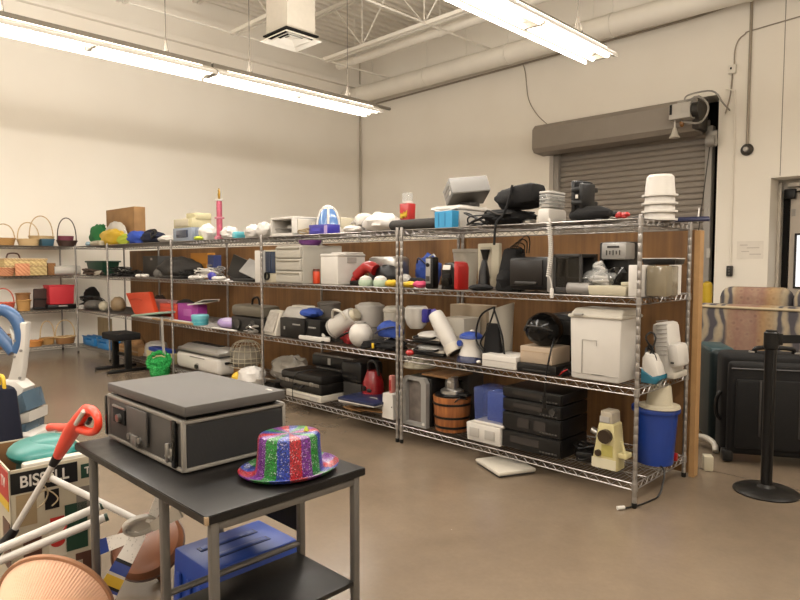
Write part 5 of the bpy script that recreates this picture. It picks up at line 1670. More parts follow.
# trophy
t, w, h = place('trophy', 'tall pink column trophy with small gold figure on the top shelf', 'trophy', 216.5, 223, 188, L1, .06, .07, rnd=True)
r = w*.5
m = MB(); m.box(0, 0, .02, w*1.05, .09, .04, .004); m.build('base', mat('trophy_base', '#c9798a', .3), t)
m = MB(); m.box(0, 0, h*.42, w*1.02, .08, .02, .004); m.build('middle_plate', mat('trophy_base', ''), t)
PK = mat('pink_foil', '#d0647c', .25, .3, .35, 40)
m = MB(); m.cyl(0, 0, .04, r*.92, h*.36, 18); m.cyl(0, 0, h*.44, r*.86, h*.31, 18); m.build('column', PK, t)
m = MB(); m.box(0, 0, h*.765, w*.9, .06, .02, .003); m.build('cap', WH, t)
m = MB(); m.tube([(0, 0, h*.77), (0, 0, h*.88), (.005, 0, h*.93), (0, 0, h)], [.010, .016, .010, .005], 8); m.tube([(-.0, 0, h*.9), (-.02, 0, h*.96)], .004, 5); m.build('figure', BRS, t)
t, w, h = place('turquoise_pack', 'turquoise wrapped pack on the top shelf', 'pack', 231.5, 246, 231.5, L1, .06, .12, total=True)
m = MB(); m.box(0, 0, h/2, w, .12, h, .02); m.build('wrapper', TURQ, t); m = MB(); m.box(0, -.061, h*.5, w*.5, .003, h*.5); m.build('label', mat('turquoise_label', '#8fd0d6', .5), t)
flat_pack('lime_packet', 'small lime yellow packet at the foot of the two-tone chest', 'packet', 199, 0, .16, .10, .05, L1, LIME, .07, 0, 44)
# ------------------------------------------------ third unit, second shelf
t, w, h = place('amber_carton', 'amber and blue carton at the back of the second shelf', 'box', 191, 208, 253, L2, .36, .10)
w_ = w
m = MB(); m.box(0, 0, h/2, w, .10, h, .002); m.build('carton', AMB, t, False)
m = MB(); m.box(0, -.0515, h*.5, w*.8, .003, h*.18); m.box(0, -.0515, h*.25, w*.5, .003, h*.08); m.build('print', mat('amber_dark', '#a06a18', .6), t, False)
m = MB(); m.box(w*.5+.07, .0, h*.46, .14, .10, h*.9, .002); m.build('blue_side', mat('dark_blue_card', '#2b3a70', .5), t, False)
# laptops / tablets
t, w, h = place('notebook_computer', 'black notebook computer standing slanted behind the grey one', 'laptop', 228, 246, 258, L2, .24, .10)
m = MB(); m.box(0, 0, h*.5, w*1.1, .03, h*1.0, .006, (-12, 14, 0)); m.build('body', BLK, t); m = MB(); m.box(0, .02, .02, w, .1, .04, .004); m.build('base', BLK, t)
t, w, h = place('grey_laptop', 'grey notebook lid slanted open on the second shelf by the left post', 'laptop', 232, 254, 262, L2, .05, .20)
m = MB(); m.box(0, .03, h*.62, w*.85, .02, h*.9, .004, (-38, 14, 0)); m.build('lid', SILP, t); m = MB(); m.box(0, 0, .012, w*.95, .2, .024, .004); m.build('keyboard_deck', BLK, t)
# controllers and cables: several of each
def controller(m_):
    def f(u, y, rz, label, z=L2, name='game_controller'):
        if not f.p:
            t = thing(name, label, 'controller', (xat(u, y, z), y, z), rz, 'game controllers on the second shelf')
            m = MB(); m.box(0, 0, .028, .15, .07, .04, .018)
            for s in (-1, 1):
                m.ball((s*.065, -.03, .024), (.03, .05, .024), 14, 8)
            m.build('shell', m_, t)
            m = MB()
            for s in (-1, 1):
                m.cyl(s*.035, -.012, .046, .013, .012, 10); m.cyl(s*.055, .018, .046, .01, .006, 10)
            m.build('thumbstick', DGRY, t)
            f.p.append(t); return t
        return dup(f.p[0], (xat(u, y, z), y, z), rz, label)
    f.p = []
    return f
cb, cw = controller(BLK), controller(WH)
cb(118, .10, 20, 'leftmost black game controller behind the orange bag shelf line')
cb(141, .10, 30, 'black game controller third from the left on the second shelf')
cw(144, .05, 10, 'white game controller below the black cloth mass')
cw(198, .08, 35, 'white game controller below the amber carton')
cw(221, .06, -10, 'white game controller left of the grey notebook')
def heap(name, label, cat, u, y, w, d, h, z, m, n=18, seed=1, r=.006, group=None):
    b = MB(); b.tube(coil_pts(w, d, h, n, seed, r), r, 6)
    return one(b, name, m, label, cat, (xat(u, y, z), y, z), 0, group)
heap('cable_tangle', 'black cable tangle at the far left of the cable shelf', 'cable', 122, .35, .55, .3, .13, L2, BLK, 40, 21)
heap('cable_tangle', 'black cable tangle beneath the dark cloth mass', 'cable', 136, .28, .4, .2, .09, L2, BLK, 26, 22)
heap('cable_tangle', 'white cable tangle below the amber carton', 'cable', 206, .16, .42, .22, .13, L2, WH, 34, 23, .007)
heap('cable_tangle', 'grey cable tangle at the back left of the grey notebook', 'cable', 216, .34, .4, .2, .15, L2, GRYP, 30, 24, .007)
heap('cable_tangle', 'black cable tangle right of the dark cloth mass', 'cable', 188, .20, .3, .2, .10, L2, BLK, 22, 25)
flat_pack('blue_white_pack', 'blue and white cartridge among the white cables', 'cartridge', 212, 0, .14, .08, .09, L2, PURP, .05, 0, 81)
t, w, h = place('cloth_cover', 'large dark grey cloth cover draped on the second shelf', 'cover', 149, 187, 258, L2, .14, .34)
m = MB(); m.ball((0, 0, h*.45), (w*.5, .17, h*.6), 30, 16, -h*.45, .18, 2.0, 26); m.build('cloth', DGF, t)
m = MB(); m.ball((-w*.33, -.09, h*.22), (.10, .09, h*.3), 18, 10, -h*.22, .1, 2, 27); m.build('fold', mat('mid_grey_cloth', '#6a655f', .85), t)
flat_pack('pink_brown_cloth', 'dusty pink cloth right of the dark grey cover', 'cloth', 184, 0, .14, .12, .18, L2, mat('dusty_pink', '#9a7468', .8), .34, 0, 28)
t, w, h = place('dark_speaker', 'dark box speaker at the back left of the second shelf', 'speaker', 143, 158, 256, L2, .42, .2)
plain(t, 'body', DGRY, (0, 0, h/2, w, .2, h, .008)); m = MB(); m.box(w*.1, -.102, h*.85, .05, .004, .03); m.build('badge', LGRY, t)
for k, (u, y, lb) in enumerate(((128, .18, 'black keyboard lying among the cables on the second shelf'), (178, .06, 'black keyboard at the shelf edge below the dark cover'))):
    t = thing('computer_keyboard', lb, 'keyboard', (xat(u, y+.08, L2), y+.04, L2), 8)
    plain(t, 'body', BLK, (0, 0, .014, .42, .13, .024, .006)); b = MB()
    for r_ in range(4):
        for c_ in range(12):
            b.box(-.185+.0335*c_, -.045+.03*r_, .029, .026, .024, .007)
    b.build('keys', DGRY, t)
# ------------------------------------------------ third / fourth unit, third shelf
t, w, h = place('orange_bag', 'bright orange plastic bag slanting on the third shelf', 'bag', 118, 150, 291.5, L3, .06, .16, 0)
m = MB(); m.prism([(-w*.5, h*.86), (w*.22, h*1.0), (w*.5, h*.10), (-w*.10, 0), (-w*.16, h*.06)], .07, 'xz', (0, .02, .002), .02, rotm(-8, 0, 0)); m.build('bag_body', ORG, t)
m = MB(); m.tube(smooth_path([(-w*.2, -.035, h*.62), (0, -.03, h*.70), (w*.16, -.03, h*.66)]), .006, 6); m.build('fold', mat('orange_dark', '#c23c14', .5), t)
m = MB(); m.ball((0, 0, .10), (.12, .10, .11), 22, 14, -.10, .1, 2, 82)
one(m, 'tan_hat', TANP, 'tan rounded straw hat left of the orange bag', 'hat', (xat(117, .22, L3), .24, L3))
t, w, h = place('mint_folder', 'pale green folder stack in front of the orange bag', 'folders', 131, 160, 312, L3, .0, .22)
m = MB(); m.box(0, 0, h*.62, w, .22, h*.3, .004, (0, -6, 0)); m.build('folder', mat('pale_green_card', '#a9c4b0', .6), t)
m = MB(); m.box(0, 0, .014, w*.9, .2, .026, .003); m.build('papers', PAPER, t)
t, w, h = place('vermilion_box', 'red orange box on the third shelf behind the post', 'box', 160, 177, 304, L3, .20, .12)
plain(t, 'carton', mat('vermilion', '#d9472a', .5), (0, 0, h/2, w, .12, h, .004)); m = MB(); m.box(0, -.0615, h*.75, w*.98, .003, .004); m.build('lid_line', mat('vermilion_dark', '#a8341d', .5), t)
t, w, h = place('pink_flat_box', 'pale pink flat box behind the red orange box', 'box', 147, 168, 300, L3, .42, .16)
plain(t, 'carton', PINKL, (0, 0, h/2, w, .16, h, .004)); m = MB(); m.box(0, -.0815, h*.8, w*.98, .003, .004); m.build('lid_line', PINK, t)
t, w, h = place('magenta_box', 'magenta box with papers on top on the third shelf', 'box', 178, 198, 304, L3, .20, .12)
plain(t, 'carton', MAG, (0, 0, h/2, w, .12, h, .004)); m = MB(); m.box(0, -.062, h*.5, w*.4, .003, h*.4); m.build('label', mat('magenta_light', '#c86abb', .5), t); zm = L3+h
m = MB(); m.box(0, 0, .01, .30, .22, .012, .002, (4, -6, 14)); m.box(.05, .02, .03, .28, .2, .008, .001, (0, -10, -8))
one(m, 'paper_sheets', PAPER, 'loose white papers on the magenta box', 'papers', (xat(201, .24, zm)+.02, .26, zm+.014), 0, smooth=False)
t, w, h = place('cyan_tub', 'light turquoise round tub at the third shelf edge', 'tub', 192, 208.5, 314.5, L3, .0, .17, rnd=True)
r = w*.5
m = MB(); m.lathe([(0, 0), (r*.92, 0), (r, h*.6), (0, h*.6)], 24); m.build('tub', TURQ, t); m = MB(); m.lathe([(r*1.04, h*.58), (r*1.05, h*.9), (r*.95, h), (0, h)], 24); m.lathe([(r*1.02, h*.28), (r*1.04, h*.28), (r*1.04, h*.34), (r*1.02, h*.34)], 24); m.build('lid', mat('turquoise_lid', '#79c3cc', .4), t)
t, w, h = place('lilac_tub', 'lilac plastic tub lying on the third shelf', 'tub', 213, 229, 317.5, L3, .02, .16)
m = MB(); m.ball((0, 0, h*.45), (w*.5, .08, h*.5), 22, 12, -h*.45); m.build('tub', LILAC, t); m = MB(); m.ball((w*.1, -.01, h*.7), (w*.3, .06, h*.28), 16, 8); m.build('lid', mat('pale_lilac', '#c3b3d6', .4), t)
t, w, h = place('drawing_board', 'flat tan board and papers lying along the third shelf', 'board', 152, 192, 322, L3, -.01, .05)
m = MB(); m.box(0, 0, .012, w, .05, .022, .002); m.build('board', mat('tan_board', '#a88760', .7), t); m = MB(); m.box(w*.2, 0, .028, w*.5, .045, .008); m.build('papers', PAPER, t)
t, w, h = place('white_papers_flat', 'thin pile of white paper under the lilac tub side', 'papers', 211, 234, 327, L3, -.02, .04)
plain(t, 'paper', PAPER, (0, 0, .006, w, .04, .012, .001))
# radio / slow cooker at right of third unit
t, w, h = place('portable_stereo', 'black portable stereo with grey rounded cover on the third shelf', 'stereo', 231, 261, 317, L3, .05, .26)
plain(t, 'body', BLK, (0, 0, h/2, w, .26, h, .02)); m = MB(); dot(m, -w*.25, -.132, h*.5, .05, .01); dot(m, w*.25, -.132, h*.5, .05, .01); m.build('speaker_grille', DGRY, t); zs = L3+h
t, w, h = place('roaster_lid', 'olive grey oval roaster lid stacked on the black portable stereo', 'lid', 230.5, 261, 304, zs, .05, .24)  # only the lid of an oval roaster
m = MB(); m.box(0, 0, h*.45, w, .24, h*.9, .04); m.build('lid', mat('olive_grey', '#6b6456', .4, .2), t)
m = MB(); m.tube(smooth_path([(-.06, 0, h*.88), (-.04, 0, h*1.35), (.05, 0, h*1.45), (.08, 0, h*.88)]), .011, 8); m.build('handle', BLK, t)
heap('chrome_parts', 'heap of chrome and black cord in front of the portable stereo', 'cable', 251, .02, .26, .10, .09, L3, SILV, 14, 31, .008)
flat_pack('dark_bag', 'dark bag at the back of the third shelf above the roaster', 'bag', 186, 0, .5, .2, .22, L3, DGF, .55, 0, 33)
flat_pack('brown_bag', 'dark brown bag at the back behind the orange bag', 'bag', 160, 0, .35, .16, .24, L3, mat('dark_brown_cloth', '#3a2b22', .9), .6, 0, 34)
heap('cable_tangle', 'black cables spilling over the short corner shelf', 'cable', 93, .25, .75, .35, .17, L3, BLK, 46, 35, .008)
flat_pack('grey_cushion', 'grey rounded bag on the short corner shelf', 'bag', 94, 0, .45, .25, .14, L3, mat('mid_grey_cloth', '#6a655f', .85), .12, 0, 36)
flat_pack('black_coat', 'black cloth heap on the short corner shelf', 'cloth', 92, 0, .4, .22, .30, L3, BLKF, .42, 0, 37)
m = MB(); m.lathe([(0, 0), (.05, 0), (.05, .04), (.02, .06), (0, .06)], 16)
one(m, 'bottle_cap', WH, 'small white cap at the edge of the corner shelf', 'cap', (xat(82, .05, L3), .05, L3))
m = MB(); m.ball((0, 0, .07), (.07, .07, .075), 18, 12, -.07)
one(m, 'cream_ball', IVORY, 'cream ball left of the tan straw hat', 'ball', (xat(103.8, .10, L3)-.02, .11, L3))
# ------------------------------------------------ bottom shelf, units three and four
t, w, h = place('roaster_oven', 'white electric roaster oven with domed lid on the bottom shelf', 'roaster', 176, 219, 346, L4, .04, .30)
hb = h*.70
m = MB(); m.box(0, 0, hb*.52, w, .30, hb*.94, .05, None, 4); m.build('body', WH, t)
m = MB(); m.box(0, 0, hb+.004, w*1.0, .30, .014, .006); m.build('rim', DGRY, t)
m = MB(); m.box(0, 0, hb+.025, w*.96, .28, .04, .018); m.fr(0, 0, hb+.035, (w*.92, .27), (w*.72, .16), h-hb-.03, .03, (0, 0), None, 3); m.build('lid', mat('brushed_lid', '#b7b2aa', .3, .6), t)
m = MB(); m.box(0, 0, h+.004, w*.62, .09, .02, .008); m.build('lid_handle', BLK, t)
m = MB(); dot(m, w*.02, -.153, hb*.32, .026, .02); m.build('dial', BLK, t); m = MB(); m.lathe([(.032, 0), (.04, 0), (.04, .003), (.032, .003)], 20, (w*.02, -.15, hb*.32), (90, 0, 0)); m.box(w*.02, -.152, hb*.80, w*.34, .003, .012); m.build('badge', GRYP, t)
m = MB()
for s in (-1, 1):
    m.box(s*w*.51, 0, hb*.7, .03, .16, .025, .008)
m.build('side_handle', BLK, t)
for s in (-1, 1):
    pass
t, w, h = place('cake_cover', 'white domed cake cover at the left of the white roaster', 'cake cover', 145, 168, 341, L4, .16, .34, rnd=True)
r = w*.5
m = MB(); m.lathe([(0, 0), (r*1.0, 0), (r*1.04, .02), (r, .04), (r*.98, h*.5), (r*.85, h*.85), (r*.5, h*.98), (0, h)], 28); m.build('cover', WH, t)
m = MB(); m.lathe([(r*1.05, .0), (r*1.1, .01), (r*1.1, .03), (r*1.04, .035)], 28); m.build('plate_rim', WH2, t)
t, w, h = place('flat_box', 'flat blue box in front of the white cake cover', 'box', 148.5, 166, 348.5, L4+.13, .03, .12)
plain(t, 'box', BLUE, (0, 0, h/2, w, .12, h, .003)); m = MB(); m.box(0, 0, -.065, w*1.25, .12, .128, .003); m.build('cream_packet', mat('pale_yellow_card', '#d8c997', .6), t)
t, w, h = place('brown_carton', 'small brown carton on the bottom shelf behind the black stand', 'box', 117, 138, 346, L4, .08, .24)
plain(t, 'carton', CARD, (0, 0, h/2, w, .24, h, .002)); m = MB(); m.box(0, -.1215, h*.5, w, .002, .02); m.build('tape', TANP, t)
flat_pack('brown_scrap_bag', 'crumpled brown paper bag behind the black stand legs', 'bag', 137, 0, .3, .2, .22, L4, BRN, .30, 0, 38)
# green tinsel basket
t = thing('tinsel_basket', 'green tinsel covered basket on the floor before the roaster', 'basket', (-5.70, -.12, 0), 44)
TIN = G('green_tinsel'); v_ = TIN.coord((1, 1, 1)); f_ = TIN.noise(v_, 60, 4, .7); TIN.bump(f_, 1.0, .03); TIN.done(TIN.ramp(f_, [(.35, '#0f5f2a'), (.5, '#1f9a45'), (.7, '#5fd47c')]), .25, .4); TIN = TIN.m
H = zat(351, -5.7, -.1)
m = MB(); m.ball((0, 0, .11), (.115, .11, .12), 40, 24, -.11, .12, 9, 90); m.build('lower_tinsel', TIN, t)
P = []
m = MB()
for k in range(29):
    a = 2*PI*k/28
    P.append((.125*math.cos(a), .05*math.sin(a)-.02, H-.12+.10*math.sin(a)))
m.tube(P, [.028+.008*math.sin(k*2.7) for k in range(29)], 10); m.ball((0, .0, .21), (.11, .09, .06), 24, 12, None, .2, 8, 91); m.build('tinsel_wreath', TIN, t)
m = MB(); m.ball((0, -.02, H-.15), (.07, .04, .035), 16, 8); m.build('orange_centre', mat('amber_ball', '#a8762e', .5), t)
m = MB(); m.tube(smooth_path([(.05, .0, H-.03), (.03, .02, H+.12), (.035, .0, H+.36), (.045, .0, H+.38), (.05, .01, H+.1), (.07, .0, H-.04)]), .008, 6); m.build('hanging_loop', mat('silver_cord', '#a9a49b', .5), t)
# wire mesh dome (lamp shade)
t, w, h = place('wire_dome', 'cream wire mesh dome basket leaning on the bottom shelf', 'basket', 228, 265, 340, L4+.10, .14, .34, rnd=True)
r = w*.5
m = MB()
for k in range(18):
    a = 2*PI*k/18
    P = [(r*math.cos(a)*q, r*math.sin(a)*q*.9, z*h) for q, z in ((1.0, 0), (1.0, .35), (.92, .62), (.7, .86), (.35, .98), (0.02, 1.0))]
    m.tube(smooth_path(P, 3), .0035, 4)
for q, z in ((1.0, 0.01), (1.0, .2), (1.0, .35), (.92, .62), (.7, .86), (.4, .97)):
    m.tube([(r*q*math.cos(2*PI*k/28), r*q*.9*math.sin(2*PI*k/28), z*h) for k in range(28)], .004, 4, True)
m.build('wire_cage', IVORY, t)
m = MB(); m.ball((0, 0, h*.32), (r*.9, r*.8, h*.45), 22, 12, -h*.32, .05, 2, 3); m.build('frosted_lining', mat('frosted_cream', '#c9bfaa', .5, 0, .05, alpha=.55), t)
m = MB(); m.box(0, 0, -.05, w*.9, .25, .098, .004); m.build('carton_below', CARD2, t)
m = MB(); m.ball((0, 0, .10), (.17, .12, .11), 26, 14, -.10, .22, 2.4, 92)
one(m, 'white_bag', BAGW, 'puffy white plastic bag in front of the wire mesh dome', 'bag', (xat(253, .03, L4+.05), .02, L4+.0))
flat_pack('yellow_bag', 'small yellow bag left of the puffy white bag', 'bag', 237.5, 0, .13, .12, .13, L4, YEL, -.03, 0, 93)
flat_pack('tan_crumpled_paper', 'tan crumpled paper at the shelf edge below the yellow bag', 'paper', 240, 0, .3, .10, .05, L4, BRN, -.08, 0, 94)
t, w, h = place('clear_packaging', 'heap of clear plastic packaging on the bottom shelf beside the briefcase', 'packaging', 264, 296, 356, L4, .32, .3)
m = MB(); m.ball((0, 0, h*.4), (w*.5, .15, h*.55), 26, 14, -h*.4, .25, 2.6, 95); m.build('film', mat('hazy_film', '#c4bcae', .25, 0, .1, alpha=.75), t)
m = MB(); m.ball((-w*.2, -.02, h*.25), (w*.22, .1, h*.24), 18, 10, -h*.25, .2, 3, 96); m.ball((w*.18, .0, h*.22), (w*.22, .1, h*.2), 18, 10, -h*.22, .2, 3, 97); m.build('white_contents', BAGW, t)
# black folding keyboard stand on the floor
t = thing('keyboard_stand', 'black metal keyboard stand with padded top on the floor', 'stand', (-6.70, -.16, 0), 0)
xl, xr = xat(110, -.3, .3), xat(141, -.1, .3)
H = .64
zt = zat(332, -6.7, -.2)
m = MB(); m.box(0, 0, zt-.05, .46, .32, .09, .02); m.build('padded_top', BLKF, t)
for s, u in ((-1, 112), (1, 140)):
    x = s*.20
    m = MB(); m.box(x, 0, (zt-.1)/2+.02, .055, .08, zt-.12, .008); m.build('leg', BLK, t)
    m = MB(); m.box(x, 0, .02, .06, .52, .04, .01); m.build('floor_bar', BLK, t)
m = MB(); m.box(0, .03, zt*.4, .36, .03, .04, .006); m.build('cross_bar', BLK, t)
# corner section bottom shelf: two blue baskets, tan panel
bb = None
for u0, u1, lb in ((83, 94, 'left one of two blue plastic baskets on the corner section'), (94, 107, 'right one of two blue plastic baskets on the corner section')):
    if bb is None:
        bb, w, h = place('blue_basket', lb, 'basket', u0, u1, 337, L4, .04, .16, group='blue plastic baskets')
        BB = mat('sky_blue_plastic', '#2f86c9', .4)
        m = MB(); m.box(0, 0, .008, w*.92, .15, .016, .004)
        for s in (-1, 1):
            m.fr(s*w*.47, 0, 0, (.012, .15), (.012, .16), h, .003, (s*w*.015, 0)); m.fr(0, s*.074, 0, (w*.92, .012), (w, .012), h*.62, .003)
            m.fr(0, s*.077, h*.84, (w, .014), (w*1.02, .014), h*.16, .003)
            m.box(-w*.38, s*.075, h*.72, w*.2, .012, h*.26); m.box(w*.38, s*.075, h*.72, w*.2, .012, h*.26)
        m.build('basket_body', BB, bb)
        m = MB(); m.box(0, 0, h+.004, w*1.06, .03, .012, .004); m.box(0, .078, h+.002, w*1.05, .025, .012, .004); m.box(0, -.08, h+.002, w*1.05, .025, .012, .004); m.build('rim', BB, bb)
    else:
        x = (xat(u0, .0, L4)+xat(u1, .0, L4))/2
        dup(bb, (x+.02, .11, L4), 0, lb)
t, w, h = place('cardboard_sheet', 'tall tan cardboard panel standing behind the blue baskets', 'cardboard', 98, 110, 318, L4, .42, .04)
plain(t, 'panel', mat('pale_card', '#b8a27c', .8), (0, 0, h/2, w, .04, h, .002)); m = MB(); m.box(0, -.0215, h*.5, .004, .002, h); m.build('crease', TANP, t)

# =================================================================== fourth unit and corner, top shelf
t, w, h = place('cardboard_box', 'brown cardboard box at the back of the top shelf', 'box', 107, 146, 208.5, L1, .36, .16, total=True)
plain(t, 'carton', CARD, (0, 0, h/2, w, .16, h, .002)); m = MB(); m.box(0, -.0815, h*.45, .06, .002, .03); m.box(-w*.08, -.0815, h*.35, .12, .002, .02); m.build('print', mat('card_print', '#7c5a35', .8), t); m = MB(); m.box(0, 0, h+.001, w*.98, .05, .002); m.build('tape', TANP, t)
def cloth(name, label, cat, u0, u1, vt, y, d, m_, seed, ns=.25, z=L1):
    t, w, h = place(name, label, cat, u0, u1, vt, z, y, d)
    b = MB(); b.ball((0, 0, h*.45), (w*.5, d*.5, h*.58), 26, 14, -h*.45, ns, 2.3, seed)
    o = b.build(name, m_, None); o.location = t.location; bpy.data.objects.remove(t)
    return tag(o, label, cat)
cloth('green_bag', 'crumpled green gift bag at the far left of the row top shelf', 'bag', 86, 99, 224.5, .16, .2, GRN, 101)
m = MB(); m.ball((0, 0, .03), (.06, .04, .035), 14, 8, -.03, .2, 3, 2)
one(m, 'pale_blue_tissue', mat('pale_blue_tissue', '#a9c6d6', .7), 'pale blue tissue at the foot of the green gift bag', 'tissue', (xat(88.5, .06, L1), .06, L1))
cloth('yellow_bag', 'bright yellow bag on the top shelf before the cardboard box', 'bag', 95, 118, 230, .04, .17, YEL, 102)
cloth('soft_hat', 'white soft hat above the bright yellow bag', 'hat', 101, 122, 222.5, .22, .13, PAPER, 103, .15)
cloth('lime_cloth', 'lime green cloth between the yellow bag and the blue bundle', 'cloth', 113, 128, 234, .06, .14, LIME, 104)
cloth('blue_bundle', 'royal blue cloth bundle on the top shelf', 'cloth', 121, 139, 231, .08, .2, mat('royal_blue_cloth', '#2b50b8', .8), 105)
cloth('navy_bundle', 'dark navy cloth bundle right of the royal blue bundle', 'cloth', 136, 156, 231.5, .10, .2, mat('dark_navy_cloth', '#1b2036', .85), 106)
cloth('white_tissue', 'white tissue paper lying at the right end of the fourth unit top', 'paper', 154, 170, 235.5, .06, .16, PAPER, 107)
t = thing('wire_hanger', 'black bent wire hanger frame lying on the cloth bundles', 'hanger', (xat(152, .2, L1+.12), .2, L1+.10))
m = MB(); m.tube(smooth_path([(-.28, 0, .03), (-.1, -.02, .06), (.08, -.04, .07), (.20, -.04, .06), (.26, -.08, .0), (.22, -.10, -.03), (.16, -.08, .02), (.18, -.05, .05)]), .014, 8); m.build('frame', BLK, t)
cloth('cream_dish', 'low cream woven dish at the corner section top', 'dish', 84, 101, 240.5, .05, .2, IVORY, 108, .04)
m = MB(); m.lathe([(0, 0), (.04, 0), (.055, .03), (.055, .06), (.045, .065), (0, .06)], 18)
one(m, 'cream_cup', IVORY, 'small cream cup beside the low cream dish', 'cup', (xat(100, .02, L1), .04, L1))
# corner section second shelf
t, w, h = place('green_crate', 'dark green plastic tub on the corner second shelf', 'tub', 86, 103, 261, L2, .26, .26)
m = MB(); m.fr(0, 0, 0, (w*.8, .22), (w, .26), h, .02); m.build('body', mat('bottle_green', '#24523c', .5), t); m = MB(); m.box(0, 0, h-.01, w*1.05, .28, .025, .008); m.build('rim', mat('bottle_green', ''), t)
heap('cable_tangle', 'brown and white cable tangle at the corner second shelf', 'cable', 93, .16, .7, .22, .10, L2, mat('brown_cord', '#5c4a3e', .6), 34, 41, .010)
heap('string_lights', 'white string of lights among the corner cables', 'cable', 97, .05, .35, .06, .08, L2, WH2, 16, 42, .008)
# =================================================================== baskets on the left wall unit
XF = XE0-.05
def fplace(u0, u1, vt, z, x, vt_h=None):
    y0, y1 = yat(u0, x, z), yat(u1, x, z)
    return (y0+y1)/2, abs(y1-y0), zat(vt, x, (y0+y1)/2)-z
def basket(label, u0, u1, vt, z, m_, x=None, handle=None, name='wicker_basket', sq=.8, flare=1.2, trim=None, hm=None):
    x = XF-.14 if x is None else x
    y, w, h = fplace(u0, u1, vt, z, x)
    t = thing(name, label, 'basket', (x, y, z), 0, 'wicker baskets on the left wall shelves')
    r = w*.5
    b = MB(); b.lathe([(0, 0), (r/flare, 0), (r*.5*(1+1/flare), h*.4), (r, h), (r*.94, h), (r/flare*.95, .015), (0, .012)], 30, sq=(sq, 1)); b.build('bowl', m_, t)
    b = MB(); b.tube([(sq*r*math.cos(2*PI*k/30), r*math.sin(2*PI*k/30), h+.003*math.sin(k*3)) for k in range(30)], .010, 6, True); b.build('rim', trim or m_, t)
    if handle:
        hh = zat(handle, x, y)-z
        b = MB(); P = [(0, -r*.95*math.cos(PI*k/16), h*.6+(hh-h*.6)*math.sin(PI*k/16)**.7) for k in range(17)]; b.tube(P, .008, 6); b.build('handle', hm or m_, t)
    return t
basket('honey wicker basket with tall handle at the left end of the top shelf', -8, 15.5, 238.5, L1, WICK, None, 224, hm=WICKL)
basket('pale wicker basket with thin handle second along the top shelf', 17, 40, 239.5, L1, WICKL, None, 222.5)
basket('flat pale basket with tall pointed handle on the top shelf', 29, 54, 236.5, L1+.0, WICKL, XF-.34, 216, flare=1.1)
y, w, h = fplace(40, 53, 239, L1, XF-.05)
t = thing('blue_planter', 'dark teal blue planter box on the left wall top shelf', 'planter', (XF-.06, y, L1))
m = MB(); m.fr(0, 0, 0, (.16, w*.85), (.20, w), h, .006); m.build('body', mat('teal_blue', '#2f5a6e', .5), t); m = MB(); m.box(0, 0, h-.006, .21, w*1.03, .014, .004); m.build('rim', mat('teal_blue', ''), t)
basket('dark plum woven basket with thin arched handle on the top shelf', 57, 77, 241, L1, WICKK, XF-.10, 218, flare=1.25, hm=WICKK)
y, w, h = fplace(57.5, 74, 236, L1+.0, XF-.12)
m = MB(); m.lathe([(0, .05), (w*.42, .05), (w*.5, h), (w*.46, h), (0, .09)], 26, sq=(.8, 1))
one(m, 'plum_bowl', WICKR, 'plum pink woven bowl sitting inside the dark plum basket', 'bowl', (XF-.12, y, L1))
# second shelf: big hamper + white roll
y, w, h = fplace(3, 46, 259, L2, XF-.10)
t = thing('straw_hamper', 'large pale straw picnic hamper with brown handle', 'hamper', (XF-.20, y, L2))
HAY = weave('straw_weave', '#a98f5c', '#d2bd88', 40)
m = MB(); m.box(0, 0, h*.5, .36, w, h, .02); m.build('body', HAY, t)
m = MB(); m.box(0, 0, h*.98, .38, w*1.02, .03, .01); m.box(.185, 0, h*.6, .012, w, .015, .004); m.build('lid_rim', WICKL, t)
m = MB(); m.tube(smooth_path([(.02, -w*.38, h), (.02, -w*.33, h+.075), (.02, -w*.12, h+.075), (.02, -w*.06, h)]), .011, 8); m.build('handle', mat('brown_leather', '#5c3520', .5), t)
basket('low reddish wicker basket at the left of the straw hamper', -6, 15, 268, L2, weave('red_wicker', '#9a5a3a', '#cf9a70'), XF-.05+.22-.19, None)
m = MB(); y, w, h = fplace(15, 30, 263.5, L2, XF-.0)
m.box(0, 0, h*.5, .02, w, h, .006)
one(m, 'woven_mat', weave('coral_weave', '#b5714c', '#dba37a', 50), 'coral woven mat leaning on the front of the straw hamper', 'mat', (XF+.005, y, L2))
y, w, h = fplace(54, 80, 265.5, L2, XF-.12)
m = MB(); m.lathe([(0, 0), (h*.5, 0), (h*.5, w), (h*.18, w), (h*.18, .02), (0, .02)], 22, (0, -w/2, h*.5), (-90, 0, 0))
one(m, 'white_roll', PAPER, 'thick white paper roll lying on the left wall second shelf', 'roll', (XF-.14, y, L2))
y, w, h = fplace(46, 54, 263, L2, XF-.2)
m = MB(); m.box(0, 0, h*.5, .2, w, h, .01)
one(m, 'brown_box', WICKD, 'brown woven box between the straw hamper and the white roll', 'box', (XF-.2, y, L2))
# third shelf
basket('coral red basket with arched handle on the third left shelf', -8, 15, 303, L3, weave('coral_wicker', '#b04a30', '#e0705a'), XF-.12, 288.5)
basket('brown banded wicker bucket on the third left shelf', 16, 30.5, 293.5, L3, WICKD, XF-.16, None, flare=1.18)
basket('small honey wicker bowl before the brown banded bucket', 16.5, 31, 300.5, L3, WICK, XF-.03+.0, None, flare=1.2)
y, w, h = fplace(34, 47, 288.5, L3, XF-.1)
t = thing('black_basket', 'black woven tray basket standing on edge left of the red box', 'basket', (XF-.12, y, L3))
m = MB(); m.box(0, 0, h*.5, .05, w, h, .015, (0, 8, 0)); m.build('panel', WICKK, t); m = MB(); m.box(.03, 0, h*.5, .02, w*1.02, .02, .005, (0, 8, 0)); m.box(.0, 0, .02, .14, w, .04, .01); m.build('rim', BLK, t)
y, w, h = fplace(48, 73, 285, L3+.075, XF-.08)
t = thing('red_box', 'bright red fabric storage box on the left wall third shelf', 'storage box', (XF-.14, y, L3+.075))
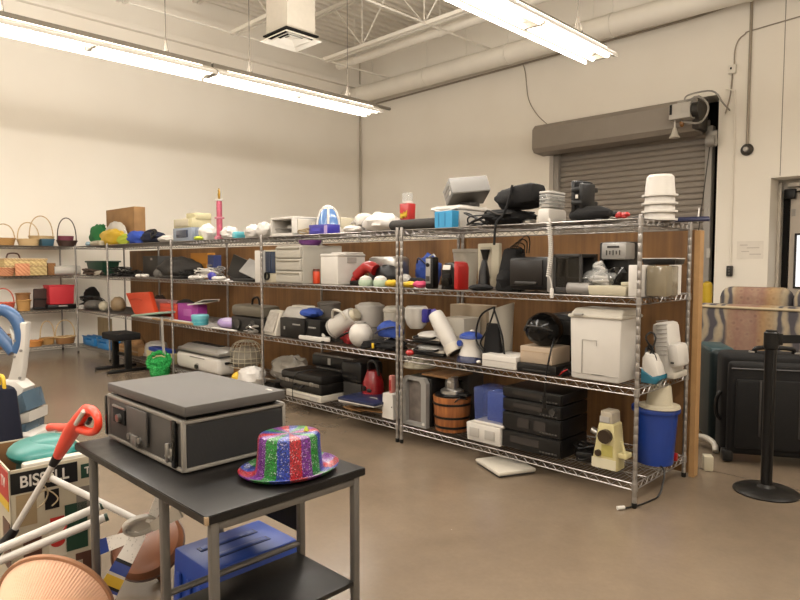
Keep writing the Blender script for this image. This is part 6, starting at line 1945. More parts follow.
m = MB(); m.fr(0, 0, 0, (.26, w*.94), (.28, w), h, .008); m.build('body', mat('coral_red_fabric', '#d8303a', .7), t); m = MB(); m.box(0, 0, h-.01, .29, w*1.02, .02, .004); m.build('rim', mat('coral_red_fabric', ''), t)
y, w, h = fplace(46, 76, 304, L3, XF-.08)
t = thing('black_tray', 'black flat tray under the bright red storage box', 'tray', (XF-.14, y, L3))
m = MB(); m.box(0, 0, .036, .3, w, .07, .01); m.build('body', BLK, t); m = MB(); m.box(.152, 0, .05, .005, w*.3, .02, .002); m.build('label', LGRY, t)
# fourth shelf
basket('round brown wicker basket at the left of the bottom shelf', -7, 10, 335, L4, WICKD, XF-.14, None)
basket('small honey basket behind the blue handled steam mop', 11, 24, 337, L4, WICK, XF-.2, 322)
basket('wide pale orange wicker basket on the bottom left shelf', 24, 43, 341, L4, weave('orange_wicker', '#a86a2c', '#d99a52'), XF-.08, None)
basket('honey basket with a tall thin hoop handle on the bottom left shelf', 40, 55, 338, L4, WICK, XF-.2, 321, hm=WICKL)
basket('round honey wicker basket with large hoop handle on the bottom left shelf', 55, 75.5, 336.5, L4, WICKD, XF-.14, 320, hm=WICKL, trim=WICKL)
# =================================================================== desk cart in the foreground
TZ = .73
LAM = G('black_laminate'); v_ = LAM.coord((1, 1, 1)); f_ = LAM.noise(v_, 9, 5, .65); _r = LAM.math('ADD', LAM.math('MULTIPLY', f_, .3), .22)
LAM.done(LAM.ramp(f_, [(.3, '#0e0d0c'), (.62, '#161413'), (.8, '#2c2825')]), _r); LAM = LAM.m
LAM.node_tree.nodes['Principled BSDF'].inputs['Specular IOR Level'].default_value = .3
LEGM = mat('grey_tube', '#6f6a64', .4, .4, .05)
t = thing('computer_desk', 'black laminate computer desk on grey tube legs in the foreground', 'desk', (-.432, -2.352, 0))
m = MB(); m.box(0, 0, TZ-.013, .945, .55, .026, .003); m.build('desktop', LAM, t)
m = MB(); m.box(.4715, 0, TZ-.013, .004, .548, .018); m.box(0, -.275, TZ-.013, .94, .003, .018); m.build('edge_band', BLK, t)
m = MB(); m.box(.470, -.272, TZ-.013, .012, .010, .022, .002); m.build('chipped_corner', mat('chipboard', '#a58a68', .8), t)
for (x, y) in ((-.385, -.245), (-.385, .245), (.17, -.245), (.17, .245), (.455, -.245), (.455, .245)):
    m = MB(); m.box(x, y, (TZ-.026)/2, .025, .025, TZ-.026, .006); lg = m.build('leg', LEGM, t)
    m = MB(); m.box(x, y, .012, .03, .03, .024, .004); m.build('foot_cap', RUB, lg)
for x in (.17, .455, -.385):
    m = MB(); m.box(x, 0, TZ-.04, .022, .47, .022, .004); m.build('top_rail', LEGM, t)
m = MB(); m.tube([(.17, -.24, .40), (.17, .24, .40)], .010, 10); m.build('cross_bar', LEGM, t)
m = MB(); m.box(.312, 0, .36, .30, .47, .016, .002); m.build('lower_shelf', LAM, t)
m = MB(); m.box(-.11, .255, .575, .53, .012, .29, .001); m.build('modesty_panel', mat('panel_black', '#141210', .6), t)
# record player case
GC = mat('case_grey', '#4b4641', .6, 0, .04, 60)
GRL = G('speaker_cloth'); v_ = GRL.coord((1, 1, 1)); a_ = GRL.wave(v_, 90, 0, 0, 'Z'); b_ = GRL.wave(v_, 90, 0, 0, 'Y'); c_ = GRL.math('MULTIPLY', a_, b_); GRL.bump(c_, .4, .003); GRL.done(GRL.ramp(c_, [(.1, '#0b0a0a'), (.7, '#1c1a18')]), .8); GRL = GRL.m
x0, x1, y0, y1 = -.885, -.294, -2.52, -2.142
t = thing('record_player_case', 'dark grey portable record player case with lifted lid on the desk', 'record player', ((x0+x1)/2, (y0+y1)/2, TZ))
w, d = x1-x0, y1-y0
H = .155
m = MB(); m.box(0, 0, .008+H/2, w-.012, d-.012, H-.004, .004); m.build('cabinet', GC, t)
m = MB()
TR = mat('putty_trim', '#8a847a', .5, 0)
for (a, b) in ((-1, -1), (1, -1), (1, 1), (-1, 1)):
    m.box(a*(w/2-.007), b*(d/2-.007), .008+H/2, .014, .014, H, .004)
for z in (.012, H+.006):
    for b in (-1, 1):
        m.box(0, b*(d/2-.006), z, w-.01, .013, .013, .004)
    for a in (-1, 1):
        m.box(a*(w/2-.006), 0, z, .013, d-.01, .013, .004)
m.build('edge_trim', TR, t)
m = MB(); m.box(w/2-.004, 0, .008+H/2, .006, d-.03, H-.026); m.build('speaker_grille', GRL, t)
m = MB(); m.box(-w/2-.001, -d/2+.004, .088, .02, .018, H*.95, .004); m.build('side_latch_bar', BLKG, t)
m = MB(); m.box(w/2-.05, -d/2-.002, .088, .022, .014, H*.95, .003); m.build('side_latch_bar', BLKG, t)
m = MB(); m.box(-w*.30, -d/2-.001, .105, .10, .006, .055, .001); m.build('socket_recess', DARK, t)
m = MB(); m.cyl(-w*.28, -d/2-.004, .10, .014, .012, 14, (90, 0, 0)); m.box(-w*.30, -d/2-.002, .135, .108, .008, .008, .002); m.build('socket', SILV, t)
m = MB(); m.box(-w*.03, -d/2-.006, .098, .155, .008, .115, .003); m.build('cover_flap', GC, t)
m = MB(); m.box(-w*.045, -d/2-.013, .048, .045, .010, .035, .002); m.build('flap_catch', BTN, t)
for s in (-1, 1):
    m = MB(); m.cyl(-w*.045+s*.042, -d/2-.008, .055, .011, .010, 12, (90, 0, 0)); m.build('catch_button', SILV, t)
m = MB(); m.box(w*.385, -d/2-.008, .055, .030, .012, .040, .003); m.box(w*.385, -d/2-.016, .060, .012, .014, .06, .003)
m.tube([(w*.355, -d/2-.014, .048), (w*.415, -d/2-.014, .048)], .005, 6)
m.build('clasp', SILV, t)
m = MB(); m.box(0, 0, H+.017, w-.05, d-.05, .02, .003); m.build('inner_deck', DARK, t)
m = MB(); m.box(0, 0, 0, w+.01, d-.015, .032, .004); ld = m.build('lid', GC, t); ld.location = (0.012, -.006, H+.040); ld.rotation_euler = (0, R(-.6), R(0))
m = MB(); m.box(w*.44, d*.38, .0165, .03, .008, .002); m.build('sticker', PAPER, ld, False)
m = MB()
for a in (-1, 1):
    for b in (-1, 1):
        m.cyl(a*(w/2-.04), b*(d/2-.04), 0, .012, .009, 10)
m.build('rubber_foot', RUB, t)
# glitter hat
GL = G('glitter_stripes')
tc = GL.n('TexCoord'); sp = GL.n('SeparateXYZ'); GL.l(tc.outputs['Object'], sp.inputs[0])
an = GL.math('ARCTAN2', sp.outputs[1], sp.outputs[0])
fr = GL.math('FRACT', GL.math('ADD', GL.math('MULTIPLY', an, 4/(2*PI)), .139))
col = GL.ramp(fr, [(0, '#6a1e80'), (.25, '#177a24'), (.5, '#1a3796'), (.75, '#a81621')], 'CONSTANT')
vo = GL.n('TexVoronoi'); vo.inputs['Scale'].default_value = 330; GL.l(tc.outputs['Object'], vo.inputs['Vector'])
s2 = GL.n('SeparateColor'); GL.l(vo.outputs['Color'], s2.inputs[0])
spk = GL.ramp(s2.outputs[0], [(.0, '#5c5c5c'), (.45, '#c8c8c8'), (.8, '#ffffff')])
c1 = GL.mix(1.0, col, spk, 'MULTIPLY')
wsp = GL.math('GREATER_THAN', s2.outputs[1], .91)
c2 = GL.mix(GL.math('MULTIPLY', wsp, .28), c1, '#f0e6f0')  # white sparkle of the glitter is painted into the colour
GL.bump(s2.outputs[2], .8, .003)
GL.done(c2, .28); GL = GL.m
t = thing('party_hat', 'striped glitter top hat in purple, green, blue and red on the desk', 'hat', (-.098, -2.268, TZ), 0)
HZ = zat(428, -.10, -2.20)-TZ
HZ = max(.10, min(.135, HZ))
def brim_z(r, a):
    return 0
m = MB()
m.lathe([(.098, .006), (.094, .03), (.090, HZ*.55), (.0885, HZ-.012), (.084, HZ-.003), (.076, HZ), (.04, HZ-.002), (0, HZ-.003), ], 64, sq=(1.0, 1.12))
m.build('crown', GL, t)
m = MB()
m.lathe([(.094, .010), (.105, .004), (.122, .003), (.138, .010), (.146, .020), (.143, .021), (.135, .012), (.122, .006), (.105, .0075), (.094, .013)], 64, sq=(.93, 1.12))
m.build('brim', GL, t)
m = MB(); m.fr(.02, .05, HZ-.001, (.018, .012), (.004, .003), .014, .001); m.build('tag', LIME, t)
# blue crate on the floor under the desk
BB2 = mat('deep_blue_plastic', '#1f45a0', .42)
t = thing('blue_crate', 'blue plastic storage crate upside down on the floor under the desk', 'crate', (-.515, -2.21, 0), 0)
w, d, H = .255, .355, .35
m = MB(); m.fr(0, 0, 0, (w*1.12, d*1.08), (w, d), H, .008); m.build('body', BB2, t)
m = MB()
for k in (-.17, .17):
    m.box(w*k, -.01, H+.0005, .035, d*.66, .005, .002)
m.build('groove', mat('blue_groove', '#172f66', .5), t)
m = MB()
for k in (-.17, .17):
    m.box(w*k, -.01, H+.002, .024, d*.60, .006, .002)
m.build('raised_rib', BB2, t)
m = MB()
for k in (-.3, 0, .3):
    m.box(w*k, -d*.52-.004, H*.45, .03, .012, H*.7, .004)
    m.box(w*.535+.003, d*k, H*.45, .012, .03, H*.7, .004)
m.build('side_rib', BB2, t)

# =================================================================== boxed appliance, printed carton
t = thing('appliance_carton', 'open printed cardboard appliance carton with large lettering beside the desk', 'box', (-1.52, -2.52, 0), 0)
H = .55
# footprint corners derived from the survey: front corner, right corner
A = Vector((-1.335, -2.735)); Bc = Vector((-1.319, -2.402)); Cc = Vector((-1.72, -2.25)); 
u_ = (Bc-A).normalized()
ang = math.degrees(math.atan2(u_.y, u_.x))
LW = (Bc-A).length; LD = .50
n_ = Vector((-u_.y, u_.x))
ctr = A+u_*LW/2+n_*LD/2
t.location = (ctr.x, ctr.y, 0); t.rotation_euler = (0, 0, R(ang))
PRN = mat('carton_cream', '#c9bda4', .6, 0, .05)
m = MB()
th = .006
m.box(0, -LD/2+th/2, H/2, LW, th, H); m.box(0, LD/2-th/2, H/2, LW, th, H); m.box(-LW/2+th/2, 0, H/2, th, LD, H); m.box(LW/2-th/2, 0, H/2, th, LD, H); m.box(0, 0, .004, LW, LD, .008)
m.build('carton', PRN, t, False)
m = MB(); m.box(0, LD/2-th-.002, H/2, LW-.02, .003, H-.01); m.box(-LW/2+th+.002, 0, H/2, .003, LD-.02, H-.01); m.box(LW/2-th-.002, 0, H/2, .003, LD-.02, H-.01); m.build('inside_face', CARD2, t, False)
# front band with lettering, pictures
f = -LD/2-.0015
m = MB(); m.box(-LW*.12, f, H-.055, LW*.74, .003, .085); m.build('black_band', mat('print_black', '#171514', .4), t, False)
letters('BISSELL', .066, t, (-LW*.125, f-.0022, H-.055), (90, 0, 0), mat('print_white', '#e6dfd4', .5), bold=.0012, sx=.86)
m = MB(); m.box(LW*.39, f-.0005, H-.06, LW*.20, .003, .06); m.build('green_band', mat('print_green', '#17402c', .4), t, False)
letters('TV', .042, t, (LW*.40, f-.003, H-.06), (90, 0, 0), mat('print_white', ''), bold=.001, sx=.9)
RDP = mat('print_red', '#c02a22', .5)
for (a, z, w_, h_, c) in ((.34, .36, .22, .13, mat('print_grey', '#8a8378', .5)), (-.33, .38, .22, .13, mat('print_tan', '#a8916c', .5)), (-.05, .40, .16, .08, mat('print_black', '')), (.30, .09, .2, .10, mat('print_brown', '#5a3524', .5)), (.22, .26, .26, .20, mat('print_green', '')), (-.28, .20, .20, .14, mat('print_brown', '#5a3524', .5)), (0.0, .23, .20, .16, mat('print_pale', '#d8cdb8', .6)), (-.02, .06, .6, .10, mat('print_pale', ''))):
    m = MB(); m.box(LW*a, f, z, LW*w_, .003, h_); m.build('printed_picture', c, t, False)
m = MB(); m.lathe([(0, 0), (.028, .0), (.022, .002), (0, .002)], 20, (0, f-.0015, .215), (90, 0, 0), (1, .8)); m.tube([(.01, f-.001, .235), (.035, f-.001, .275)], .004, 5); m.box(LW*.0, f-.001, .31, LW*.16, .003, .02); m.build('printed_red_tool', RDP, t, False)
# left side
s = -LW/2-.0015
m = MB(); m.box(s, -LD*.30, H-.07, .003, .16, .12); m.build('red_badge', RDP, t, False)
letters('TV', .06, t, (s-.002, -LD*.30, H-.065), (90, 0, -90), mat('print_white', ''), bold=.0015)
m = MB(); m.box(s, -LD*.30, H-.15, .003, .16, .04); m.build('yellow_badge', YEL, t, False)
m = MB(); m.box(s, LD*.15, H-.26, .003, .2, .3); m.build('printed_picture', mat('print_green', ''), t, False)
m = MB(); m.box(s, -LD*.35, H-.32, .003, .12, .2); m.build('printed_picture', mat('print_brown', ''), t, False)
# teal steamer inside
t2 = thing('teal_appliance', 'teal green curved appliance lid sitting inside the printed carton', 'appliance', (ctr.x+.0, ctr.y+.05, 0), ang)
t2.location = (ctr.x-.02, ctr.y+.02, .02)
m = MB(); m.box(0, 0, .24, LW*.55, LD*.45, .48, .03); m.build('body', mat('teal_dark', '#0f5c56', .4), t2)
m = MB(); m.ball((0, 0, .52), (LW*.42, LD*.36, .055), 28, 12, -.04); m.ball((.02, 0, .555), (LW*.25, LD*.22, .03), 24, 10, -.02); m.build('lid', TEAL, t2)
m = MB(); m.box(0, -LD*.40, .515, LW*.75, .05, .035, .01); m.build('white_edge', WH2, t2)

# =================================================================== string trimmer
OR = mat('trimmer_red', '#d43a22', .35, shell=True)
PA = Vector((-.80, -2.615, .842)); PB = Vector((-1.20, -2.60, .617)); 
t = thing('string_trimmer', 'red string trimmer with white shaft leaning in the printed carton', 'trimmer', (-1.2, -2.6, .4))
O = Vector((-1.2, -2.6, .4))
def W(u, v, y):
    """local point of the trimmer at column u, row v, depth y"""
    d = FW+RT*((u-400)/FPX)-UP*((v-300)/FPX)
    p = Vector((CX, CY, CZ))+d*((y-CY)/d.y)
    return p-O
def WX(u, v, x):
    d = FW+RT*((u-400)/FPX)-UP*((v-300)/FPX)
    p = Vector((CX, CY, CZ))+d*((x-CX)/d.x)
    return p-O
def TB(m, pts, rr, seg=12):
    q = smooth_path(pts, 4)
    if isinstance(rr, (list, tuple)):
        n = len(q); k = len(rr)-1
        r = []
        for i in range(n):
            f = i/(n-1)*k; a = min(int(f), k-1); r.append(rr[a]+(rr[a+1]-rr[a])*(f-a))
    else:
        r = rr
    m.tube(q, r, seg)
Y0 = -2.62
m = MB()
TB(m, [W(87, 410, Y0), W(80, 419, Y0), W(72, 431, Y0), W(63, 447, Y0), W(58, 456, Y0)], [.022, .026, .029, .024, .018])
TB(m, [W(74, 426, Y0), W(66, 428, Y0), W(56, 427, Y0), W(50, 427.5, Y0)], [.022, .017, .014, .016])
TB(m, [W(86, 410, Y0), W(93, 411, Y0), W(98, 419, Y0), W(97, 429, Y0), W(90, 432, Y0), W(80, 429, Y0)], [.020, .016, .013, .013, .014, .017])
m.build('motor_handle', OR, t)
m = MB(); TB(m, [W(84, 411, Y0-.02), W(76, 424, Y0-.022)], .008); m.build('white_label', PAPER, t)
m = MB(); TB(m, [W(90, 419, Y0-.012), W(88, 423, Y0-.012)], .008); m.build('trigger', BLK, t)
m = MB(); TB(m, [W(58, 456, Y0), WX(52, 466, -1.125)], [.020, .014]); m.build('collar', BLK, t)
m = MB(); TB(m, [WX(54, 463, -1.12), WX(32, 500, -1.20), WX(14, 530, -1.25)], .0115); m.build('shaft', WH, t)
m = MB(); TB(m, [WX(15, 529, -1.25), WX(6, 541, -1.26), WX(-8, 556, -1.27)], [.017, .02, .024]); m.build('lower_housing', BLK, t)
m = MB(); TB(m, [WX(42, 483, -1.21), WX(48, 492, -1.21), WX(44, 503, -1.21), WX(37, 508, -1.21)], .003, 6); TB(m, [WX(30, 500, -1.21), WX(46, 490, -1.21), WX(58, 498, -1.21), WX(52, 506, -1.21)], .003, 6); m.build('loose_cord', mat('tan_cord', '#b8a480', .7), t)
# white tube with striped paddle hub
t = thing('paddle_pole', 'white pole ending in a round hub with flat blades striped blue and yellow', 'pole', tuple(O), 0)
Y1 = -2.58
def Wz(u, v, z):
    d = FW+RT*((u-400)/FPX)-UP*((v-300)/FPX)
    return Vector((CX, CY, CZ))+d*((z-CZ)/d.z)-O
P1, P2 = WX(49, 477, -1.215), W(143, 523, -2.42)
m = MB(); m.tube([P1, P2], .0125, 14); m.build('pole', WH, t)
m = MB(); m.ball(tuple(P1), (.018, .018, .022), 14, 10); m.build('knob', IVORY, t)
m = MB(); c_ = WX(46, 477, -1.20); m.ball(tuple(c_), (.008, .012, .016), 10, 8); m.build('red_button', RED, t)
HB = W(140, 524, -2.44)
ax = (W(128, 540, -2.42)-W(158, 505, -2.37))
# hub: tilted shallow dish
def frame(n, up):
    n = n.normalized(); x = up.cross(n).normalized(); y = n.cross(x)
    M = Matrix((x, y, n)).transposed().to_4x4(); return M
nrm = Vector((CX, CY, CZ))-(HB+O)
nrm = (nrm.normalized()+Vector((.5, .1, -.75))).normalized()
MH = Matrix.Translation(HB) @ frame(nrm, Vector((0, 0, 1)))
def lathe_M(prof, seg, M, sq=(1, 1)):
    m = MB(); m.lathe(prof, seg, (0, 0, 0), None, sq)
    bmesh.ops.transform(m.bm, matrix=M, verts=m.bm.verts[:]); return m
m = lathe_M([(0, -.012), (.052, -.012), (.062, -.004), (.064, .018), (.055, .02), (.050, .002), (0, -.002)], 32, MH, (1.0, .62)); m.build('hub', WH2, t)
Ystripe = [WH2, BLUE, YEL, BLK]
DOTM = G('dotted_white'); v_ = DOTM.coord((1, 1, 1)); f_ = DOTM.n('TexVoronoi'); f_.inputs['Scale'].default_value = 90; DOTM.l(v_, f_.inputs['Vector']); DOTM.done(DOTM.ramp(f_.outputs['Distance'], [(.15, '#b8b3aa'), (.3, '#dcd7ce')]), .5); DOTM = DOTM.m
def blade(pts, wd, secs):
    """flat blade along the 3D points pts (root, tip); secs = [(fraction end, material)]"""
    a, b = pts
    dr = (b-a); L = dr.length; dr.normalize()
    toC = (Vector((CX, CY, CZ))-(a+O)).normalized()
    sd = dr.cross(toC).normalized()
    nn = sd.cross(dr)
    f0 = 0
    first = None
    for f1, mt in secs:
        m = MB()
        p0, p1 = a+dr*L*f0, a+dr*L*f1
        w0 = wd[0]+(wd[1]-wd[0])*f0; w1 = wd[0]+(wd[1]-wd[0])*f1
        h = nn*.004
        m.hexa([p0-sd*w0/2-h, p0+sd*w0/2-h, p1+sd*w1/2-h, p1-sd*w1/2-h, p0-sd*w0/2+h, p0+sd*w0/2+h, p1+sd*w1/2+h, p1-sd*w1/2+h])
        o = m.build('blade' if first is None else 'blade_stripe', mt, t if first is None else first, False)
        first = first or o
        f0 = f1
blade((W(140, 533, -2.44), W(103, 600, -2.58)), (.05, .074), [(.42, DOTM), (.47, BLK), (.62, BLUE), (.66, WH2), (.80, YEL), (.84, BLK), (.88, BLUE), (1, DOTM)])
blade((W(132, 536, -2.45), W(94, 549, -2.55)), (.042, .058), [(.62, DOTM), (.95, BLUE), (1, WH2)])
blade((W(150, 523, -2.41), W(163, 492, -2.36)), (.034, .04), [(.94, DOTM), (1, BLK)])
blade((W(152, 527, -2.41), W(180, 511, -2.36)), (.036, .05), [(1, WH2)])
# tan leather drum cushion
LE = G('brown_leather_look'); v_ = LE.coord((1, 1, 1)); f_ = LE.noise(v_, 5, 5); LE.done(LE.ramp(f_, [(.3, '#55301b'), (.7, '#7a4a2a')]), .38); LE = LE.m
t = thing('leather_drum', 'brown rounded leather drum standing tilted behind the striped blades', 'drum', (-1.125, -2.275, 0))
cD = Vector((0.0, 0.0, .165))
MD = Matrix.Translation(cD) @ rotm(0, 0, 0) @ rotm(28, 32, 0)
m = lathe_M([(0, -.055), (.10, -.055), (.135, -.04), (.15, 0), (.135, .04), (.10, .055), (0, .055)], 36, MD); m.build('body', LE, t)
m = lathe_M([(.149, -.006), (.154, -.004), (.154, .004), (.149, .006)], 36, MD); m.build('seam', mat('dark_seam', '#4a2814', .5), t)
m = MB(); m.tube([(.02, .06, .0), (.0, .02, .06)], .02, 8); m.build('foot', LE, t)
# white poles with dark green tips
for k, (ua, va, ub, vb, lb) in enumerate(((-40, 566, 103, 505, 'upper white pole with dark green tip by the left desk leg'), (-40, 577, 108, 516.5, 'lower white pole with dark green tip by the left desk leg'))):
    a, b = WX(ua, va, -1.06), W(ub, vb, -2.505)
    t = thing('white_pole', lb, 'pole', tuple(O), 0, 'white poles with green tips')
    dr = (b-a).normalized()
    m = MB(); m.tube([a, b-dr*.012], .0152, 16); m.build('shaft', WH, t)
    m = MB(); m.tube([b-dr*.012, b], .0155, 16); m.build('tip', DGRN, t)
# pleated lamp shade
PLT = mat('peach_pleats', '#cfa488', .7, 0, .06, 20, shell=True)
t = thing('pleated_lampshade', 'large peach pleated lampshade lying on the floor under the white poles', 'lampshade', (-.81, -2.73, 0.0))
m = MB(); m.lathe([(.085, .22), (.193, 0), (.190, -.004), (.082, .218)], 330, (0, 0, 0), None, (1, 1), 110, .011)
AX = Vector((.50, -.54, -.20)).normalized()
M_ = Matrix.Translation((0, 0, .215)) @ frame(AX, Vector((0, 0, 1)))
bmesh.ops.transform(m.bm, matrix=M_, verts=m.bm.verts[:]); m.build('pleats', PLT, t)
m = lathe_M([(.190, -.006), (.200, -.004), (.200, .008), (.190, .01)], 60, M_); m.build('hem', mat('peach_hem', '#b5825f', .7), t)
m = lathe_M([(.08, .215), (.09, .215), (.09, .226), (.08, .226)], 40, M_); m.build('top_ring', mat('peach_hem', ''), t)

# =================================================================== upright cleaner at left
t = thing('carpet_cleaner', 'white upright carpet cleaner with blue looped handle behind the printed carton', 'vacuum cleaner', (-3.5, -2.07, 0), 44.5)
O2 = Vector((-3.5, -2.07, 0))
YV = -2.07
def V(u, v, y=YV):
    d = FW+RT*((u-400)/FPX)-UP*((v-300)/FPX)
    p = Vector((CX, CY, CZ)) + d*((O2-Vector((CX, CY, CZ))).dot(NH)/d.dot(NH)) - O2
    return Vector((p.dot(RT), 0, p.z))
NH = Vector((-math.sin(YAW), math.cos(YAW), 0))
VB = mat('slate_blue_plastic', '#3f6492', .35)
VC = mat('tinted_tank', '#5c7486', .15, 0, .05, alpha=.85)
m = MB(); m.tube(smooth_path([V(17, 352), V(20, 343), V(20.5, 330), V(15, 318), V(8, 312), V(0, 310), V(-8, 316), V(-8, 326), V(0, 336), V(8, 345), V(14, 352)], 4, False), .042, 12); m.build('handle_loop', VB, t)
def vplate(pts, th, name, m_, bev=.02):
    q = [V(u, v) for u, v in pts]
    m = MB()
    pl = [(p.x, p.z) for p in q]
    m.prism(pl, th, 'xz', (0, 0, 0), bev); return m.build(name, m_, t)
vplate([(11, 326), (17, 333), (22, 322), (29, 322), (28, 345), (26, 368), (23, 384), (8, 384), (13, 368), (16, 352)], .07, 'neck', WH, .02)
vplate([(8, 379), (22, 379), (31, 386), (27, 396), (32, 412), (36, 432), (38, 452), (12, 462), (4, 440), (4, 405)], .16, 'body', WH, .03)
vplate([(22, 396), (32, 389), (37, 407), (27, 412)], .24, 'upper_tank', VC, .01)
vplate([(25, 412), (39, 408), (39, 418), (27, 421)], .24, 'white_band', WH, .01)
vplate([(24, 422), (36, 419), (35, 442), (24, 446)], .235, 'lower_tank', VC, .01)
vplate([(5, 405), (13, 401), (16, 412), (14, 420), (5, 422)], .26, 'grey_panel', GRYP, .01)
m = MB()
for (u, v) in ((18, 340), (17.5, 356), (24, 350), (23, 377)):
    p = V(u, v); m.cyl(p.x, -.034, p.z, .010, .008, 10, (90, 0, 0))
m.build('screw', GRYP, t)
m = MB(); m.box(-.02, -.02, .10, .26, .32, .20, .05); m.build('floor_head', WH, t)
t = thing('navy_bag', 'dark navy upright bag at the far left edge beside the carpet cleaner', 'bag', (-3.27, -2.30, 0))

hN = zat(386, -3.27, -2.30)
m = MB(); m.fr(0, 0, 0, (.26, .22), (.18, .14), hN, .04); m.build('bag_body', mat('navy_cloth', '#161a30', .85), t)
m = MB(); m.tube(smooth_path([(-.06, 0, hN-.01), (-.05, 0, hN+.06), (.04, 0, hN+.06), (.06, 0, hN-.01)]), .012, 8); m.build('handle', YEL, t)
# =================================================================== sofa, suitcases, stanchion
SF = G('tapestry_fabric')
tc = SF.n('TexCoord'); sp = SF.n('SeparateXYZ'); SF.l(tc.outputs['Object'], sp.inputs[0])
v_ = SF.coord((1, .6, .7))
wv = SF.wave(v_, 3.2, 9, 3, 'X', 'BANDS', .9)
sw = SF.ramp(wv, [(.25, '#3c383c'), (.45, '#655e55'), (.7, '#7c7262'), (.9, '#8a7d67')])
n2 = SF.noise(SF.coord((1, 1, 1)), 26, 4, .6)
vr = SF.n('TexVoronoi'); vr.inputs['Scale'].default_value = 18; SF.l(SF.coord((1, 1, 1)), vr.inputs['Vector'])
fl = SF.ramp(vr.outputs['Distance'], [(.15, '#5c4238'), (.35, '#857058'), (.6, '#7a604c')])
xx = SF.math('FRACT', SF.math('MULTIPLY', SF.math('ADD', sp.outputs[0], 1.02), 1.35))
m1 = SF.ramp(xx, [(0, (0, 0, 0, 1)), (.36, (.0, .0, .0, 1)), (.40, (1, 1, 1, 1)), (.88, (1, 1, 1, 1)), (.92, (0, 0, 0, 1))])
band = SF.ramp(xx, [(.36, '#857058'), (.50, '#76564c'), (.62, '#7e6456'), (.70, '#704f46'), (.78, '#8a6c44'), (.88, '#8f7c5c')])
c = SF.mix(m1, sw, SF.mix(.35, band, fl))
c = SF.mix(.25, c, SF.ramp(n2, [(.3, '#6a5c50'), (.7, '#f0e6d4')]), 'MULTIPLY')
SF.bump(n2, .2, .004)
SF.done(c, .9); SF = SF.m
t = thing('sofa', 'patterned tapestry sofa standing with its back to the room behind the suitcases', 'sofa', (.35, 2.72, 0))
ZS = 1.005
m = MB(); m.box(0, .1, ZS*.5+.04, 2.05, .20, ZS-.09, .05, None, 4); m.build('back', SF, t)
m = MB(); m.tube([(-1.0, .0, ZS-.03), (1.0, .0, ZS-.03)], .012, 8); m.tube([(-1.0, .0, .12), (-1.02, .0, ZS-.08), (-1.0, .0, ZS-.03)], .012, 8); m.build('piping', mat('sofa_piping', '#b3a282', .8), t)
m = MB()
m.box(0, .55, .28, 1.7, .75, .30, .05); m.build('seat_base', SF, t)
for s in (-1, 1):
    m = MB(); m.box(s*.93, .52, .36, .22, .85, .58, .07, None, 4); m.build('arm', SF, t)
for k in (-.58, 0.02, .62):
    m = MB(); m.box(k, .30, ZS-.05, .60, .24, .40, .10, None, 5); m.build('back_cushion', SF, t)
for k in (-.42, .42):
    m = MB(); m.box(k, .58, .49, .80, .62, .15, .05, None, 4); m.build('seat_cushion', SF, t)
for a in (-.95, .95):
    for b in (.06, .88):
        m = MB(); m.cyl(a, b, 0, .03, .13, 12); m.build('foot', CARD2, t)
# large black suitcase
t = thing('suitcase', 'large black soft-sided suitcase standing beside the stanchion', 'suitcase', (0, 0, 0), 28.7)
a_ = Vector((.074, 1.225)); dx = Vector((math.cos(R(28.7)), math.sin(R(28.7)))); ny = Vector((-dx.y, dx.x))
w, d, H = .66, .30, .765
c0 = a_+dx*w/2+ny*d/2
t.location = (c0.x, c0.y, 0)
SUF = mat('suitcase_fabric', '#151312', .75, 0, .15, 30, .2, 150)
m = MB(); m.box(0, .03, H*.52, w, d*.78, H*.93, .05, None, 4); m.build('shell', SUF, t)
m = MB(); m.box(0, -d*.43, H*.50, w*.93, .07, H*.84, .04, None, 3); m.build('front_panel', SUF, t)
m = MB(); m.box(0, -d*.5-.03, H*.46, w*.80, .035, H*.62, .03); m.build('front_pocket', SUF, t)
m = MB()
for s in (-.18, .18):
    m.box(w*s, -d*.5-.05, H*.52, .012, .008, H*.5, .003)
m.tube([(-w*.44, -d*.56, H*.86), (w*.44, -d*.56, H*.86)], .005, 6)
m.build('zip', mat('zip_grey', '#3d3936', .4), t)
m = MB(); m.tube(smooth_path([(-.12, -.02, H*.98), (-.10, -.03, H*1.03), (.10, -.03, H*1.03), (.12, -.02, H*.98)]), .016, 8); m.build('top_handle', BLK, t)
m = MB()
for s in (-.14, .14):
    m.box(s, -.03, H*.99, .04, .02, .015, .004)
m.build('handle_mount', SILV, t)
for s in (-1, 1):
    m = MB(); m.box(s*w*.45, -d*.40, .05, .07, .09, .08, .015); m.build('corner_guard', BLK, t)
    m = MB(); m.cyl(s*w*.45-.02, d*.4, .035, .035, .04, 16, (0, 90, 0)); m.build('wheel', BLK, t)
m = MB(); m.tube(smooth_path([(-w*.5, -.05, H*.62), (-w*.54, -.05, H*.55), (-w*.54, -.05, H*.42), (-w*.5, -.05, H*.36)]), .014, 8); m.build('side_handle', BLK, t)
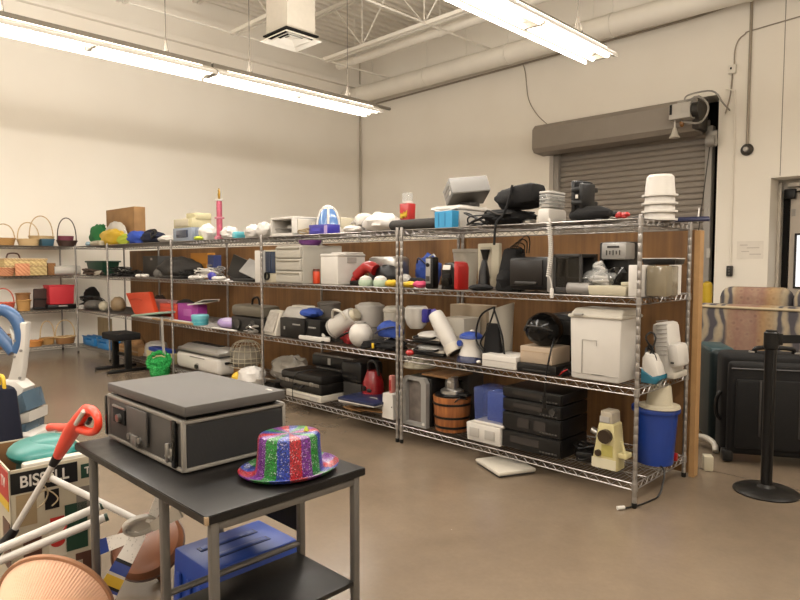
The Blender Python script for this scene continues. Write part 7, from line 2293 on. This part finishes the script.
# dark teal suitcase
t = thing('teal_suitcase', 'tall dark teal hard suitcase standing close beside the shelving end', 'suitcase', (-.17, 1.80, 0), 30)
hT = zat(346, -.2, 1.72)
m = MB(); m.box(0, 0, hT*.51, .17, .44, hT*.97, .04, None, 3); m.build('shell', mat('dark_teal_shell', '#15292b', .45), t)
m = MB(); m.box(0, 0, hT*.97, .172, .40, .06, .025); m.build('top_cap', mat('teal_cap', '#1c3f45', .4), t)
m = MB(); m.box(.078, -.12, hT*.70, .03, .04, .07, .006); m.build('brass_latch', BRS, t)
m = MB(); m.box(-.0, -.221, hT*.55, .02, .004, hT*.8); m.build('seam', BLK, t)
m = MB(); m.ball((0, 0, .06), (.16, .12, .065), 22, 12, -.06, .2, 2.4, 111)
one(m, 'black_holdall', BLKF, 'small black holdall on the floor beside the teal suitcase', 'bag', (-.36, 2.15, 0), 20)
m = MB(); m.tube(smooth_path([(-.17, .1, .02), (-.1, .04, .06), (.0, -.02, .08), (.08, -.08, .06), (.1, -.12, .022)]), .022, 10)
one(m, 'white_hose', WH2, 'short pale ribbed hose lying on the floor by the teal suitcase', 'hose', (-.12, 1.50, 0))
m = MB(); m.box(0, 0, .05, .06, .07, .10, .008)
one(m, 'cream_block', IVORY, 'small cream block on the floor at the end of the timber batten', 'block', (.06, .98, 0), 30)
# stanchion
SB = mat('stanchion_black', '#1d1b19', .4, .2)
def stanchion(loc, label, belt=None, angle=0):
    t = thing('belt_stanchion', label, 'stanchion', loc, angle, 'belt stanchions')
    m = MB(); m.lathe([(0, 0), (.178, 0), (.18, .008), (.16, .02), (.05, .034), (.036, .05), (0, .05)], 40); m.build('base', mat('stanchion_base', '#2b2825', .35, .3), t)
    m = MB(); m.cyl(0, 0, .03, .0315, .86, 24); m.box(0, -.032, .46, .012, .006, .80, .002); m.build('pole', SB, t)
    m = MB(); m.cyl(0, 0, .865, .04, .105, 24, None, .008); m.cyl(0, 0, .97, .03, .008, 20); m.build('head', SB, t)
    if belt:
        m = MB(); m.box(.035+belt/2, 0, .925, belt, .004, .05); m.build('belt', mat('belt_black', '#161413', .8), t, False)
        m = MB(); m.box(.045, 0, .925, .03, .04, .07, .006); m.build('belt_cassette', SB, t)
    return t
stanchion((.456, .798, 0), 'black belt stanchion in front of the large suitcase', 1.36, 42)
stanchion((.456+1.45*math.cos(R(42)), .798+1.45*math.sin(R(42)), 0), 'second black belt stanchion outside the right edge of the photo')
# =================================================================== camera
cam = bpy.data.cameras.new('camera')
cam.sensor_fit = 'HORIZONTAL'
cam.sensor_width = 36
cam.lens = FPX/800*36
cam.clip_start = .05
co = bpy.data.objects.new('camera', cam)
COL.objects.link(co)
Mx = Matrix((RT, UP, -FW)).transposed().to_4x4()
Mx.translation = Vector((CX, CY, CZ))
co.matrix_world = Mx
S.camera = co
S.cycles.use_denoising = True
S.cycles.max_bounces = 8
S.cycles.diffuse_bounces = 4
S.cycles.transparent_max_bounces = 16
S.cycles.sample_clamp_indirect = 4
